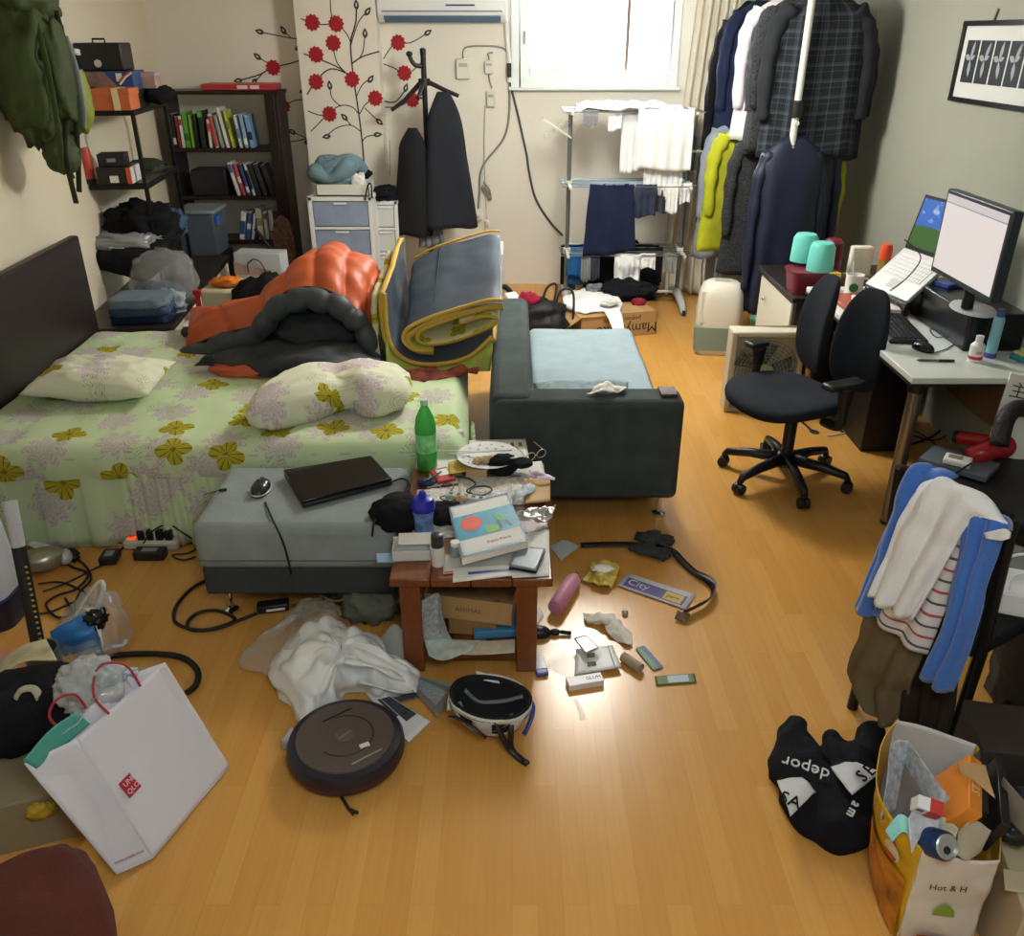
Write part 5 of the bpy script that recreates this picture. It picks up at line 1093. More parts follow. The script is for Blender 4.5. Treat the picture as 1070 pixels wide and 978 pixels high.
mb=MB();x=mcx-.0012;mb.add([(x,my1-.018,mz0+.025),(x,my0+.018,mz0+.025),(x,my0+.018,mz1-.018),(x,my1-.018,mz1-.018)],[(0,1,2,3)],0,None,[(0,0),(1,0),(1,1),(0,1)]);obj('screen',mb,page(),mo_,smooth=0)
mb=MB();mb.tube([(mcx+.06,3.68,DZ+.19),(mcx+.055,3.68,mz0+.1)],.025,12);obj('stand_neck',mb,black_p,mo_)
mb=MB();mb.lathe([(0,0),(.11,0),(.105,.012),(.03,.022),(0,.022)],30,M=Tm((2.04,3.72,DZ+.17)),sx=.8,sy=1.15);obj('stand_base',mb,mat('silver plastic','#c4cbd0',.3,.2),mo_)
T=None
for o in kids(mo_):pass
mb=MB();mb.box((0,0,.01),(.12,.09,.02));one('blue_card','small blue card lying under the monitor edge','card',mb,mat('blue gloss card','#2f4f9c',.35),(2.12,4.12,DZ+.171),.4,bevel=.002)
k=thing('keyboard','black computer keyboard lying along the desk edge','keyboard',(1.83,3.98,DZ),-.12+PI/2)
mb=MB();mb.box((0,0,.011),(.47,.17,.02));obj('keyboard_case',mb,black_p,k,bevel=.005)
mb=MB()
for r_ in range(6):
 for q in range(18):mb.box((-.215+.43*(q+.5)/18,-.066+.132*(r_+.5)/6,.023),(.02,.018,.008),taper=.85)
obj('keys',mb,mat('black keys','#26272b',.45),k)
def mouse(name,label,loc,rz,m,s=1.):
 t=thing(name,label,'mouse',loc,rz)
 mb=MB();mb.blob((0,0,.004),(.055*s,.032*s,.032*s),e=.9,flatz=-.004);obj('mouse_body',mb,m,t,smooth=180)
 mb=MB();mb.lathe([(0,-.004),(.009,-.004),(.009,.004),(0,.004)],12,M=Tm((.028*s,0,.03*s),0,PI/2));obj('scroll_wheel',mb,mat('grey rubber','#55585c',.6),t)
 return t
mouse('mouse','black computer mouse on the desk beside the keyboard',pz(964,366,DZ)+Vector((0,0,.002)),2.0,mat('black gloss plastic','#131417',.2))
cable('mouse_cable','thin black cable curling from the desk mouse to the black box',[pz(x,y,DZ+.004)for x,y in((978,368),(990,364),(998,357),(990,352),(978,352),(972,344),(982,340))],.0025,bcab)
t=thing('pen','black and silver pen lying near the desk corner','pen',pz(978,378,DZ)+Vector((0,0,.006)),-.05)
mb=MB();mb.tube([(-.07,0,0),(.01,0,0)],.005,10);mb.tube([(-.085,0,0),(-.07,0,0)],[.001,.005],10);obj('barrel',mb,mat('silver pen','#8d9298',.3,.6),t)
mb=MB();mb.tube([(.01,0,0),(.075,0,0)],.0058,10);obj('cap',mb,black_p,t)
p=pz(1018,377,DZ)
t=thing('medicine_bottle','small white bottle with a red printed band on the desk','bottle',p,.2)
mb=MB();mb.lathe([(0,0),(.028,0),(.029,.01),(.029,.07),(.016,.085),(0,.085)],24);obj('bottle_body',mb,white_p,t)
mb=MB();mb.lathe([(.0295,.012),(.0295,.026)],24);mb.text('888',.018,fr((-.012,-.0298,.044),(1,-.2,0),(-.2,-1,0)),0);obj('red_band',mb,mat('red print','#c23a36',.5),t)
mb=MB();mb.lathe([(.015,.083),(.016,.112),(0,.113)],20);obj('cap',mb,white_p,t)
p=pz(1034,373,DZ)
t=thing('deodorant_can','tall pale turquoise spray tube with a violet cap on the desk','spray can',p)
mb=MB();mb.lathe([(0,.02),(.023,.02),(.023,.17),(.018,.182),(0,.182)],24);obj('tube_body',mb,mat('pale turquoise print','#86c3cf',.35),t)
mb=MB();mb.lathe([(0,0),(.024,0),(.024,.022),(0,.022)],20);obj('base_ring',mb,mat('violet plastic','#4b4fa0',.35),t);mb=MB();mb.lathe([(.016,.18),(.014,.215),(0,.216)],16);obj('cap',mb,mat('violet plastic','#4b4fa0',.35),t)
p=pz(1062,362,DZ)
t=thing('storage_tub','clear plastic tub with a blue rim behind the turquoise tube','tub',p+Vector((.06,.03,0)))
mb=MB();mb.lathe([(0,0),(.06,0),(.068,.12),(.064,.12),(.057,.006),(0,.006)],28);obj('tub_body',mb,mat('frosted clear plastic','#b9c2c9',.3,alpha=.6),t)
mb=MB();mb.lathe([(.066,.115),(.072,.115),(.072,.13),(.064,.13)],28);obj('rim',mb,mat('blue rim','#3f5fb0',.4),t)
p=pz(1062,376,DZ)
t=thing('sticky_note_block','turquoise note holder with a yellow note pad at the right end of the desk','note pad',p+Vector((.03,0,0)),.3)
mb=MB();mb.box((0,0,.012),(.09,.075,.024));obj('holder',mb,mat('turquoise gloss','#2f8f9d',.3),t,bevel=.004)
mb=MB();mb.box((0,.005,.03),(.06,.05,.012));obj('note_pad',mb,mat('yellow paper','#dcd68c',.7),t)
cable('cable','thin black cable crossing the open laptop keyboard',[pY(945,250,4.3),pY(962,268,4.2),pY(950,288,4.15),pY(930,304,4.12)],.003,bcab)
fn=thing('box_fan','white framed box fan with a round green grille standing behind the office chair','fan',(1.46,4.74,0),-.05)
mb=MB();fw,fh,fd=.42,.49,.13
frame_rect(mb,-fw/2,fw/2,0,fh,-fd/2,fd/2,.03);mb.b2((-fw/2+.02,.03,.02),(fw/2-.02,.055,fh-.02));obj('fan_case',mb,mat('ivory fan case','#c9c4b0',.45),fn,bevel=.008)
mb=MB();gcol=mat('grey green wire','#7c8f88',.4)
for rr in np.linspace(.05,.19,8):mb.tube([(rr*math.cos(a),-.055,.25+rr*math.sin(a))for a in np.linspace(0,2*PI,40,endpoint=False)],.0025,5,closed=True)
for a in np.linspace(0,2*PI,24,endpoint=False):mb.tube([(.05*math.cos(a),-.056,.25+.05*math.sin(a)),(.19*math.cos(a+.5),-.056,.25+.19*math.sin(a+.5))],.002,4)
obj('grille',mb,gcol,fn,smooth=60)
mb=MB();mb.lathe([(0,0),(.05,0),(.048,.012),(0,.016)],24,M=Tm((0,-.056,.25),0,PI/2));obj('hub',mb,mat('sage hub','#8fa98a',.4),fn)
mb=MB()
for k in range(5):
 a=k*2*PI/5;mb.add([(.04*math.cos(a),-.02,.25+.04*math.sin(a)),(.17*math.cos(a-.1),-.035,.25+.17*math.sin(a-.1)),(.175*math.cos(a+.5),-.0,.25+.175*math.sin(a+.5)),(.04*math.cos(a+.6),.0,.25+.04*math.sin(a+.6))],[(0,1,2,3)])
obj('blade',mb,mat('smoky blade','#59625c',.4),fn,solid=.003)
oc=thing('office_chair','black office chair with a split double backrest on wheels','office chair',(1.36,3.84,0),PI+.41)
cf=cloth_mat('black chair fabric','#20242c',.15)
for k in range(6):
 a=math.radians(60*k+8);dx,dy=math.cos(a),math.sin(a)
 mb=MB();mb.tube([(dx*.03,dy*.03,.115),(dx*.18,dy*.18,.105),(dx*.29,dy*.29,.085),(dx*.305,dy*.305,.06)],[.03,.024,.02,.016],10);s_=obj('star_leg',mb,black_p,oc,smooth=180)
 mb=MB()
 for sd in(-1,1):mb.lathe([(0,-.011),(.026,-.011),(.028,0),(.026,.011),(0,.011)],16,M=Tm((dx*.305-dy*.014*sd,dy*.305+dx*.014*sd,.028),a,PI/2))
 obj('caster',mb,black_p,s_)
mb=MB();mb.lathe([(0,.08),(.05,.08),(.045,.14),(.03,.15),(.03,.36),(.06,.38),(0,.385)],20);obj('gas_lift',mb,black_p,oc)
mb=MB();mb.box((.0,.0,.385),(.28,.18,.04));obj('seat_plate',mb,black_p,oc,bevel=.01)
mb=MB();nu,nv=44,20;vs,fs=[],[]
for j in range(nv+1):
 th=-PI/2+PI*j/nv
 for i in range(nu):
  ph=2*PI*i/nu;sg=lambda a,p:math.copysign(abs(a)**p,a)
  x=sg(math.cos(th),.5)*sg(math.cos(ph),.75);y=sg(math.cos(th),.5)*sg(math.sin(ph),.75);z=sg(math.sin(th),.7)
  zz=z*.045+(.012*x*x if False else 0)-(.03*max(0,x-.3)**1.5)-.018*math.exp(-((x+.3)**2+y*y)*3)*(z>0)+.018*y*y
  vs.append((x*.255+.06,y*.265*(1+.05*x),.45+zz))
for j in range(nv):
 for i in range(nu):fs.append((j*nu+i,j*nu+(i+1)%nu,(j+1)*nu+(i+1)%nu,(j+1)*nu+i))
mb.add(vs,fs);obj('seat',mb,cf,oc,smooth=180)
for sd in(-1,1):
 mb=MB();M_=Tm((-.22,sd*.142,.735),sd*.24,0,-.10)
 vs,fs=[],[];nu,nv=36,24
 for j in range(nv+1):
  th=-PI/2+PI*j/nv
  for i in range(nu):
   ph=2*PI*i/nu;sg=lambda a,p:math.copysign(abs(a)**p,a)
   x=math.cos(th)*sg(math.cos(ph),.6);y=sg(math.cos(th),.62)*math.sin(ph);z=sg(math.sin(th),.8)
   wv=1-.12*z-.10*(z>.3)*(z-.3)
   vs.append((x*.035+.03*y*y-.035*z*z*.6+.01,y*.128*wv,z*.24))
 for j in range(nv):
  for i in range(nu):fs.append((j*nu+i,j*nu+(i+1)%nu,(j+1)*nu+(i+1)%nu,(j+1)*nu+i))
 mb.add(vs,fs,0,M_);obj('backrest',mb,cf,oc,smooth=180)
 mb=MB();mb.tube(spline([(-.12,0,.39),(-.26,sd*.02,.42),(-.295,sd*.07,.6),(-.285,sd*.1,.7)],16),.016,8);obj('back_support',mb,black_p,oc,smooth=180)
 mb=MB();mb.tube(spline([(.0,sd*.2,.395),(.0,sd*.30,.41),(.0,sd*.305,.52),(.0,sd*.305,.60)],16),[.022]*10+[.028,.03,.032,.034,.036,.036],10,flat=1.0);a_=obj('arm',mb,black_p,oc,smooth=180)
 mb=MB();mb.box((.02,sd*.305,.615),(.11 if sd<0 else .2,.075,.03));obj('arm_pad',mb,black_p,a_,bevel=.012)
mb=MB();mb.tube([(.1,.17,.40),(.12,.26,.395)],.005,8);mb.blob((.12,.28,.395),(.02,.025,.006));obj('height_lever',mb,mat('grey lever','#6d7379',.4),oc,smooth=180)
for lab,pts,m,r in(('white cable snaking on the floor behind the office chair',[(865,455),(885,452),(905,446),(925,446),(930,456),(915,460)],mat('white cable','#cfcdc4',.5),.004),('thick black cable along the floor under the desk',[(862,442),(885,452),(910,462),(945,465),(970,458),(985,448)],bcab,.008),('black cable loop on the floor at the desk leg',[(900,440),(918,458),(930,464),(950,455),(975,460),(1000,450)],bcab,.005),('thin black cable on the floor by the desk leg',[(870,447),(900,444),(930,440),(960,452),(985,470)],bcab,.004),('brown cable hanging from the desk down to the floor',[(1000,403),(1003,430)],mat('brown cable','#3f2d20',.5),.004)):
 if 'hanging' in lab:P=[(2.28,3.5,.72),(2.27,3.55,.4),(2.25,3.6,.1),(2.18,3.75,.01),(2.05,3.9,.006)]
 else:P=floorpts(pts,r+.002)
 cable('cable',lab,P,r,m)
mb=MB();mb.box((0,0,.025),(.26,.06,.05));one('power_strip','black power strip on the floor behind the office chair','power strip',mb,black_p,pz(885,444),.3,bevel=.008)
A,B,C_=pX(1008,21,XR),pX(998,103,XR),pX(1075,116,XR)
pw0,pw1,pzz0,pzz1=4.22,5.10,1.67,2.055
pc=thing('framed_picture','black framed picture of pale flowers hanging on the right wall','picture',(XR,0,0))
mb=MB()
def rxf(y0_,y1_,z0_,z1_,x0_,x1_):mb.b2((-x1_,y0_,z0_),(-x0_,y1_,z1_))
t_=.022;rxf(pw0,pw1,pzz0,pzz0+t_,0,.025);rxf(pw0,pw1,pzz1-t_,pzz1,0,.025);rxf(pw0,pw0+t_,pzz0+t_,pzz1-t_,0,.025);rxf(pw1-t_,pw1,pzz0+t_,pzz1-t_,0,.025);obj('picture_frame',mb,black_p,pc,bevel=.002)
mb=MB();rxf(pw0+.015,pw1-.015,pzz0+.015,pzz1-.015,.002,.01);mt_=obj('mount_board',mb,mat('grey white mount','#cdd0cd',.8),pc)
fl_=mat('grey petals','#9aa0a6',.7)
for k in range(5):
 yb=pw1-.135-.148*k
 mb=MB();rxf(yb-.066,yb+.066,1.765,1.965,.0095,.0115);pr=obj('print',mb,mat('charcoal print','#2b3138',.6),mt_)
 mb=MB();rnd=random.Random(k)
 for(a,l,w)in((1.1+.3*rnd.random(),.09,.014),(2.6+.3*rnd.random(),.06,.014),(-1.35-.3*rnd.random(),.085,.016),(.3+.4*rnd.random(),.05,.01)):
  cy,cz=yb,1.875;pts=[(-.0125-.0002*len(mb.f),cy-math.cos(a)*l*s_-math.sin(a)*w*math.sin(PI*s_)*e,cz+math.sin(a)*l*s_-math.cos(a)*w*math.sin(PI*s_)*e)for e,ss in((1,np.linspace(0,1,7)),(-1,np.linspace(1,0,7)[1:-1]))for s_ in ss]
  mb.add(pts,[tuple(range(len(pts)))])
 obj('flower_image',mb,fl_,pr,smooth=0)
mb=MB();mb.tube([(-.008,4.82,pzz1),(-.008,4.80,pzz1+.05)],.006,6);obj('hanging_hook',mb,mat('grey hook','#7c7a6d',.5),pc)
mb=MB();p=pX(903,119,XR-.01);mb.box((p.x,p.y,p.z),(.012,.015,.04));t=one('cord_pull','small white cord pull hanging on the right wall near the clothes','cord',mb,white_p)
cable('pull_cord','thin pale cord hanging down the right wall',[pX(919,0,XR-.008),pX(916,30,XR-.008),pX(909,75,XR-.008),pX(904,115,XR-.008)],.0025,mat('pale cord','#c9c7b4',.6))
chA,chB=Vector((1.07,2.22,.9)),Vector((1.28,1.87,.9))
xd=(chB-chA).normalized();nd=Vector((xd.y,-xd.x,0))
if nd.x>0:nd=-nd
ch=thing('folding_chair','black chair turned away with clothes hung over its back','chair',(1.36,2.14,0),math.atan2(-nd.y,-nd.x))
bw_=.165
for sy in(-1,1):
 mb=MB();mb.tube([(-.17,sy*bw_,.0),(-.155,sy*bw_,.45),(-.20,sy*bw_,.9)],.018,10);obj('back_leg',mb,black_m,ch,smooth=60)
 mb=MB();mb.tube([(.24,sy*bw_,0),(.22,sy*bw_,.43)],.016,10);obj('front_leg',mb,black_m,ch,smooth=60)
 mb=MB();mb.tube([(-.165,sy*bw_,.15),(.235,sy*bw_,.15)],.01,8);obj('stretcher',mb,black_m,ch)
mb=MB();mb.tube([(-.165,-bw_,.19),(-.165,bw_,.19)],.012,8);obj('cross_rail',mb,black_m,ch)
mb=MB();mb.b2((-.17,-bw_,.425),(.26,bw_,.465));obj('seat',mb,cloth_mat('black seat vinyl','#17181b'),ch,bevel=.012)
mb=MB();mb.box((-.185,0,.76),(.03,bw_*2,.3),ry=-.11);obj('backrest',mb,MATS['black seat vinyl'],ch,bevel=.01)
def hp(x,y,off):
 o=chA+nd*off;r=Vector(_ray(x,y));t_=(o-Vector((0,0,EYE))).dot(nd)/r.dot(nd)
 return Vector((0,0,EYE))+r*t_
khaki=cloth_mat('khaki cotton','#6e5f45',.12);dkhaki=cloth_mat('dark brown cotton','#2c241c');bluef=mat('bright blue fleece','#3a6fc4',.75,var=.06,bump=.25,bscale=160,sheen=.4);blued=mat('dark blue lining','#2a3f7e',.7,var=.1,bump=.3,bscale=60)
def hang(name,label,m,rows,off,seed=0,amp=.012,nu=30,nv=36,solid=.008,fa=0,ff=3,cat='clothes',uvs=1.):
 G=[[hp(x,y,off+(o if len(q)>2 else 0))for q in r for x,y,o in[(q[0],q[1],q[2]if len(q)>2 else 0)]]for r in rows]
 mb=MB();mb.grid(G,nu,nv,amp=amp,freq=9,seed=seed,foldamp=fa,foldfreq=ff)
 return one(name,label,cat,mb,m,group='clothes hung over the black chair',smooth=180,solid=solid)
hang('trousers','dark brown trouser leg hanging lowest under the blue jacket',dkhaki,[[(945,620),(975,630),(1008,640)],[(940,690),(968,700),(1002,705)],[(936,742),(962,760),(990,770)]],.0,3,.012,fa=.012)
hang('trousers','khaki trousers hanging at the lower left under the white shirts',khaki,[[(912,600),(950,615),(990,625)],[(900,655),(935,668),(965,680)],[(882,700),(912,720),(948,728)],[(893,722),(917,752),(934,758)]],.025,5,.014,fa=.018,ff=2.5)
stripes=bpy.data.materials.new('white jersey with red and grey stripes');stripes.use_nodes=True
nt=stripes.node_tree;N=nt.nodes.new;L=nt.links.new;b=nt.nodes['Principled BSDF'];b.inputs['Roughness'].default_value=.9
uv=N('ShaderNodeUVMap');sp=N('ShaderNodeSeparateXYZ');L(uv.outputs[0],sp.inputs[0]);prev=None
for k,(off_,colr)in enumerate(((0.,'#b0505a'),(.5,'#4b5560'))):
 a_=N('ShaderNodeMath');a_.operation='MULTIPLY_ADD';a_.inputs[1].default_value=1/.075;a_.inputs[2].default_value=off_;L(sp.outputs[1],a_.inputs[0])
 f_=N('ShaderNodeMath');f_.operation='FRACT';L(a_.outputs[0],f_.inputs[0]);g=N('ShaderNodeMath');g.operation='LESS_THAN';g.inputs[1].default_value=.11;L(f_.outputs[0],g.inputs[0])
 mx=N('ShaderNodeMix');mx.data_type='RGBA';L(g.outputs[0],mx.inputs[0]);mx.inputs[7].default_value=lin(colr)
 if prev is None:mx.inputs[6].default_value=lin('#d9d6d2')
 else:L(prev,mx.inputs[6])
 prev=mx.outputs[2]
L(prev,b.inputs['Base Color'])
hang('blue_jacket','bright blue jacket sleeve hanging at the left of the chair back',[bluef,blued],[[(955,496,-.02),(975,488,-.03),(1000,500,-.04)],[(945,498),(958,494),(985,508)],[(928,545),(942,545),(965,555)],[(908,595),(925,598),(945,605)],[(893,632),(908,642),(925,642)]],.04,7,.01,fa=.012,ff=2,solid=.012)
hang('striped_shirt','white shirt with red and grey stripes hanging beneath the white t-shirt',stripes,[[(960,530),(990,538),(1022,545)],[(945,570),(975,580),(1005,590)],[(925,610),(955,625),(985,640)],[(909,640),(935,662),(966,684)]],.055,9,.008,fa=.014,ff=2.2)
hang('blue_jacket','bright blue jacket side hanging at the right of the chair back',[bluef,blued],[[(1025,528,-.03),(1042,535,-.04),(1056,552,-.05)],[(1010,540),(1028,540),(1048,556)],[(1000,590),(1015,595),(1030,600)],[(985,650),(1000,655),(1016,655)],[(962,700),(975,712),(992,722)]],.075,11,.008,fa=.02,ff=2.2,solid=.012)
hang('white_tshirt','plain white t-shirt draped over the middle of the chair back',brightw,[[(975,500,-.05),(1010,512,-.06),(1052,548,-.06)],[(958,512),(990,506),(1050,545,-.02)],[(938,545),(972,545),(1015,542)],[(920,590),(950,595),(985,592)],[(907,622),(930,636),(952,650)]],.095,13,.010,fa=.016,ff=2.4)
hang('white_tshirt','white shirt collar peeping out at the right end of the chair back',brightw,[[(1030,556),(1050,552),(1057,556)],[(1032,562),(1048,564),(1056,562)]],.10,15,.004,nu=14,nv=8)
tr=thing('black_case','black hard case on the floor right of the chair, carrying a red hairdryer','case',(2.0,2.95,0))
mb=MB();mb.box((0,0,.21),(.62,.56,.42));obj('case_body',mb,mat('black hard shell','#101113',.45),tr,bevel=.015)
mb=MB();mb.box((0,0,.37),(.626,.566,.02));obj('lid_rim',mb,black_p,tr,bevel=.004)
t=thing('folded_notebook','grey notebook lying open on the front corner of the black case','notebook',pz(996,487,.425)+Vector((.02,0,0)),-.75)
mb=MB();mb.box((0,0,.014),(.26,.17,.028));obj('cover',mb,mat('blue grey plastic','#59636e',.4),t,bevel=.005)
mb=MB();mb.box((0,.03,.0),(.26,.17,.012));obj('base',mb,black_p,t)
t=thing('charger','white charger lying on the grey notebook','charger',pz(1000,484,.455),-.6)
mb=MB();mb.box((0,0,.012),(.1,.075,.024));obj('charger_body',mb,white_p,t,bevel=.006)
mb=MB();mb.box((-.01,.0,.025),(.05,.03,.004));obj('label',mb,mat('tan label','#8d8672',.5),t)
cable('cable','black cable across the white charger',[pz(988,500,.47),pz(1002,492,.49),pz(1015,484,.48)],.004,bcab)
hd=thing('hair_dryer','red hairdryer lying on the black case','hair dryer',pz(1030,468,.43)+Vector((0,0,.04)),.0)
redg=mat('red gloss plastic','#a3212a',.25)
ux=(pz(1045,462,.47)-pz(1003,460,.47)).normalized()
mb=MB();mb.M=Matrix();a0=pz(1012,478,.46)-hd.location;a1=pz(1046,466,.50)-hd.location
mb.tube([a0,a0.lerp(a1,.5),a1],[.035,.042,.052],18);mb.blob(a1,(.056,.056,.05));obj('barrel',mb,redg,hd,smooth=180)
mb=MB();b0=pz(1038,462,.47)-hd.location;b1=pz(1002,457,.45)-hd.location;mb.tube([b0,b1],[.026,.03],14);obj('handle',mb,redg,hd,smooth=60)
mb=MB();mb.tube([b1,b1+(b1-b0).normalized()*.02],[.031,.027],14);obj('end_cap',mb,black_p,hd)
mb=MB();mb.tube(spline([pY(1044,465,3.05),pY(1050,440,3.1),pY(1060,428,3.15),pY(1075,428,3.2),pY(1090,440,3.2)],24),.035,14);one('vacuum_hose','thick black ribbed hose arching over the hairdryer','hose',mb,mat('black hose','#1a1a1c',.6,bump=1.,bscale=40),smooth=180)
t=thing('paper_board','white board with a dark written sign leaning behind the hairdryer','board')
o0=pY(1032,455,3.28);
mb=MB();M_=fr((o0.x+.12,3.26,.58),(.96,-.1,.0),(-.2,-1,.3));mb.box((0,0,0),(.22,.34,.012),M=M_@Matrix.Rotation(-.18,4,'Z'));obj('board',mb,mat('white paper','#e3e3dd',.7),t,bevel=.002)
mb=MB();mb.text('\u4e3b',.07,M_@Matrix.Rotation(-.18,4,'Z')@Tm((-.06,.10,.0075)),0);obj('written_sign',mb,mat('dark ink','#3c4042',.7),t,smooth=0)
bk=thing('black_bag','tall black bag on the floor to the right of the black chair','bag',(1.78,2.02,0))
mb=MB();mb.blob((0,0,.28),(.26,.24,.30),.14,2.2,6,e=.6,nu=40,nv=26,flatz=-.28);obj('bag_body',mb,mat('black nylon','#191a1d',.6),bk,smooth=180)
mb=MB();mb.tube(spline([(-.2,-.1,.45),(-.25,-.12,.6),(-.1,-.14,.66),(.0,-.1,.5)],20),.014,8,flat=.5);obj('strap',mb,MATS['black webbing'],bk,smooth=180)
p=pz(1052,618,.62)
pb=thing('gift_bag','small white paper bag with string handles lying on the black bag','bag',(p.x+.06,p.y,.575),-.35)
mb=MB();mb.box((0,0,.035),(.22,.14,.07),taper=1.05);obj('bag_body',mb,mat('white glossy paper','#d7d9dc',.4),pb,bevel=.005)
for sy in(-.05,.05):
 mb=MB();mb.tube(spline([(-.06,sy,.07),(-.05,sy,.12),(.02,sy-.01,.14),(.07,sy,.07)],16),.004,6);obj('handle',mb,white_p,pb,smooth=180)
mb=MB();mb.grid([[(-.12,-.04,.0),(.0,-.05,.02),(.12,-.04,.0)],[(-.12,.04,.03),(0,.05,.05),(.12,.04,.02)]],18,10,amp=.015,freq=16);one('plastic_wrap','clear crumpled plastic wrap behind the small white paper bag','wrap',mb,film,(p.x+.08,p.y+.14,.61),-.3,smooth=180,solid=.002)
sw=thing('sweatshirt','black printed sweatshirt crumpled on the floor beside the paper bag','sweatshirt')
ol=[(805,800),(812,772),(822,758),(834,764),(845,790),(866,772),(885,778),(905,768),(918,778),(922,820),(915,870),(890,892),(855,880),(825,855),(808,825)]
ctr=pz(866,826);ring=spline([pz(x,y)for x,y in ol],60,True)
rows=[]
for f,z in((1.0,.004),(1.01,.03),(.9,.06),(.62,.075),(.3,.085),(.02,.08)):
 rows.append([ctr+(p-ctr)*f+Vector((0,0,z))for p in ring])
mb=MB();mb.grid(rows,96,44,amp=.03,freq=10,seed=3,closeu=True);body=obj('sweatshirt_body',mb,blk,sw,smooth=180)
wpatch=mat('white print','#c9ccd0',.8)
def ground_patch(name,pts,z,m,parent,amp=.012):
 a,b,c2,d=[pz(x,y,z)for x,y in pts]
 mb=MB();mb.grid([[a,a.lerp(b,.5),b],[a.lerp(d,.5),(a+b+c2+d)/4+Vector((0,0,.012)),b.lerp(c2,.5)],[d,d.lerp(c2,.5),c2]],14,14,amp=amp,freq=14);return obj(name,mb,m,parent,smooth=180,solid=.004)
ground_patch('print_patch',[(812,815),(838,812),(852,828),(826,852)],.085,wpatch,sw);ground_patch('print_patch',[(868,802),(895,796),(920,806),(890,832)],.10,wpatch,sw)
def flat_text(body,px_,z,size,dirpx,m,parent,name='lettering'):
 a,b=pz(px_[0],px_[1],z),pz(dirpx[0],dirpx[1],z)
 mb=MB();mb.text(body,size,fr(a,b-a,(0,-.25,1)),0,.002);return obj(name,mb,m,parent,smooth=0)
flat_text('depor',(842,802),.105,.055,(820,795),wpatch,sw);flat_text('a m',(892,846),.10,.04,(886,858),wpatch,sw);flat_text('SA',(826,836),.112,.05,(840,842),blk,sw);flat_text('S E',(905,808),.125,.05,(915,800),blk,sw)
bag_w=mat('white printed paper','#d6d2cd',.45,bump=.25,bscale=14);bag_y=mat('yellow printed paper','#d0a51e',.4,bump=.25,bscale=14)
rb=thing('paper_bag','yellow and white takeaway paper bag stuffed with rubbish','paper bag')
H_=.36
F0,F1,B1,B0=Vector((.945,1.365,0)),Vector((1.115,1.35,0)),Vector((1.18,1.66,0)),Vector((1.005,1.70,0))
up=lambda v,z,dx=0,dy=0:Vector((v.x+dx,v.y+dy,z))
def wall(name,a,b,a2,b2,m,bulge,n=12):
 rows=[]
 for k in range(4):
  f=k/3;rows.append([(a.lerp(b,u)).lerp(a2.lerp(b2,u),f)+Vector(bulge)*(math.sin(PI*u)*(.3+.7*f))for u in(0,.25,.5,.75,1)])
 mb=MB();mb.grid(rows,30,26,amp=.006,freq=10);return obj(name,mb,m,rb,smooth=180,solid=.002)
tF0,tF1,tB1,tB0=up(F0,H_,-.02,-.02),up(F1,H_-.01,-.025,-.03),up(B1,H_,.02),up(B0,H_+.05,-.01)
wf=wall('front_panel',F0,F1,tF0,tF1,bag_w,(0,-.012,0));wy=wall('side_panel',B0,F0,tB0,tF0,bag_y,(-.085,-.02,0));wall('back_panel',B1,B0,tB1,tB0,bag_w,(0,.01,0));wall('side_panel',F1,B1,tF1,tB1,bag_y,(.02,0,0))
fmat=lambda u,v,off=.014:(F0.lerp(F1,u)).lerp(tF0.lerp(tF1,u),v)+Vector((-.1,-1,.06)).normalized()*off
xf=(F1-F0).normalized();nf=Vector((xf.y,-xf.x,.06)).normalized()
mb=MB();pts=[fmat(.32+.3*(.5+.5*math.cos(a)),.40+.12*math.sin(a))for a in np.linspace(0,PI,14)];mb.add(pts,[tuple(range(14))]);obj('green_print',mb,mat('green print','#7fa03a',.5),wf,smooth=0)
mb=MB()
mb.add([fmat(.2,.06),fmat(.95,.06),fmat(.95,.17),fmat(.2,.17)],[(0,1,2,3)]);obj('red_print',mb,mat('red orange print','#b8472e',.5),wf,smooth=0)
mb=MB();mb.text('\ub458\ub458',.034,fr(fmat(.72,.115,.016),xf,nf),0);obj('lettering',mb,bag_w,wf,smooth=0)
mb=MB();mb.text('Hot & H',.024,fr(fmat(.42,.70,.016),xf,nf),0);obj('lettering',mb,mat('dark ink','#3c4042',.7),wf,smooth=0)
sy_=lambda u,v,off=.006:(B0.lerp(F0,u)).lerp(tB0.lerp(tF0,u),v)+Vector((-.085,-.02,0))*(math.sin(PI*u)*(.3+.7*v))+Vector((-1,-.15,0)).normalized()*off
mb=MB();pts=[sy_(.80+.075*math.cos(a),.74+.08*math.sin(a))for a in np.linspace(0,2*PI,24,endpoint=False)];mb.add(pts,[tuple(range(24))]);obj('badge',mb,mat('cream badge','#d9cdb8',.5),wy,smooth=0)
mb=MB();pts=[sy_(.80+.06*math.cos(a),.72+.055*math.sin(a),.008)for a in np.linspace(PI,2*PI,14)];mb.add(pts,[tuple(range(14))]);obj('red_print',mb,MATS['red orange print'],wy,smooth=0)
mb=MB();mb.grid([[sy_(u,v,.005)for u in np.linspace(.3,.96,6)]for v in np.linspace(.04,.62,5)],20,18);obj('food_picture',mb,mat('fried food print','#b8741f',.5,var=.55,vscale=16),wy,smooth=180)
news=mat('newsprint','#a3a8ae',.8,var=.35,vscale=70)
def sheetpx(name,label,m,rows,cat,seed=0,amp=.006,solid=.002,group='rubbish in the yellow paper bag'):
 mb=MB();mb.grid([[pz(x,y,z)for x,y,z in r]for r in rows],20,20,amp=amp,freq=10,seed=seed);return one(name,label,cat,mb,m,group=group,smooth=180,solid=solid)
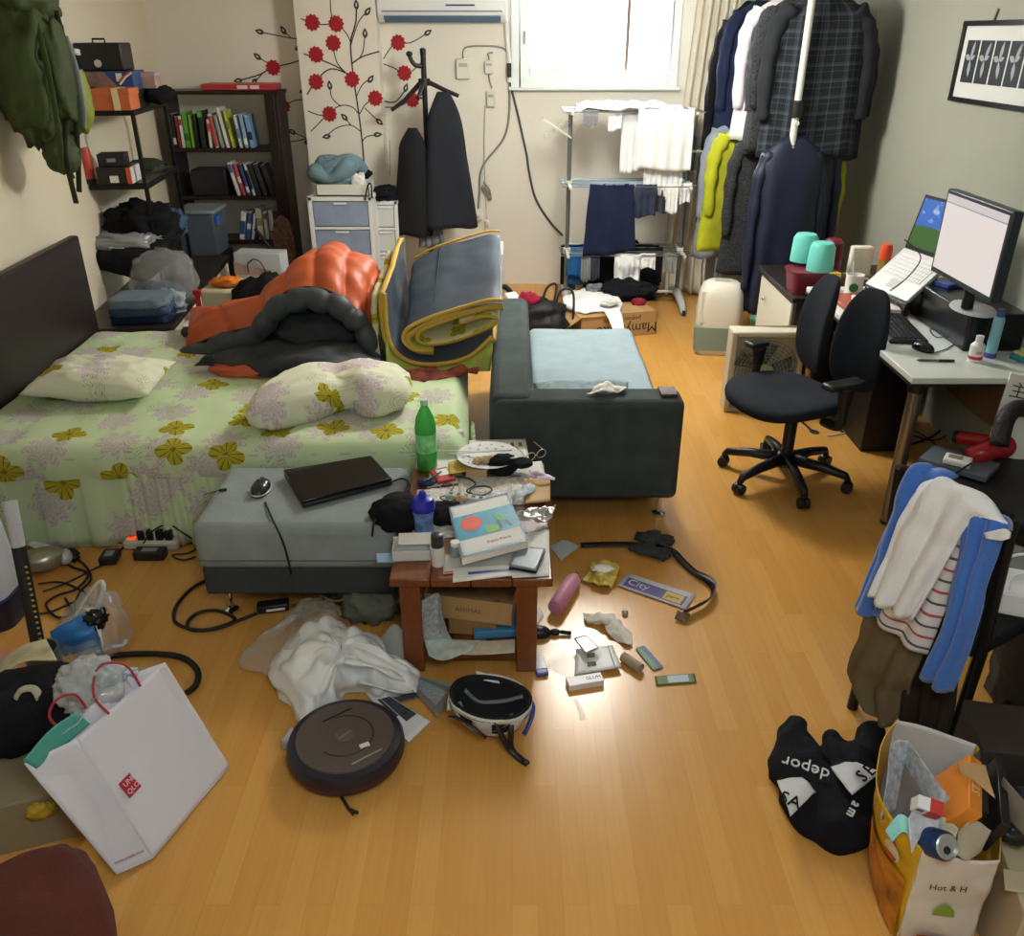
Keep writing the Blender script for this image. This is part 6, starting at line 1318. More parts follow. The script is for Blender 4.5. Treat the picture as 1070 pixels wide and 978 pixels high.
sheetpx('newspaper','folded grey newspaper standing at the back of the paper bag',news,[[(920,858,.34),(926,815,.40),(932,778,.45),(947,774,.46),(952,778,.46),(972,806,.45),(993,834,.42)],[(934,850,.33),(938,826,.36),(943,803,.39),(946,800,.39),(950,806,.39),(964,830,.38),(975,857,.37)]],'newspaper',2,.004)
def boxpx(name,label,m,c,size,rz=0,rx=0,ry=0,cat='box',extra=None,group='rubbish in the yellow paper bag'):
 t=thing(name,label,cat,(c.x,c.y,c.z),0,group);t.rotation_euler=(rx,ry,rz)
 mb=MB();mb.box((0,0,0),size);obj('body',mb,m,t,bevel=.003)
 return t
t=boxpx('orange_box','flat orange box standing beside the newspaper in the bag',mat('orange gloss card','#d9822a',.4),pz(1000,832,.40),(.035,.18,.12),-.45,0,.5)
mb=MB();mb.text('STAR',.03,Tm((0,0,.0615),PI/2),0);obj('lettering',mb,mat('pale gold print','#e8c98a',.5),t,smooth=0)
boxpx('black_box','narrow black box next to the orange box in the rubbish',mat('black gloss card','#1c1a1a',.35),pz(1016,828,.39),(.022,.2,.10),-.45,0,.3)
boxpx('black_box','narrow black box with dim lettering, right of two in the rubbish',MATS['black gloss card'],pz(1036,838,.38),(.022,.22,.10),-.42,0,.3)
sheetpx('cardboard_flap','tan cardboard flap with torn edge sticking out between the black boxes',cardb,[[(1000,797,.48),(1014,797,.48),(1030,800,.48)],[(1002,806,.46),(1020,818,.46),(1040,834,.46)]],'cardboard',3)
sheetpx('cardboard_flap','grey brown cardboard flap at the right edge of the rubbish',mat('grey cardboard','#7f7364',.75),[[(1048,812,.46),(1060,825,.44),(1078,845,.42)],[(1042,838,.36),(1055,858,.36),(1075,878,.36)]],'cardboard',4)
sheetpx('cardboard_flap','pale tan carton flap behind the drink can',mat('pale carton','#a59a83',.7),[[(1002,870,.41),(1016,856,.42),(1036,868,.41)],[(998,892,.37),(1010,899,.37),(1024,890,.37)]],'cardboard',5)
sheetpx('aqua_paper','aqua paper wrapper in the front left of the paper bag',mat('aqua paper','#8fd0cc',.6),[[(925,868,.36),(940,852,.39),(952,858,.39)],[(932,880,.35),(945,870,.38),(952,885,.36)]],'wrapper',6)
sheetpx('snack_wrapper','white wrapper with red and blue print in the paper bag',mat('grey white wrapper','#c2c3c8',.4,var=.3,vscale=30),[[(948,856,.40),(962,838,.42),(985,848,.42)],[(952,892,.36),(965,870,.38),(980,868,.38)]],'wrapper',7)
t=boxpx('cigarette_pack','red and white little pack on top of the rubbish',white_p,pz(968,843,.43),(.055,.03,.045),-.3,.5,.2)
mb=MB();mb.box((.014,0,0),(.029,.0315,.0465));obj('red_half',mb,mat('red print','#c23a36',.5),t)
mb=MB();mb.box((-.016,-.0155,.008),(.014,.002,.014));obj('blue_mark',mb,mat('blue gloss card','#2f4f9c',.35),t)
t=thing('drink_can','silver topped drink can lying in the paper bag','can',pz(987,884,.39),0,'rubbish in the yellow paper bag');t.rotation_euler=(.9,0,.2)
mb=MB();mb.lathe([(0,-.1),(.03,-.1),(.033,-.09),(.033,0),(.027,.01)],24);obj('can_body',mb,mat('blue can','#233f74',.3,.4),t)
mb=MB();mb.lathe([(.0275,.010),(.025,.012),(.024,.006),(0,.006)],24);ct=obj('can_top',mb,mat('aluminium','#c5c8c9',.3,.8),t)
mb=MB();mb.lathe([(0,0),(.009,0),(.008,.002),(0,.002)],12,M=Tm((0,-.008,.006)));obj('can_opening',mb,black_p,ct)
sheetpx('print_wrapper','cream wrapper with a leafy print beside the red and white pack',mat('cream leaf print','#b3b196',.5,var=.5,vscale=24),[[(978,850,.40),(990,856,.4),(1002,866,.4)],[(978,868,.38),(988,874,.38),(998,878,.38)]],'wrapper',9)
t=boxpx('beige_box','beige carton with a green round mark at the lower right edge',mat('beige carton','#b4a68a',.65),Vector((1.265,1.32,.135)),(.24,.2,.27),-.2,cat='box',group=None)
mb=MB();mb.lathe([(0,0),(.035,0),(.034,.002),(0,.002)],24,M=Tm((-.06,-.1,.08),0,PI/2));obj('green_mark',mb,mat('green emblem','#2f7a4c',.4),t)
mb=MB();mb.box((-.05,-.1005,.02),(.14,.002,.012));mb.box((-.05,-.1005,-.1),(.08,.002,.014));obj('dark_print',mb,mat('dark brown print','#3b2a22',.6),t)
sheetpx('carton_flap','open beige flap of the carton beside the paper bag',MATS['beige carton'],[[(1048,908,.28),(1060,910,.28),(1076,912,.28)],[(1050,930,.275),(1060,932,.275),(1078,935,.275)]],'cardboard',1,group=None)
mb=MB();mb.blob((0,0,.15),(.14,.14,.17),.3,2.6,9,nu=36,nv=24,flatz=-.15);one('plastic_bag','grey blue plastic rubbish bag behind the beige carton','bag',mb,plastic_film('smoky polythene','#5f6f80',.8,.25),(1.40,1.52,0),smooth=180)
mb=MB();mb.blob((0,0,0),(.05,.04,.02),.3,3,4);one('blue_wrapper','bright blue wrapper on the grey plastic bag','wrapper',mb,mat('bright blue polythene','#2568a8',.35),pz(1050,858,.33),smooth=180)
mb=MB();mb.blob((0,0,0),(.05,.035,.03),.2,3,4);one('black_cup','black rounded lid on the grey plastic bag','lid',mb,black_p,pz(1064,868,.33),smooth=180)
mb=MB();mb.box((0,0,.15),(.22,.2,.30));one('carton','tall brown carton standing behind the rubbish','box',mb,mat('dark brown card','#3a3029',.8),(1.38,1.78,0),-.2,bevel=.003)  # carton in an even dark brown
def cherry():
 return mat('reddish table wood','#74401f',.32,var=.22,vscale=4,stretch=(14,1.2,6),coat=.25)
TW=cherry();TX0,TX1,TY0,TY1,TZ=-.405,.135,2.355,3.215,.40
ct=thing('coffee_table','reddish wooden coffee table buried under clutter between ottoman and sofa','coffee table',((TX0+TX1)/2,(TY0+TY1)/2,0))
hx,hy=(TX1-TX0)/2,(TY1-TY0)/2
mb=MB()
for k in range(4):mb.b2((-hx+k*hx/2+.001,-hy,TZ-.032),(-hx+(k+1)*hx/2-.001,hy,TZ))
obj('table_top',mb,TW,ct,bevel=.005)
for sx in(-1,1):
 for sy in(-1,1):
  mb=MB();lx=sx*(hx-(.085 if sx>0 else .065));ly=sy*(hy-.05);mb.b2((lx-.035,ly-.035,0),(lx+.035,ly+.035,TZ-.032));obj('leg',mb,TW,ct,bevel=.004)
for sy in(-1,1):
 mb=MB();ly=sy*(hy-.05);mb.b2((-hx+.1,ly-.014,.04),(hx-.1,ly+.014,.10));obj('lower_rail',mb,TW,ct,bevel=.003)
mb=MB()
for k in range(3):mb.b2((-hx+.06+k*.14,-hy+.06,.09),(-hx+.06+k*.14+.12,hy-.06,.105))
obj('lower_shelf',mb,TW,ct,bevel=.003)
G='clutter on the coffee table'
paper=mat('plain white paper','#dfe0dc',.75);paper2=mat('pale blue paper','#b9c8d3',.7);printp=mat('printed paper','#cfcdc6',.7,var=.3,vscale=60);kraft=mat('tan kraft paper','#c0a077',.75,var=.06)
def flat(name,label,quad,z,m,cat,thick=.002,group=G,extra=None,curl=.0,seed=1):
 a,b,c2,d=[pz(x,y,z)for x,y in quad]
 mb=MB();n=4
 rows=[[a.lerp(b,u).lerp(d.lerp(c2,u),v)+Vector((0,0,curl*(u*u+v*v)*.5))for u in np.linspace(0,1,n)]for v in np.linspace(0,1,n)]
 mb.grid(rows,12,12,amp=curl*.15,freq=9,seed=seed);o=one(name,label,cat,mb,m,group=group,smooth=180,solid=thick,soff=1 if(b-a).cross(d-a).z>0 else-1)
 return o,(a,b,c2,d)
def deco(parent,fr4,quads,m,name,off=.003,text=None):
 a,b,c2,d=fr4;f=lambda u,v:a.lerp(b,u).lerp(d.lerp(c2,u),v)+Vector((0,0,off))
 mb=MB()
 for q in quads:mb.add([f(*p)for p in q],[tuple(range(len(q)))])
 if text:
  body,u,v,size=text;mb.text(body,size,fr(f(u,v),b-a,(0,0,1)),0,.0003)
 o=obj(name,mb,m,None,smooth=0);o.parent=parent;return o
ell=lambda cu,cv,ru,rv,n=20:[(cu+ru*math.cos(t_),cv+rv*math.sin(t_))for t_ in np.linspace(0,2*PI,n,endpoint=False)]
rec=lambda u0,v0,u1,v1:[(u0,v0),(u1,v0),(u1,v1),(u0,v1)]
flat('papers','white sheet lying beneath the black pouches and the blue lidded tumbler',[(436,512),(482,508),(486,560),(430,566)],TZ+.001,printp,'paper')
flat('papers','pale sheet lying at the far left of the table under the glass bottle',[(452,478),(480,474),(484,504),(446,510)],TZ+.0015,paper,'paper')
flat('papers','pale sheet lying under the black cap and the candy wrapper',[(515,486),(566,482),(572,506),(518,512)],TZ+.0015,paper,'paper')
flat('papers','white paper sheet lying under the coiled black cord on the table',[(478,497),(545,497),(552,527),(480,530)],TZ+.002,printp,'paper')
flat('papers','pale papers lying under the blue picture book at the right',[(530,560),(574,553),(574,602),(535,604)],TZ+.002,paper,'paper')
o,q=flat('magazine','pale magazine lying under the front edge of the picture book',[(464,580),(535,575),(538,594),(463,600)],TZ+.003,mat('pale grey magazine','#c5c9c2',.5),'magazine');deco(o,q,[rec(.02,.9,.6,1.)],mat('red orange print','#b8472e',.5),'red_edge')
o,q=flat('envelope','white envelope with a blue stripe at the front edge of the table',[(474,594),(550,589),(552,600),(473,609)],TZ+.006,paper,'envelope',.004);deco(o,q,[rec(.2,.45,.85,.62)],mat('blue gloss card','#2f4f9c',.35),'blue_stripe',.006)
flat('kraft_envelope','tan kraft envelope lying at the right edge of the table',[(548,502),(575,500),(575,526),(548,528)],TZ+.01,kraft,'envelope',.006,curl=.01)
o,q=flat('calendar','white calendar sheet lying at the far end of the table behind the plate',[(490,461),(549,459),(553,481),(492,483)],TZ+.02,paper,'calendar',.004);deco(o,q,[rec(.72,.2,.78,.4),rec(.86,.2,.92,.4)],mat('brown ink','#7c5443',.6),'ink_marks',.0065)
flat('yellow_paper','crumpled yellow paper under the left of the plate',[(468,484),(487,480),(492,496),(470,498)],TZ+.02,mat('soft yellow paper','#c2aa4b',.7),'paper',.004,curl=.02)
t=boxpx('tan_box','small tan box under the plate on the table',kraft,pz(498,492,TZ+.02),(.085,.05,.036),0,group=G)
pc_=pz(510,476,TZ+.055)
t=thing('plate','white plate with leftovers on the far end of the coffee table','plate',(pc_.x,pc_.y,TZ+.042),0)
mb=MB();mb.lathe([(0,0),(.07,0),(.125,.014),(.128,.018),(.12,.017),(.07,.006),(0,.006)],40);obj('plate_body',mb,mat('white glazed china','#dde2e6',.2),t)
mb=MB();rnd=random.Random(4)
for k in range(26):
 a=k*2*PI/13+(k//13)*.2;r_=.103 if k<13 else .08;mb.lathe([(0,0),(.006,0),(0,.001)],8,M=Tm((r_*math.cos(a),r_*math.sin(a),.0145 if k<13 else .0095)))
obj('rim_pattern',mb,mat('blue grey glaze','#7d92ad',.3),t)
for k,(dx,dy)in enumerate(((-.03,-.05),(0,-.06),(.03,-.045),(.015,-.035),(.045,-.055),(-.01,-.04),(-.045,-.065))):
 mb=MB();mb.blob((0,0,.01),(.018,.014,.012),.4,3,k);one('food_scrap','tan food scraps left at the front of the white plate','food',mb,mat('tan crumbs','#c2aa80',.7),(pc_.x+dx,pc_.y+dy,TZ+.05),group='food scraps on the plate',smooth=180)
for k,(a,b)in enumerate((((457,471),(512,472)),((470,474),(535,470)))):
 mb=MB();A_,B_=pz(*a,TZ+.066),pz(*b,TZ+.066);mb.tube([A_,B_],[.0025,.0035],8);one('chopstick','pale chopstick lying across the plate','chopstick',mb,mat('ivory chopstick','#e5e0cf',.5),group='chopsticks on the plate')
t=thing('soda_bottle','tall green plastic soda bottle at the far left of the coffee table','bottle',(pz(447,487,TZ).x,3.16,TZ+.001))
mb=MB();mb.lathe([(0,.01),(.03,0),(.042,.012),(.043,.06),(.040,.11),(.043,.16),(.043,.19),(.038,.225),(.02,.265),(.0135,.275),(.0135,.288)],32);obj('bottle_body',mb,mat('green bottle plastic','#58cf5e',.12,trans=.3,ior=1.3),t,smooth=60)
mb=MB();mb.lathe([(.0436,.085),(.0412,.11),(.0436,.165)],32);obj('label',mb,mat('green and white label','#86dc8f',.4,var=.5,vscale=26),t)
mb=MB();mb.lathe([(.0155,.284),(.0155,.305),(0,.306)],20);obj('cap',mb,mat('pale green cap','#b9dcc4',.4),t)
glass=mat('clear glass','#f2f6f5',.03,trans=1.,ior=1.45)
t=thing('glass_jar','small clear glass bottle in front of the green soda bottle','bottle',pz(442,492,TZ)+Vector((0,0,.001)))
mb=MB();mb.lathe([(0,.003),(.026,0),(.03,.02),(.03,.055),(.016,.075),(.014,.1),(.012,.1),(.014,.074),(.027,.054),(.027,.008),(0,.006)],24);obj('bottle_body',mb,glass,t)
mb=MB();mb.lathe([(.0,.1),(.0145,.1),(.0145,.112),(0,.113)],16);obj('cap',mb,mat('gold cap','#b5934a',.35,.6),t)
t=thing('tumbler','plastic tumbler with a deep blue lid on the left of the table','tumbler',pz(443,560,TZ)+Vector((0,.02,.002)))
mb=MB();mb.lathe([(0,0),(.034,0),(.033,.05),(.04,.10)],28);obj('tumbler_body',mb,mat('icy blue plastic','#6f93cf',.2,alpha=.9,var=.5,vscale=30),t)
mb=MB();mb.lathe([(.042,.098),(.045,.105),(.044,.12),(.034,.14),(.012,.147),(0,.147)],28);mb.lathe([(.012,.145),(.015,.155),(.010,.168),(0,.17)],16);obj('lid',mb,mat('deep blue plastic','#2a2fb0',.22),t)
t=thing('roll_on_bottle','white bottle with a black cap at the front left of the table','bottle',pz(458,591,TZ)+Vector((0,.005,.002)))
mb=MB();mb.lathe([(0,0),(.022,0),(.0225,.06),(.021,.075),(0,.075)],24);obj('bottle_body',mb,mat('pale grey print','#d3d3cc',.4),t)
mb=MB();mb.lathe([(.0,.073),(.022,.074),(.021,.115),(.017,.118),(0,.118)],24);obj('cap',mb,mat('dark slate cap','#2a2f35',.35),t)
t=thing('small_jar','small glass jar beside the white roll on bottle','jar',pz(476,582,TZ)+Vector((0,.0,.006)))
mb=MB();mb.lathe([(0,0),(.018,0),(.018,.035),(.012,.042)],20);obj('jar_body',mb,mat('grey jar','#9aa3a3',.2,alpha=.7),t)
mb=MB();mb.lathe([(0,.042),(.016,.042),(.016,.055),(0,.055)],20);obj('jar_lid',mb,white_p,t)
t=thing('carton','open white carton at the near left corner of the table','box',pz(430,585,TZ)+Vector((0,.03,.001)),.05)
mb=MB();mb.b2((-.065,-.04,0),(.065,.04,.003));mb.b2((-.065,-.04,0),(.065,-.037,.038));mb.b2((-.065,.037,0),(.065,.04,.05));mb.b2((-.065,-.04,0),(-.062,.04,.038));mb.b2((.062,-.04,0),(.065,.04,.038));obj('carton_body',mb,mat('pale print card','#cfd0cb',.6),t)
mb=MB();mb.box((.01,.02,.052),(.11,.045,.004),rx=.5);obj('lid_flap',mb,paper,t)
flat('blue_card','light blue card sticking out at the near left corner of the table',[(393,579),(410,578),(412,588),(394,588)],TZ+.004,mat('light blue card','#86a7c4',.5),'card')
t,q=flat('picture_book','square picture book with a red balloon on its blue cover',[(469,531),(530,516),(552,566),(483,584)],TZ+.052,paper,'book',.003,None)
a,b,c2,d=q
mb=MB();vs=[p+Vector((0,0,-.024))for p in q]+[p+Vector((0,0,-.001))for p in q];mb.add(vs,[(0,1,2,3),(4,7,6,5),(0,4,5,1),(1,5,6,2),(2,6,7,3),(3,7,4,0)]);o=obj('page_block',mb,pg,None,smooth=0);o.parent=t
deco(t,q,[rec(.0,.24,1.,.70)],mat('aqua cover print','#2a93ae',.4,var=.35,vscale=9),'cover_picture',.0035)
deco(t,q,[ell(.27,.43,.17,.14)],mat('balloon red print','#d9492c',.4),'balloon_picture',.0042)
deco(t,q,[ell(.56,.62,.11,.07),[(.62,.34),(.72,.36),(.8,.52),(.7,.5)]],mat('leaf green print','#58a83a',.4),'leaf_picture',.0042);deco(t,q,[[(.66,.5),(.7,.5),(.72,.66),(.68,.66)],[(.78,.52),(.82,.52),(.88,.66),(.84,.66)]],mat('dark teal print','#1f4a4e',.5),'stem_picture',.0042)
deco(t,q,[],mat('pink ink','#c07f78',.6),'lettering',.0042,('Petit Paris',.6,.84,.022))
deco(t,q,[rec(0,0,.02,1),rec(.98,0,1,1),rec(0,0,1,.02),rec(0,.98,1,1)],mat('blue cover edge','#3f7fae',.4),'cover_border',.0048)
t=boxpx('hidden_box','flat box that props up the picture book',mat('pale grey magazine','#c5c9c2',.5),(a+b+c2+d)/4+Vector((0,0,-.038)),(.13,.15,.024),.2,group=G)
t,q=flat('card_case','silver card case with dark edges at the near right corner of the table',[(541,571),(570,574),(560,597),(532,592)],TZ+.022,mat('silver case','#76828c',.35),'case',.004,None);deco(t,q,[rec(-.02,.0,1.02,1.04)],mat('dark slate cap','#2a2f35',.35),'case_back',-.006)
mb=MB();p=pz(420,548,TZ);mb.blob((0,0,.04),(.11,.10,.06),.18,2.4,3);one('black_pouch','black rounded pouch at the left edge of the table','pouch',mb,blk,(p.x-.005,p.y+.02,TZ-.0),smooth=180)
mb=MB();mb.blob((0,0,.02),(.09,.07,.035),.25,2.6,8);one('black_pouch','black cloth pouch behind the blue lidded tumbler','pouch',mb,blk,pz(462,545,TZ)+Vector((0,.03,0)),smooth=180)
p=pz(531,497,TZ)
t=thing('baseball_hat','black cap lying upside down in front of the plate','hat',p+Vector((0,.02,.012)),.2)
mb=MB();mb.blob((-.02,0,.03),(.065,.05,.045),.12,2.2,3);obj('crown',mb,blk,t,smooth=180)
mb=MB();mb.blob((.055,-.01,.035),(.045,.045,.016),.15,2.2,5);obj('brim',mb,blk,t,smooth=180)
mb=MB();mb.blob((.02,-.02,.066),(.016,.005,.004));obj('silver_badge',mb,mat('silver emblem','#c9ccd0',.3,.6),t,smooth=180)
foil=mat('silver foil','#c3c6c8',.22,.75,bump=.6,bscale=40)
mb=MB();mb.grid([[pz(536,536,TZ+.02),pz(552,532,TZ+.05),pz(568,531,TZ+.04),pz(581,527,TZ+.05)],[pz(540,545,TZ+.02),pz(555,544,TZ+.055),pz(566,546,TZ+.03),pz(577,542,TZ+.03)]],30,16,amp=.016,freq=30);one('foil_wrapper','crumpled silver foil wrapper at the right edge of the table','wrapper',mb,foil,smooth=180,solid=.002)
mb=MB();mb.grid([[pz(553,492,TZ+.04),pz(566,494,TZ+.05),pz(580,500,TZ+.03)],[pz(554,499,TZ+.03),pz(566,500,TZ+.04),pz(579,503,TZ+.03)]],16,10,amp=.008,freq=30);one('candy_wrapper','white and violet sweet wrapper sticking over the right table edge','wrapper',mb,mat('white violet print','#c9bcd8',.4,var=.4,vscale=40),smooth=180,solid=.002)
mb=MB();mb.grid([[pz(538,512,TZ+.03),pz(548,506,TZ+.05),pz(556,503,TZ+.04)],[pz(536,524,TZ+.02),pz(548,518,TZ+.04),pz(558,514,TZ+.02)]],18,12,amp=.018,freq=24);one('tissue','crumpled bluish tissue beside the kraft envelope','tissue',mb,mat('bluish tissue','#c6d3de',.8),smooth=180,solid=.002)
mb=MB();mb.grid([[pz(500,520,TZ+.01),pz(515,514,TZ+.02),pz(535,510,TZ+.02)],[pz(502,526,TZ+.01),pz(520,522,TZ+.025),pz(536,520,TZ+.01)]],18,12,amp=.01,freq=24);one('clear_wrapper','clear wrapper between the cord coil and the picture book','wrapper',mb,film,smooth=180,solid=.002)
t,q=flat('red_packet','small red and white packet on the table left of the cord coil',[(449,494),(466,490),(476,502),(458,506)],TZ+.012,mat('red gloss card','#b6393a',.4),'packet',.01);deco(t,q,[rec(.3,.1,.95,.6)],white_p,'white_label',.011)
mb=MB();mb.blob((0,0,.014),(.035,.025,.016),.3,3,2);one('blue_pouch','dark blue patterned pouch beside the small glass bottle','pouch',mb,mat('dark blue print','#1f3260',.6,var=.6,vscale=40),pz(446,507,TZ),smooth=180)
cable('cord_coil','black cord lying in a coil on the table before the plate',[pz(x,y,TZ+.02)for x,y in((476,498),(490,500),(497,506),(488,512),(492,516),(505,517),(514,512),(508,508),(496,509),(491,514),(500,518),(512,515))],.0035,bcab)
cable('earphones','thin grey cord tangled left of the black coil on the table',[pz(x,y,TZ+.015)for x,y in((458,510),(466,505),(474,508),(468,516),(460,520),(470,524),(480,520),(487,528),(478,530))],.0028,mat('grey cord','#4d4f52',.5))
t=thing('spectacles','thin framed glasses lying at the far right corner of the table','glasses',pz(560,480,TZ)+Vector((0,0,.02)),.6)
mb=MB()
for sx in(-.028,.028):mb.tube([(sx+.023*math.cos(a),0,.018*math.sin(a))for a in np.linspace(0,2*PI,20,endpoint=False)],.0022,6,closed=True)
mb.tube([(-.005,0,0),(.005,0,0)],.002,6);obj('glasses_frame',mb,mat('pale metal','#bdbcae',.3,.6),t,smooth=180)
for sx in(-.05,.05):
 mb=MB();mb.tube([(sx,0,.004),(sx*.9,.08,.02)],.002,6);obj('temple',mb,MATS['pale metal'],t)
mb=MB();mb.tube([pz(446,502,TZ+.03),pz(461,493,TZ+.035)],.004,8);one('pen','dark pen lying on the red packet on the table','pen',mb,black_p)
mb=MB();mb.blob((0,0,.012),(.03,.022,.016),.3,3,6);one('cork_scrap','small tan paper scrap behind the picture book','paper',mb,kraft,pz(483,525,TZ),smooth=180)
t=boxpx('long_white_box','long off white remote control behind the picture book',mat('pale grey plastic','#b9bdb8',.45),pz(487,520,TZ+.012),(.16,.035,.02),-.28,group=G)
mb=MB()
for k in range(5):mb.box((-.06+k*.03,0,.0105),(.014,.014,.003))
obj('buttons',mb,mat('grey rubber','#55585c',.6),t)
t=boxpx('green_packet','green and white blister packet behind the soda bottle',mat('green white print','#8fb39a',.4,var=.5,vscale=40),pz(474,462,TZ+.02),(.07,.04,.02),.4,group=G)
boxpx('white_adapter','white adapter lying behind the plate near the soda bottle',white_p,pz(478,453,TZ+.035),(.05,.035,.03),.5,group=G)
UZ=.108
t=thing('open_box','brown open cardboard box stuffed under the coffee table','box',(-.14,2.55,UZ+.07),-.12);t.rotation_euler=(.10,.06,-.12)
mb=MB();w2,d2,h2=.155,.11,.1
for lo,hi in(((-w2,-d2,0),(w2,d2,.004)),((-w2,-d2,0),(w2,-d2+.004,h2)),((-w2,d2-.004,0),(w2,d2,h2)),((-w2,-d2,0),(-w2+.004,d2,h2)),((w2-.004,-d2,0),(w2,d2,h2))):mb.b2(lo,hi)
obj('box_body',mb,cardb,t)
mb=MB();mb.text('ANIMAL',.026,fr((0,-d2-.001,.05),(1,0,0),(0,-1,0)),0);obj('lettering',mb,mat('brown ink','#7c5443',.6),t,smooth=0)
mb=MB();mb.blob((0,0,0),(.07,.06,.035),.35,3,2);one('black_odds','dark things filling the open box under the table','odds',mb,blk,(-.17,2.56,UZ+.17),smooth=180)
boxpx('brown_box','brown box supporting the open box under the table',mat('dark cardboard','#8d6a40',.75),Vector((-.13,2.53,UZ+.035)),(.17,.18,.07),-.1,group=None)
t=boxpx('books_pile','blue edged book at the bottom of the pile under the table',mat('blue cover edge','#3f7fae',.4),Vector((-.04,2.5,UZ+.018)),(.2,.16,.03),.1,cat='book',group=None)
sheetpx('newspaper','grey newspaper sheet hanging down between the left table legs',news,[[(441,628,.30),(458,620,.30),(462,640,.3)],[(441,660,.16),(458,662,.14),(470,664,.14)],[(442,668,.12),(462,672,.11),(478,672,.11)]],'newspaper',5,group=None)
t=sheetpx('bread_paper','white round paper with green print at the bottom left under the table',mat('white green print paper','#bcc9c2',.7,var=.3,vscale=22),[[(443,668,.115),(465,668,.118),(500,672,.115)],[(448,685,.115),(465,690,.113),(495,678,.115)]],'paper',3,group=None)
sheetpx('magazine','cream magazine on the lower shelf of the table',mat('cream print','#cfc6ac',.6,var=.12,vscale=30),[[(472,668,.112),(505,670,.112),(538,668,.112)],[(478,684,.112),(510,684,.112),(538,682,.112)]],'magazine',8,amp=.002,group=None)
OZ=.421
lt=thing('closed_laptop','closed black glossy laptop lying on the grey ottoman','laptop')
q=[pz(x,y,OZ+.03)for x,y in((296,492),(388,477),(410,501),(316,525))]
mb=MB();vs=[p+Vector((0,0,-.026))for p in q]+[p+Vector((0,0,-.008))for p in q];mb.add(vs,[(3,2,1,0),(4,5,6,7),(0,1,5,4),(1,2,6,5),(2,3,7,6),(3,0,4,7)]);obj('laptop_base',mb,black_p,lt,bevel=.005)
mb=MB();vs=[p+Vector((0,0,-.006))for p in q]+[p+Vector((0,0,.006))for p in q];mb.add(vs,[(3,2,1,0),(4,5,6,7),(0,1,5,4),(1,2,6,5),(2,3,7,6),(3,0,4,7)]);obj('lid',mb,mat('black piano lacquer','#0c0d0f',.1,spec=.35),lt,bevel=.004)
ms=mouse('mouse','black silver rimmed mouse on the left of the ottoman',pz(273,513,OZ)+Vector((0,0,.002)),PI/2,mat('dark grey gloss plastic','#2c2e31',.2),1.15)
mb=MB();mb.tube([(.062*math.cos(a),.036*math.sin(a),.008)for a in np.linspace(0,2*PI,24,endpoint=False)],.004,6,closed=True);obj('silver_rim',mb,mat('silver plastic','#c4cbd0',.3,.2),ms,smooth=180)
cable('mouse_cable','black mouse cable hanging down the front of the ottoman',[pz(277,525,OZ+.003),pz(286,545,OZ+.003),pY(295,565,2.655),pY(301,585,2.655),pY(304,600,2.66)],.004,bcab)
cable('charger_cable','black charging cable curling from the laptop to the table pouch',[pz(408,504,OZ+.01),pz(420,500,OZ+.006),pz(428,506,OZ+.004),pz(424,514,OZ+.004)],.004,bcab)
t=thing('usb_stick','small black plug on a thin lead at the left edge of the ottoman','plug',pz(233,513,OZ)+Vector((0,0,.005)),.3)
mb=MB();mb.box((0,0,0),(.03,.011,.008));obj('plug_body',mb,black_p,t,bevel=.002)
mb=MB();mb.tube(spline([(-.015,0,0),(-.04,-.01,0),(-.07,-.02,.0)],10),.0018,6);obj('lead',mb,bcab,t,smooth=180)
cable('power_cable','black cable hanging at the right side of the ottoman',[pz(412,522,OZ+.01),pz(398,530,OZ+.006),pY(391,545,2.65),pY(389,560,2.65)],.004,bcab)
rv=thing('robot_vacuum','round dark brown robot vacuum on the floor','robot vacuum',(pz(361,800).x,pz(361,800).y+.035,0),-.25)
bz=.085
mb=MB();mb.lathe([(0,.015),(.15,.012),(.172,.02),(.178,.035),(.178,.065),(.170,.08),(.155,bz),(0,bz)],64);obj('shell',mb,mat('dark indigo plastic','#23242f',.3),rv)
mb=MB();mb.lathe([(0,bz),(.15,bz),(.148,bz+.004),(0,bz+.005)],64);top_=obj('top_cover',mb,mat('brown grey satin','#5b5250',.32,.35),rv)
mb=MB();mb.lathe([(.1785,.036),(.1795,.04),(.1795,.046),(.1785,.05)],64);obj('side_stripe',mb,mat('maroon stripe','#4a1e26',.4),rv)
mb=MB();mb.tube([(.085*math.cos(a),.085*math.sin(a),bz+.005)for a in np.linspace(-PI*.62,PI*.75,44)],.0018,5);mb.box((-.06,.075,bz+.005),(.1,.004,.003),rz=.9);obj('lid_groove',mb,black_p,top_)
mb=MB();mb.lathe([(0,bz+.004),(.03,bz+.004),(.03,bz+.0065),(0,bz+.0065)],28);obj('centre_button',mb,mat('taupe plastic','#655d5b',.3,.3),top_)
mb=MB();mb.box((.075,-.025,bz+.006),(.03,.016,.004),rz=.75);obj('display',mb,mat('pale label','#dcd9d6',.5),top_)
mb=MB();mb.box((.10,-.065,bz+.006),(.10,.005,.003),rz=.9);mb.text('CLEANER',.012,Tm((0,0,bz+.0068),1.1),0);obj('lettering',mb,mat('grey label','#8d8f92',.5),top_)
mb=MB();mb.box((-.178,-.02,.05),(.03,.06,.04));obj('bumper_sensor',mb,mat('clear grey plastic','#9da2a6',.2),rv,bevel=.006)
mb=MB();mb.tube([(.05,-.155,.012),(.09,-.19,.006),(.12,-.195,.006)],.005,6);mb.tube([(.09,-.19,.006),(.11,-.205,.004)],.003,5);obj('side_brush',mb,black_p,rv)
hc=pz(513,765)
hm=thing('bicycle_helmet','white and black bicycle helmet lying upside down on the floor','helmet',(hc.x,hc.y+.015,.005),-.35)
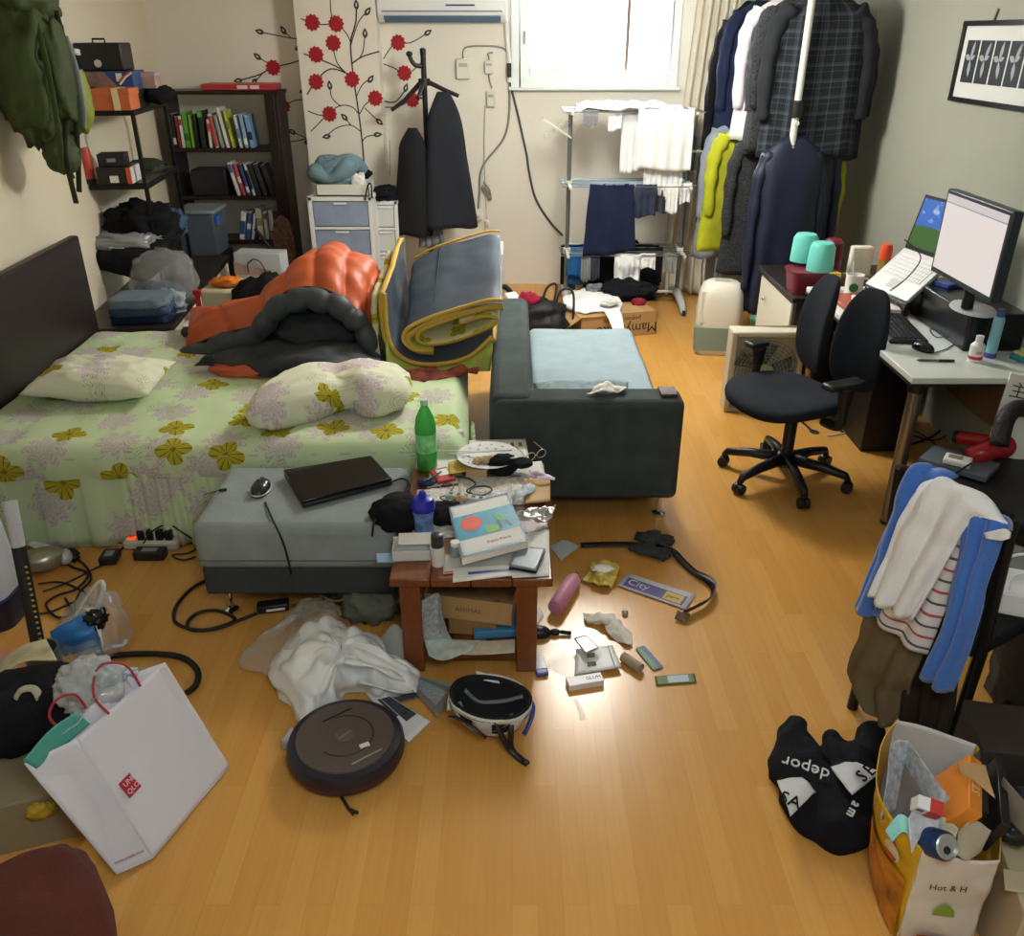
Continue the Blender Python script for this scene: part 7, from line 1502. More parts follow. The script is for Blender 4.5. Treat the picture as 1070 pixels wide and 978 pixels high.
def shell(mb,r,z0,z1,cut=1.0,mi=0,segs=40,ribs=None,t0=0):
 vs,fs=[],[];nv=12
 for j in range(nv+1):
  th=t0+(PI/2-t0)*j/nv
  for i in range(segs):
   a=2*PI*i/segs;k=math.sin(th)
   vs.append((r[0]*k*math.cos(a),r[1]*k*math.sin(a),z0+(z1-z0)*(1-math.cos(th))))
 for j in range(nv):
  for i in range(segs):
   if ribs and ribs(i,j):continue
   fs.append((j*segs+i,j*segs+(i+1)%segs,(j+1)*segs+(i+1)%segs,(j+1)*segs+i))
 mb.add(vs,fs,mi)
mb=MB();shell(mb,(.135,.105),.0,.13,ribs=lambda i,j:7<=j<=10 and(i%6)in(2,3,4));obj('outer_shell',mb,mat('white helmet shell','#c9cbc6',.3),hm,smooth=180,solid=.005)
mb=MB();shell(mb,(.127,.098),.010,.128);obj('foam_liner',mb,mat('black foam','#17181a',.9),hm,smooth=180,solid=.01)
mb=MB();mb.tube([(.128*math.cos(a),.099*math.sin(a),.128+.008*math.cos(2*a))for a in np.linspace(0,2*PI,48,endpoint=False)],.006,8,closed=True);obj('rim',mb,MATS['black foam'],hm,smooth=180)
for k,(a0,c_)in enumerate(((-.4,'#3c3f8e'),(.9,'#98a03c'),(2.2,'#b9bcb8'),(3.6,'#2a2b30'))):
 mb=MB();mb.tube([((.137)*math.cos(a),.108*math.sin(a),.05+.05*math.sin((a-a0)*2.2))for a in np.linspace(a0,a0+1.3,14)],.008,6,flat=.5);obj('vent_band',mb,mat('helmet band '+c_,c_,.4),hm,smooth=180)
for sy in(-1,1):
 mb=MB();mb.tube(spline([(.09,sy*.06,.11),(.02,sy*.07,.06),(-.06,sy*.05,.05),(-.1,sy*.03,.1)],20),.012,8,flat=.5);obj('inner_pad',mb,mat('charcoal pad','#7d858d',.9),hm,smooth=180)
hl=lambda x,y,z:Tm(hm.location,0).inverted()@pz(x,y,z)
Ri=Matrix.Rotation(.35,4,'Z')
sp_=lambda l:[Ri@(pz(x,y,z)-Vector(hm.location))for x,y,z in l]
mb=MB();mb.tube(spline(sp_([(518,752,.13),(524,768,.09),(532,782,.03),(545,794,.008),(551,798,.008)]),24),.010,8,flat=.4);obj('chin_strap',mb,black_p,hm,smooth=180)
mb=MB();mb.tube(spline(sp_([(534,745,.13),(534,765,.09),(534,780,.03),(540,790,.01)]),24),.009,8,flat=.4);obj('chin_strap',mb,black_p,hm,smooth=180)
mb=MB();mb.blob(Ri@(pz(549,796,.01)-Vector(hm.location)),(.014,.010,.008));obj('buckle',mb,black_p,hm,smooth=180)
mb=MB();mb.grid([[Ri@(pz(x,y,.12)-Vector(hm.location))for x,y in((497,702),(508,705),(520,709))],[Ri@(pz(x,y,.12)-Vector(hm.location))for x,y in((500,710),(510,712),(522,714))]],12,8,amp=.006,freq=20);obj('visor_tab',mb,whitec,hm,smooth=180,solid=.004)
wbag=mat('white polythene','#e8ecec',.2,bump=.45,bscale=26,alpha=.93,spec=.6)
def bag(name,label,m,ol,hts,seed,amp=.03,freq=8,cat='plastic bag',h0=.004):
 ctr=sum((pz(x,y)for x,y in ol),Vector())/len(ol);ring=spline([pz(x,y)for x,y in ol],48,True)
 rows=[[ctr+(p-ctr)*f+Vector((0,0,z))for p in ring]for f,z in((1.0,h0),(1.03,hts*.35),(.86,hts*.78),(.55,hts),(.25,hts*1.02),(.02,hts*1.0))]
 mb=MB();mb.grid(rows,110,60,amp=amp,freq=freq,seed=seed,closeu=True,func=lambda u,v:amp*.6*(1-2.4*abs(mnoise.noise(Vector((math.cos(u*6.28)*2.2,math.sin(u*6.28)*2.2,v*2.5+seed))))))
 for i,v in enumerate(mb.v):
  if v[2]<.003:mb.v[i]=(v[0],v[1],.003)
 return one(name,label,cat,mb,m,smooth=180)
bag('clear_bag','clear crinkled plastic bag lying behind the white carrier bag',plastic_film('crinkled clear film','#c9c6bd',.33,.15),[(249,698),(285,668),(322,640),(345,635),(360,650),(345,690),(300,715)],.10,4,.03,9)
bag('carrier_bag','white plastic carrier bag lying crumpled on the floor',wbag,[(285,725),(292,692),(325,668),(362,672),(400,690),(432,708),(436,722),(400,735),(368,728),(350,752),(318,762)],.15,7,.030,8)
mb=MB();mb.tube(spline([pz(360,690,.15),pz(395,698,.13),pz(425,712,.07),pz(434,722,.02),pz(410,722,.05),pz(375,712,.1)],40),[.012+.006*math.sin(i*.7)for i in range(40)],8,flat=.4)
one('carrier_bag_loop','loose handle loop of white plastic sheet beside the carrier bag','plastic bag',mb,wbag,smooth=180)
mb=MB();mb.blob((0,0,.06),(.11,.08,.07),.35,3,11);one('olive_bag','grey olive cloth bundle behind the carrier bag','bundle',mb,cloth_mat('grey olive cloth','#6c6f62',.25),pz(385,652)+Vector((0,.05,-.005)),smooth=180)
mb=MB();mb.blob((0,0,.05),(.08,.06,.05),.4,3,12);one('green_bag','pale green crumpled plastic beside the table leg','plastic bag',mb,plastic_film('pale green film','#9db49c',.8,.3),pz(408,640)+Vector((0,.05,0)),smooth=180)
mb=MB();mb.blob((0,0,.07),(.06,.06,.08),.3,3,13,flatz=-.07);one('grey_plastic','smoky clear plastic bag leaning on the left table leg','plastic bag',mb,plastic_film('smoky film','#8f958f',.55,.25),pz(420,650)+Vector((-.02,.12,0)),smooth=180)
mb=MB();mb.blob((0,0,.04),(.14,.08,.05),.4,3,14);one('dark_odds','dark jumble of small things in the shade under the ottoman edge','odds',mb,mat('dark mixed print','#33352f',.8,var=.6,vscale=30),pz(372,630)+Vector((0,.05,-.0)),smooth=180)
sheetpx('white_sheet','grey white paper leaning between the carrier bag and the table leg',mat('dull grey paper','#aab0ad',.75),[[(397,668,.06),(412,652,.14),(424,662,.12)],[(405,692,.02),(416,690,.03),(424,694,.03)]],'paper',4,group=None)  # paper in an even dull grey
cable('twig_wire','thin tan wire lying among the odds under the ottoman edge',[pz(x,y,.07)for x,y in((335,622),(350,628),(365,624),(378,620),(388,626),(395,618))],.003,mat('tan wire','#8a7a54',.6))
def ffl(*a,**k):
 if len(a)<7:k.setdefault('group',None)
 return flat(*a,**k)
t,q=ffl('leaflet','black and white leaflet lying between the robot vacuum and the table',[(381,723),(398,722),(450,754),(427,776)],.006,mat('white gloss paper','#e2e6e8',.4),'leaflet');deco(t,q,[rec(.45,.2,.95,.75)],mat('photo print','#3b4148',.5,var=.5,vscale=60),'photo_print');deco(t,q,[rec(.25,.2,.42,.6)],mat('dark ink','#3c4042',.7),'dark_block')
t,q=ffl('brochure','grey brochure with an aqua edge lying before the coffee table',[(418,706),(440,708),(479,718),(457,750)],.010,mat('grey brown print','#7e7870',.5),'brochure');deco(t,q,[rec(.9,.0,1.,1.)],mat('aqua edge print','#4aa5a8',.4),'aqua_edge');deco(t,q,[rec(.2,.08,.72,.85)],mat('grey text print','#98a0a8',.5,var=.2,vscale=90),'text_block')
ffl('dark_leaflet','dark printed leaflet partly under the carrier bag',[(392,716),(428,710),(440,728),(415,735)],.004,mat('dark print','#4a4e50',.5,var=.5,vscale=80),'leaflet')
t,q=ffl('grey_card','grey square of card on the floor right of the table',[(574,571),(589,563),(606,571),(586,586)],.004,mat('blue grey card','#c6ced6',.6),'card')
um=thing('folding_umbrella','pink folded umbrella in its sleeve on the floor','umbrella')
a,b=pz(580,636,.035),pz(601,603,.035)
pinkm=mat('dusty pink nylon','#cd83a0',.5,bump=.3,bscale=20,sheen=.3)
mb=MB();mb.tube([a,a.lerp(b,.03),a.lerp(b,.5),a.lerp(b,.9),b],[.024,.032,.033,.03,.02],18);obj('sleeve',mb,pinkm,um,smooth=180)
mb=MB();mb.tube([b,b+(b-a).normalized()*.02],.012,10);mb.tube([b+Vector((.02*math.cos(t_),.012*math.sin(t_),0))for t_ in np.linspace(0,5,14)],.003,6);obj('handle',mb,mat('dark violet cord','#4b3547',.6),um)
yw=mat('yellow white wrapper','#d8c65e',.35,var=.12,vscale=12,bump=.5,bscale=30)
mb=MB();mb.grid([[pz(617,588,.02),pz(632,586,.04),pz(648,592,.015)],[pz(614,596,.02),pz(628,598,.05),pz(645,600,.03)],[pz(608,607,.005),pz(625,610,.03),pz(640,614,.01)]],26,22,amp=.016,freq=26);sk=one('snack_bag','crumpled yellow and white snack bag on the floor','wrapper',mb,yw,smooth=180,solid=.002)
mb=MB();mb.blob(pz(630,594,.055),(.045,.028,.006),.3,5,3);obj('white_print',mb,mat('white wrapper print','#dadad2',.4),None).parent=sk
t,q=ffl('street_sign','white card sign reading City in white on purple',[(656,599),(727,622),(716,637),(645,612)],.004,mat('pale violet card','#bcbccb',.5),'sign',.003)
deco(t,q,[rec(.06,.3,.93,.9)],mat('purple print','#45397f',.5),'purple_panel',.0045);deco(t,q,[],mat('white print','#c9ccd0',.8),'lettering',.0052,('City',.25,.56,.055));deco(t,q,[rec(.64,.35,.9,.86)],mat('yellow sign print','#c5a93a',.5),'yellow_panel',.0052);deco(t,q,[],mat('purple print','#45397f',.5),'lettering',.0058,('park',.77,.6,.03))
bl=thing('belt','black leather belt curving across the floor by the sofa','belt')
mb=MB();S=spline([pz(x,y,.012)for x,y in((607,569),(640,568),(670,569),(700,574),(712,585),(725,597),(738,606),(745,616),(741,628),(728,636),(713,643))],60)
def strap(mb,S,w,tw):
 vs,fs=[],[];k=len(S)
 for i,p in enumerate(S):
  a_,b_=S[max(i-1,0)],S[min(i+1,k-1)];t_=(b_-a_).normalized();n_=Vector((-t_.y,t_.x,0));a=tw(i/(k-1));d_=n_*math.cos(a)+Vector((0,0,1))*math.sin(a)
  up2=p+Vector((0,0,.5*w*math.sin(a)))
  vs+=[up2+d_*w/2,up2-d_*w/2]
 for i in range(k-1):fs.append((2*i,2*i+1,2*i+3,2*i+2))
 mb.add(vs,fs)
strap(mb,S,.034,lambda f:0 if f<.5 else min(1.1,(f-.5)*5));obj('strap',mb,mat('black leather','#1d1c1d',.45),bl,smooth=180,solid=.004)
mb=MB();p=pz(713,644,.018);mb.box(p,(.05,.04,.008),rx=.5,rz=-.5);obj('buckle',mb,mat('bronze metal','#7a6a55',.35,.7),bl,bevel=.003)
gl=mat('dark grey knit','#3b3d42',.95,bump=.4,bscale=120)
for lab,pts,rad in(('dark grey glove lying on the belt, upper of two',[(674,559),(688,562),(705,566)],.045),('dark grey glove lying on the belt, lower of two',[(668,570),(685,574),(706,580)],.045)):
 t=thing('glove',lab,'glove',(0,0,0),0,'gloves on the belt');a,b,c2=[pz(x,y,.03)for x,y in pts]
 if 'lower' in lab:a,b,c2=a-Vector((0,0,.008)),b-Vector((0,0,.008)),c2-Vector((0,0,.01))
 dr_=(c2-a).normalized();sd=Vector((-dr_.y,dr_.x,0))
 mb=MB();mb.tube([a-dr_*.04,a,b,b+dr_*.02],[.03,.036,.04,.03],14,flat=1.0);mb.v=[(x,y,.012+max(-.008,(z-.03))*.45+.006)for x,y,z in mb.v];obj('palm',mb,gl,t,smooth=180)
 for k in range(4):
  mb=MB();s0=b+sd*(.026-.0175*k);e_=s0+dr_*(.075-.012*abs(k-1.4))+sd*(.012-.008*k);mb.tube([s0,s0.lerp(e_,.5)+Vector((0,0,.006)),e_],[.011,.011,.008],10);mb.v=[(x,y,max(.008,z-.008))for x,y,z in mb.v];obj('finger',mb,gl,t,smooth=180)
 mb=MB();s0=a+sd*.03;mb.tube([s0,s0+sd*.025+dr_*.03,s0+sd*.03+dr_*.055],[.012,.012,.009],10);mb.v=[(x,y,max(.008,z-.008))for x,y,z in mb.v];obj('thumb',mb,gl,t,smooth=180)
for lab,rows,sd in(('crumpled tissue on the floor, upper of two by the umbrella',[[(609,640,.012),(622,642,.02),(642,640,.02)],[(612,649,.01),(628,648,.03),(644,646,.02)],[(624,652,.006),(634,652,.015),(644,650,.01)]],1),('crumpled tissue on the floor, lower of two by the umbrella',[[(632,650,.012),(642,646,.02),(650,650,.012)],[(634,660,.012),(646,658,.03),(660,662,.012)],[(644,670,.006),(655,673,.012),(660,675,.006)]],2)):
 mb=MB();mb.grid([[pz(*v)for v in r]for r in rows],20,18,amp=.012,freq=24,seed=sd);one('tissue',lab,'tissue',mb,mat('cream tissue','#dcd7cd',.9),group='tissues on the floor',smooth=180,solid=.002)
mb=MB();mb.blob((0,0,.008),(.012,.01,.01),.3,3);one('bead','tiny silver scrap beside the tissues','scrap',mb,foil,pz(653,642),smooth=180)
t,q=ffl('white_card','white card in a clear sleeve by the right table leg',[(560,630),(568,643),(560,655),(552,640)],.004,paper,'card')
ms2=mouse('mouse','small black mouse on the floor beside the right table leg',pz(562,664)+Vector((0,0,.006)),.0,black_p,.9)
mb=MB();mb.blob((0,0,.012),(.02,.015,.012));mb.tube([(.02,0,.012),(.06,-.005,.01)],.008,8);one('key_fob','black key fob beside the small black mouse on the floor','key fob',mb,black_p,pz(580,663),smooth=180)
t=thing('mobile_phone','small silver phone with a violet edge on the floor by the table leg','phone',pz(564,698)+Vector((0,0,.008)),1.75)
mb=MB();mb.box((0,0,0),(.10,.045,.016));obj('phone_body',mb,mat('violet plastic','#4b4fa0',.35),t,bevel=.006)
mb=MB();mb.box((.012,0,.0085),(.07,.038,.003));obj('screen',mb,mat('silver screen','#a5abb0',.2),t)
t,q=ffl('medicine_packet','white printed packet in a clear bag on the floor',[(602,680),(640,676),(649,698),(600,706)],.014,mat('white gloss paper','#e2e6e8',.4),'packet',.008);deco(t,q,[rec(.28,.25,.48,.45),rec(.28,.62,.48,.82)],mat('dark ink','#3c4042',.7),'dark_block',.0095);deco(t,q,[rec(.85,0,.88,1)],mat('grey label','#8d8f92',.5),'fold_line',.0095)
t,q=ffl('grey_foil_card','grey reflective card lying on the packet in the clear bag',[(600,668),(612,665),(626,678),(612,684)],.04,mat('grey mirror card','#8d8f8c',.25,.4),'card',.006)
mb=MB();mb.grid([[pz(570,693,.004),pz(590,675,.02),pz(602,662,.05)],[pz(575,698,.004),pz(600,688,.05),pz(622,668,.06)],[pz(596,708,.004),pz(612,702,.03),pz(630,684,.045)]],26,22,amp=.012,freq=22);one('clear_bag','small clear plastic bag holding the white packet','plastic bag',mb,plastic_film('thin clear film','#dcd8d0',.22,.1),smooth=180)
a,b=pz(651,686,.018),pz(663,694,.018);rolld=(b-a).normalized()
mb=MB();M_=fr(a,Vector((0,0,1)),rolld);mb.lathe([(.016,0),(.018,0),(.018,.085),(.016,.085),(.016,0)],20,M=M_);one('cardboard_tube','short cardboard roll core on the floor','tube',mb,mat('grey cardboard core','#a59a83',.8),smooth=40)
t=thing('small_white_box','slim white box with blue print on the floor','box',pz(611,715)+Vector((0,0,.012)),.23)
mb=MB();mb.box((0,0,0),(.125,.045,.024));obj('box_body',mb,mat('white gloss card','#e2dfdf',.35),t,bevel=.002)
mb=MB();mb.text('GLUM',.02,Tm((.03,.0,.0125)),0);obj('lettering',mb,mat('dark blue strip','#233a72',.4),t,smooth=0)
t,q=ffl('ticket','green and blue ticket strip on the floor, left of two',[(664,678),(673,675),(693,697),(683,701)],.004,mat('sage ticket','#7d9c88',.5),'ticket',.002,group='tickets on the floor');deco(t,q,[rec(.55,0,1,1)],mat('blue tan print','#5a6f9c',.5,var=.3,vscale=60),'print_block')
t,q=ffl('ticket','green ticket strip with a pale centre on the floor, right of two',[(684,707),(726,704),(728,713),(686,716)],.004,mat('green ticket','#5f7a4c',.5),'ticket',.002,group='tickets on the floor');deco(t,q,[rec(.3,.1,.82,.9)],mat('pale blue print','#b9c8d3',.6),'pale_panel')
mb=MB();mb.grid([[pz(598,730,.004),pz(603,729,.008)],[pz(604,742,.004),pz(609,741,.012)],[pz(606,752,.004),pz(613,752,.004)]],8,16,amp=.005,freq=40);one('tape_strip','tiny clear tape scrap on the shiny floor','scrap',mb,film,smooth=180)
t=thing('power_strip','white power strip with a red lit switch on the floor by the bed','power strip',pz(160,572)+Vector((0,0,.022)),-.02)
mb=MB();mb.box((0,0,0),(.24,.055,.045));obj('strip_body',mb,mat('ivory strip plastic','#c9c7ba',.4),t,bevel=.012)
mb=MB();mb.box((-.085,0,.023),(.03,.02,.006));obj('switch',mb,mat('lit red switch','#ff3a20',.4,emit=1.6),t)
for k in range(4):
 mb=MB();mb.box((-.04+k*.04,0,.04),(.028,.03,.05));one('plug','black plug in the white power strip','plug',mb,black_p,pz(160,572)+Vector((0,0,.024)),group='plugs in the power strip',bevel=.005)
for lab,x,y,rz,sz in(('small square black adapter on the floor by the bed',118,583,.1,(.07,.085,.035)),('long black adapter lying before the power strip',160,580,.0,(.13,.06,.04))):
 t=thing('adapter',lab,'adapter',pz(x,y)+Vector((0,-.02,sz[2]/2+.001)),rz)
 mb=MB();mb.box((0,0,0),sz);obj('adapter_body',mb,black_p,t,bevel=.006)
 mb=MB();mb.box((0,0,sz[2]/2),(sz[0]*.5,sz[1]*.5,.001));obj('label',mb,mat('grey label','#8d8f92',.5),t)
t=thing('laptop_adapter','black laptop adapter with a white label in front of the ottoman','adapter',pz(286,637)+Vector((0,0,.018)),.22)
mb=MB();mb.box((0,0,0),(.12,.05,.034));obj('adapter_body',mb,black_p,t,bevel=.006)
mb=MB();mb.box((.01,-.0252,-.002),(.07,.001,.010));obj('label',mb,white_p,t)
cable('adapter_cable','black cable looping on the floor from the ottoman to the laptop adapter',floorpts([(218,605),(200,615),(185,632),(182,648),(195,656),(215,658),(238,652),(245,646),(228,638),(208,640),(196,650),(200,658),(225,657),(250,648),(268,641)],.008),.007,bcab,90)
cable('adapter_cable','thin black cable running from the laptop adapter under the ottoman',floorpts([(304,633),(322,629),(345,625),(365,620)],.006),.005,bcab)
cable('hose','thick black hose curving round behind the white paper bag',floorpts([(90,695),(120,685),(160,683),(190,687),(206,700),(205,715),(195,724)],.012),.011,bcab,60)
for lab,pts,r,m in(('white cable along the foot of the bed skirt',[(62,567),(75,570),(100,570),(130,569)],.004,MATS['white cable']),('black cable from the square adapter to the cable heap',[(108,590),(95,596),(80,604),(62,612),(45,618)],.004,bcab),('black cable from the power strip to the square adapter',[(140,574),(132,570),(125,576),(120,582)],.004,bcab),('black cable looping over the power strip',None,.004,bcab),('black cable to the right of the power strip',[(186,572),(196,566),(205,572),(196,578),(180,580),(190,585),(204,582)],.004,bcab),('black cable coiled at the left by the bed',[(60,585),(75,592),(92,600),(80,615),(60,622),(48,632),(60,645),(75,640),(68,625)],.005,bcab),('second black cable coiled at the left by the bed',[(70,578),(88,590),(95,605),(84,618),(78,634),(80,648)],.005,bcab),('black cable running under the silver hairdryer',[(40,610),(60,608),(75,612),(90,622),(70,632),(50,640),(30,642)],.004,bcab)):
 if pts is None:P=[pz(x,y,z)for x,y,z in((150,568,.06),(158,556,.10),(175,548,.10),(190,556,.08),(205,566,.02))]
 else:P=floorpts(pts,r+.002)
 cable('cable',lab,P,r,m)
mb=MB();mb.blob((0,0,.02),(.05,.04,.025),.35,3,3);one('black_plug_heap','black adapter lump among the cables left of the bed','adapter',mb,black_p,pz(72,585),smooth=180)
t=thing('silver_lamp','silver grey rounded desk lamp head lying on the floor by the bed','lamp',pz(44,598)+Vector((0,.02,.05)),.5)
mb=MB();mb.blob((0,0,0),(.095,.06,.05),.05,2,2);obj('lamp_head',mb,mat('champagne metallic','#a7a590',.28,.6),t,smooth=180)
mb=MB();mb.blob((.085,0,-.012),(.03,.042,.032));obj('lamp_collar',mb,mat('silver plastic','#c4cbd0',.3,.2),t,smooth=180)
mb=MB();mb.tube([(-.07,0,-.02),(-.12,-.06,-.035),(-.12,-.15,-.04)],.012,8);obj('lamp_arm',mb,MATS['silver plastic'],t,smooth=180)
mb=MB();mb.grid([[pz(28,560,.06),pz(45,566,.03),pz(62,572,.01)],[pz(22,566,.02),pz(38,574,.02),pz(52,576,.005)]],12,8,amp=.006,freq=14);one('white_cloth','white cloth corner at the foot of the bed skirt','cloth',mb,whitec,smooth=180,solid=.004)
sa,sb2=pz(43,690,.10),pz(10,524,.62)
st=thing('telescopic_stick','black stick with a pale grip leaning at the left edge','stick')
mb=MB();mb.tube([sa,sa.lerp(sb2,.72)],.022,14);obj('shaft',mb,mat('black rubber shaft','#141517',.5),st,smooth=60)
mb=MB();mb.tube([sa.lerp(sb2,.72),sa.lerp(sb2,.76),sa.lerp(sb2,1)],[.020,.022,.023],14);mb.tube([sa.lerp(sb2,.86),sa.lerp(sb2,.87)],.025,14);obj('grip',mb,mat('pale grey grip','#b9bfc6',.4),st,smooth=60)
mb=MB();dd=(sb2-sa).normalized()
for k in range(16):
 q_=sa.lerp(sb2,.08+.035*k)+Vector((.018,-.013,.002));mb.box(q_,(.012,.004,.006))
obj('yellow_marks',mb,mat('yellow mark','#b7a23b',.5),st)
cp=pz(47,690,.0);M_=Tm((sa.x+.01,sa.y,.0))
cu=thing('round_cup','grey green cup holding the foot of the black stick','cup',(sa.x+.01,sa.y,0))
mb=MB();mb.lathe([(0,.03),(.05,.03),(.056,.15),(.05,.15),(.045,.05),(0,.05)],24);obj('cup_body',mb,mat('grey green plastic','#4e5c5c',.4),cu)
mb=MB();mb.lathe([(0,.0),(.058,0),(.052,.03),(0,.03)],24);obj('cup_base',mb,black_p,cu)
p=pz(2,660)
hu=thing('humidifier','white rounded humidifier with a blue light at the left edge','humidifier',(p.x-.075,p.y+.10,0))
mb=MB();loft(mb,[(rrect(.2,.2,.06),.12),(rrect(.21,.21,.07),.16),(rrect(.2,.2,.08),.40),(rrect(.14,.14,.06),.52),(rrect(.08,.08,.03),.56)]);obj('tank',mb,mat('translucent white plastic','#c3cad4',.3),hu,smooth=60)
mb=MB();loft(mb,[(rrect(.22,.22,.06),0),(rrect(.23,.23,.07),.12)]);obj('humidifier_base',mb,mat('navy plastic','#141a30',.4),hu,smooth=60)
mb=MB();mb.blob((.07,-.108,.13),(.022,.008,.014));obj('blue_light',mb,mat('lit blue led','#2b3cff',.4,emit=5),hu,smooth=180)
b0=pz(95,665)
t=thing('blue_bag','blue and white paper carrier lying inside a clear bag by the cables','paper bag')
def ps(rows,name,m,parent,seed=0,amp=.008,solid=.003):
 mb=MB();mb.grid([[pz(*v)for v in r]for r in rows],22,20,amp=amp,freq=12,seed=seed);return obj(name,mb,m,parent,smooth=180,solid=solid)
ps([[(52,660,.10),(72,650,.14),(92,640,.15)],[(58,672,.08),(78,664,.13),(98,655,.14)],[(68,685,.02),(84,680,.06),(104,674,.08)]],'blue_panel',mat('blue print paper','#2f79c4',.4),t,2)
ps([[(88,636,.15),(100,648,.15),(104,660,.13)],[(98,638,.13),(106,655,.12),(108,680,.07)],[(72,684,.04),(90,686,.03),(110,684,.03)]],'white_panel',mat('grey white paper','#b9c0c6',.5),t,4)
for pts in([(78,645,.15),(92,622,.22),(104,608,.26),(108,616,.24),(100,640,.16)],[(100,682,.05),(115,676,.05),(128,674,.05),(132,669,.04)]):
 mb=MB();mb.tube(spline([pz(*v)for v in pts],30),.009,8,flat=.6);obj('handle',mb,mat('white rope','#c6cacd',.6),t,smooth=180)
mb=MB();mb.blob(pz(100,648,.14),(.035,.05,.035),.5,3,4);one('black_wrapped_thing','black plastic wrapped bundle inside the blue and white carrier','bundle',mb,mat('black polythene','#101114',.2),smooth=180)
bag('clear_bag','clear plastic bag wrapped around the blue and white carrier',plastic_film('bluish clear film','#c3ccd3',.3,.12),[(60,690),(75,650),(95,630),(118,632),(135,655),(132,680),(100,697)],.12,9,.025,9)
cb=pz(20,850,.15)
t=thing('carton','beige carton behind the white paper bag at the left edge','box',(cb.x-.02,cb.y+.14,0),.35)
mb=MB();mb.box((0,0,.085),(.26,.24,.17));obj('carton_body',mb,mat('dim beige card','#8d8266',.75),t,bevel=.004)
mb=MB();mb.blob((.02,-.125,.13),(.04,.02,.025),.3,3,3);obj('yellow_tape',mb,mat('yellow tape','#b79a2d',.4),t,smooth=180)
cb2=pz(24,738,.27)
mb=MB();mb.blob((0,0,.085),(.19,.13,.10),.18,2.2,5,e=.8,nu=44,nv=26);bb=one('black_cloth_bag','black cloth bag with a small beige patch resting on the beige carton','bag',mb,blk,(cb2.x,cb2.y,.172),.45,smooth=180)
mb=MB();mb.tube(spline([(.0,-.06,.175),(.02,-.055,.195),(.05,-.06,.19),(.06,-.08,.165)],14),.012,8,flat=.4);obj('beige_patch',mb,mat('beige patch','#a8a690',.8),bb,smooth=180)
sheetpx('patterned_paper','beige and blue papers poking out behind the black cloth bag',mat('beige blue print','#b3ab8a',.6,var=.3,vscale=16),[[(0,692,.18),(22,676,.2),(48,668,.2)],[(0,706,.18),(25,692,.2),(60,690,.2)]],'paper',2,group=None)
mb=MB();mb.blob((0,0,.0),(.20,.17,.17),.08,2.0,8,e=.5,nu=40,nv=24,flatz=-.17);o=one('red_suitcase','dark red brown soft suitcase at the lower left corner','suitcase',mb,mat('maroon brown cloth','#4e2016',.9,var=.15,vscale=6,bump=.3,bscale=160),(-1.10,1.215,.17),.6,smooth=180)
mb=MB();mb.box((-.02,.10,.17),(.03,.05,.03));obj('zip_pull',mb,black_p,o,bevel=.004)
pw=mat('white matt paper','#d7d6df',.6,bump=.12,bscale=8);pin=mat('grey bag lining','#aeb6bd',.6);redlogo=mat('logo red','#b42a33',.5);redrope=mat('red rope','#a82a35',.7)
ub=thing('shopping_bag','white paper shopping bag with a red square logo and red handles','shopping bag')
B_=[pz(160,897,.005),pz(240,801,.005),None,pz(122,914,.02)]
B_[2]=B_[1]+(B_[3]-B_[0])
T_=[pz(80,772,.34),pz(172,692,.36),None,pz(25,798,.36)]
T_[2]=T_[1]+(T_[3]-T_[0])+Vector((-.0,.02,.0))
def face(name,a,b,a2,b2,m,bul,seed):
 n_=(b-a).cross(a2-a).normalized()
 rows=[[a.lerp(b,u).lerp(a2.lerp(b2,u),v)+n_*(bul*math.sin(PI*u)*math.sin(PI*v))for u in np.linspace(0,1,5)]for v in np.linspace(0,1,5)]
 mb=MB();mb.grid(rows,26,26,amp=.004,freq=6,seed=seed);return obj(name,mb,m,ub,smooth=180,solid=.0015)
ff=face('front_panel',B_[0],B_[1],T_[0],T_[1],pw,.004,1);gs=face('side_gusset',B_[3],B_[0],T_[3],T_[0],pw,-.015,2);face('back_panel',B_[2],B_[3],T_[2],T_[3],pw,.0,3);face('side_gusset',B_[1],B_[2],T_[1],T_[2],pw,-.01,4);face('bag_bottom',B_[0],B_[3],B_[1],B_[2],pw,0,5)
fu_=lambda u,v,off=.006:B_[0].lerp(B_[1],u).lerp(T_[0].lerp(T_[1],u),v)+nrm*off
nrm=(B_[1]-B_[0]).cross(T_[0]-B_[0]).normalized()
if nrm.y>0:nrm=-nrm
xb=(B_[1]-B_[0]).normalized();zb=((T_[0]-B_[0])-xb*(T_[0]-B_[0]).dot(xb)).normalized()
lc=hit=None
r=Vector(_ray(135,820));lc=Vector((0,0,EYE))+r*((B_[0]-Vector((0,0,EYE))).dot(nrm)/r.dot(nrm))+nrm*.007
s_=.026;mb=MB();mb.add([lc+xb*sx*s_+zb*sz*s_+nrm*0 for sx,sz in((-1,-1),(1,-1),(1,1),(-1,1))],[(0,1,2,3)]);lg=obj('logo',mb,redlogo,ff,smooth=0)
mb=MB();mb.text('UNI',.020,fr(lc+zb*.011+nrm*.001,xb,nrm),0);mb.text('QLO',.020,fr(lc-zb*.012+nrm*.001,xb,nrm),0);obj('lettering',mb,pw,lg,smooth=0)
xg=(B_[0]-B_[3]).normalized();ng=(B_[0]-B_[3]).cross(T_[3]-B_[3]).normalized();ng=ng if ng.y<0 else-ng
mb=MB();mb.text('www.uniqlo.com',.011,fr(B_[3].lerp(B_[0],.5).lerp(T_[3].lerp(T_[0],.5),.10)+ng*.017,xg,ng),0);obj('lettering',mb,redlogo,gs,smooth=0)
def rope(pts):
 mb=MB();mb.tube(spline(pts,30),.0034,8);obj('handle',mb,redrope,ub,smooth=180)
h0,h1=fu_(.32,.985),fu_(.68,.985)
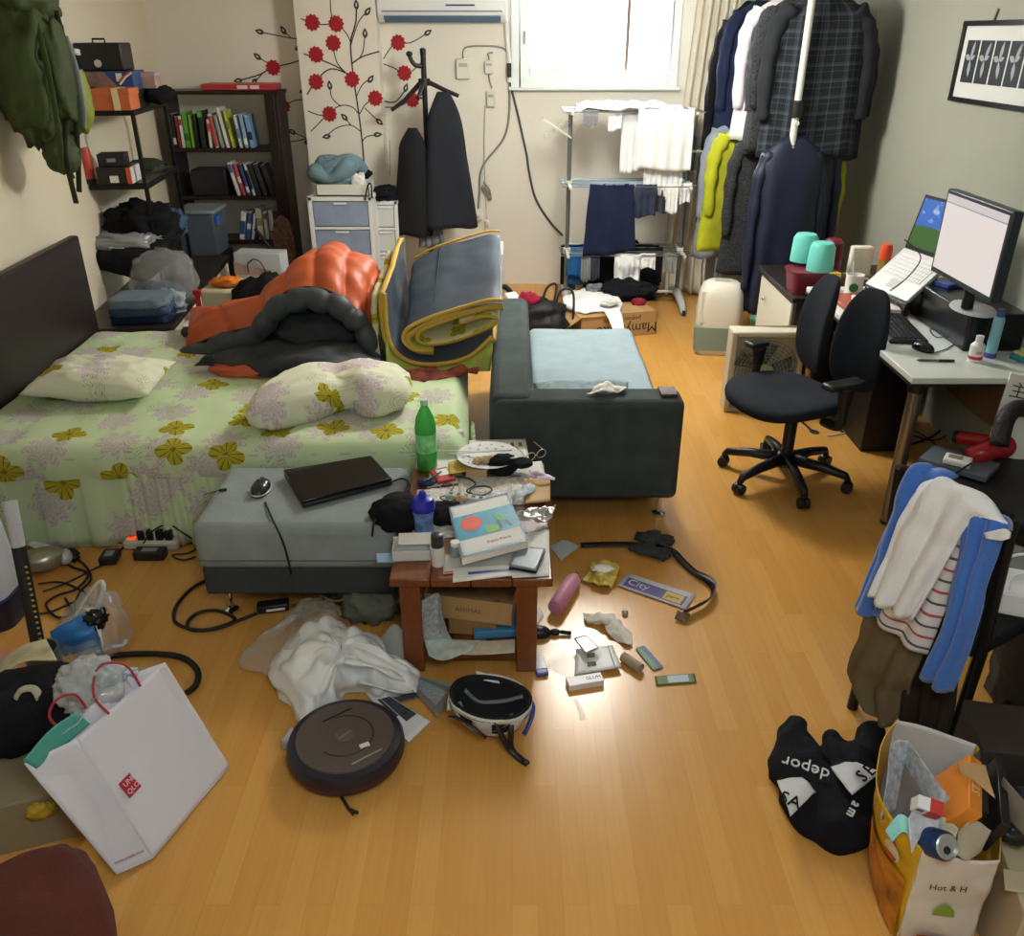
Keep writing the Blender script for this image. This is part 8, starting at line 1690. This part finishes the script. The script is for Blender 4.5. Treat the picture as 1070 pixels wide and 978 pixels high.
rope([h0,h0+Vector((-.04,.02,.05)),(h0+h1)/2+Vector((-.07,.04,.085)),h1+Vector((-.04,.02,.06)),h1])
g0=T_[3].lerp(T_[2],.35);g1=T_[3].lerp(T_[2],.6);rope([g0,g0+Vector((-.02,0,.05)),(g0+g1)/2+Vector((-.03,0,.07)),g1+Vector((-.02,0,.05)),g1])
mc=sum(T_,Vector())/4
mb=MB();mb.blob((0,0,0),(.10,.08,.08),.22,2.4,3,nu=60,nv=40);one('bubble_wrap','clear crumpled plastic wrap at the top of the white shopping bag','wrap',mb,plastic_film('milky clear film','#cfd6d9',.55,.12),mc+Vector((-.06,.09,.0)),smooth=180)
mb=MB();mb.grid([[T_[3].lerp(T_[0],.8)+Vector((.0,.02,.03)),T_[0].lerp(T_[1],.4)+Vector((-.02,.02,.05)),T_[0].lerp(T_[1],.85)+Vector((-.02,.02,.02))],[T_[3].lerp(T_[0],.5)+Vector((0,.03,.02)),mc+Vector((-.04,.04,.0)),T_[1].lerp(T_[2],.5)+Vector((-.03,0,-.02))]],30,16,amp=.018,freq=16);one('silver_wrap','shiny clear plastic sheet along the rim inside the white shopping bag','wrap',mb,mat('shiny film','#c3cbd0',.12,bump=.5,bscale=40,alpha=.8),smooth=180,solid=.001)
mb=MB();mb.grid([[T_[3]+Vector((-.0,.0,.012)),T_[3].lerp(T_[2],.25)+Vector((0,0,.03)),T_[3].lerp(T_[2],.5)+Vector((0,0,.02))],[T_[3]+Vector((.02,.01,-.03)),T_[3].lerp(T_[2],.25)+Vector((.02,.01,-.03)),T_[3].lerp(T_[2],.5)+Vector((.02,.01,-.03))]],16,10,amp=.006,freq=14);one('teal_packet','teal packet edge along the back rim of the white shopping bag','packet',mb,mat('teal print','#4fa497',.4),smooth=180,solid=.004)
mb=MB();mb.box((0,0,0),(.05,.03,.05),rz=.4,ry=.3);one('teal_box','small teal box corner at the top of the white shopping bag','box',mb,MATS['teal print'],pz(110,708,.36),bevel=.003)
mb=MB();mb.box((0,0,0),(.06,.03,.08),rz=.4,ry=.35);one('pale_blue_box','pale blue box corner beside the teal corner in the shopping bag','box',mb,mat('pale blue card','#a9b9cc',.5),pz(130,712,.35),bevel=.003)
mb=MB();mb.blob((0,0,.02),(.04,.03,.025),.4,3,3);one('black_lump','black cable lump behind the white shopping bag','cable',mb,black_p,pz(103,702,.0),smooth=180)
t=thing('shopping_bag','white and red printed plastic bag behind the sleeping bag','plastic bag',(-1.78,5.35,0),-.1)
mb=MB();mb.box((0,0,.29),(.32,.22,.58),taper=.95);obj('bag_body',mb,mat('cream polythene','#d6cfb4',.35,bump=.4,bscale=12),t,bevel=.02)
mb=MB();mb.box((.155,-.108,.55),(.05,.02,.09));obj('red_print',mb,mat('bright red print','#c5282a',.4),t);mb=MB();mb.box((-.17,-.1,.42),(.02,.03,.3));mb.box((-.165,-.1,.56),(.05,.03,.03));obj('red_print',mb,mat('bright red print','#c5282a',.4),t)
mb=MB();mb.blob((0,-.02,.60),(.11,.06,.03),.3,3,3);one('orange_packet','orange packet on top of the white and red plastic bag','packet',mb,mat('orange polythene','#dd7a1f',.4),(-1.78,5.35,.01),smooth=180)
mb=MB();mb.blob((0,0,.25),(.24,.18,.30),.15,2.4,4,flatz=-.4);one('black_bundle','black bundle behind the orange sleeping bag','bundle',mb,blk,(-1.50,5.12,.16),smooth=180)
t=thing('white_carton','white low carton with a red corner beside the slotted cabinet','box',(-1.93,5.02,0))
mb=MB();mb.box((.05,0,.22),(.18,.12,.44));obj('carton_body',mb,white_p,t,bevel=.004)
mb=MB();mb.box((.12,-.061,.40),(.04,.003,.08));obj('red_corner',mb,mat('bright red print','#c5282a',.4),t)
t=thing('paper_bag','pale grey paper bag with a looped cord before the bookshelf','paper bag',(-1.86,6.4,0),-.12)
mb=MB();mb.box((0,0,.28),(.36,.16,.56),taper=.98);obj('bag_body',mb,mat('pale grey gloss paper','#c3c9d0',.35),t,bevel=.004)
mb=MB();mb.add([(-.182,-.083,.5),(-.06,-.083,.46),(.1,-.083,.44),(.1,-.084,.4),(-.182,-.084,.4)],[(0,1,2,3,4)]);obj('pink_print',mb,mat('tan pink print','#b5968a',.5),t,smooth=0)
mb=MB();mb.tube(spline([(-.07,-.09,.42),(-.07,-.095,.48),(-.02,-.095,.52),(.03,-.095,.5),(.06,-.09,.43)],20),.005,6);obj('handle',mb,mat('dark blue cord','#303a55',.6),t,smooth=180)
mb=MB();mb.blob((0,0,.2),(.2,.15,.26),.25,2.4,6,flatz=-.2);one('blue_odds','dark blue and white jumble right of the pale grey paper bag','odds',mb,mat('blue white jumble','#4a5a86',.6,var=.7,vscale=18),(-1.55,6.2,0),smooth=180)
mb=MB();mb.tube([(-2.02,6.9,.62),(-1.78,6.75,.35)],.014,8);one('black_rod','black rod leaning from the plastic storage box','rod',mb,black_p)
t=thing('ironing_board','narrow brown patterned ironing board standing beside the bookshelf','ironing board',(pY(298,270,7.1).x,7.12,0),.1)
mb=MB();pts=[(-.085,0),(.085,0),(.085,.52),(.06,.64),(.0,.69),(-.06,.64),(-.085,.52)];mb.prism(pts,-.03,.03,0,Matrix.Rotation(PI/2,4,'X'));obj('board',mb,mat('brown paisley cotton','#6a5148',.9,var=.5,vscale=30),t,bevel=.012)
mb=MB();mb.tube([(-.05,.03,.02),(.05,.06,.5)],.008,8);obj('folded_leg',mb,black_m,t)
bpy.context.view_layer.update()
def bbox(o,acc):
 if o.type=='MESH':
  for c_ in o.bound_box:acc.append(o.matrix_world@Vector(c_))
 for k_ in kids(o):bbox(k_,acc)
 return acc
for o in list(ALL):
 if o.parent is None and not o.get('kind')and o.location.length<1e-6 and o.name!='camera':
  P=bbox(o,[])
  if not P:continue
  c_=Vector(((min(p.x for p in P)+max(p.x for p in P))/2,(min(p.y for p in P)+max(p.y for p in P))/2,min(p.z for p in P)))
  if o.type=='MESH':o.data.transform(Matrix.Translation(-c_))
  for k_ in kids(o):k_.location=k_.location-c_
  o.location=c_
bpy.context.view_layer.update()
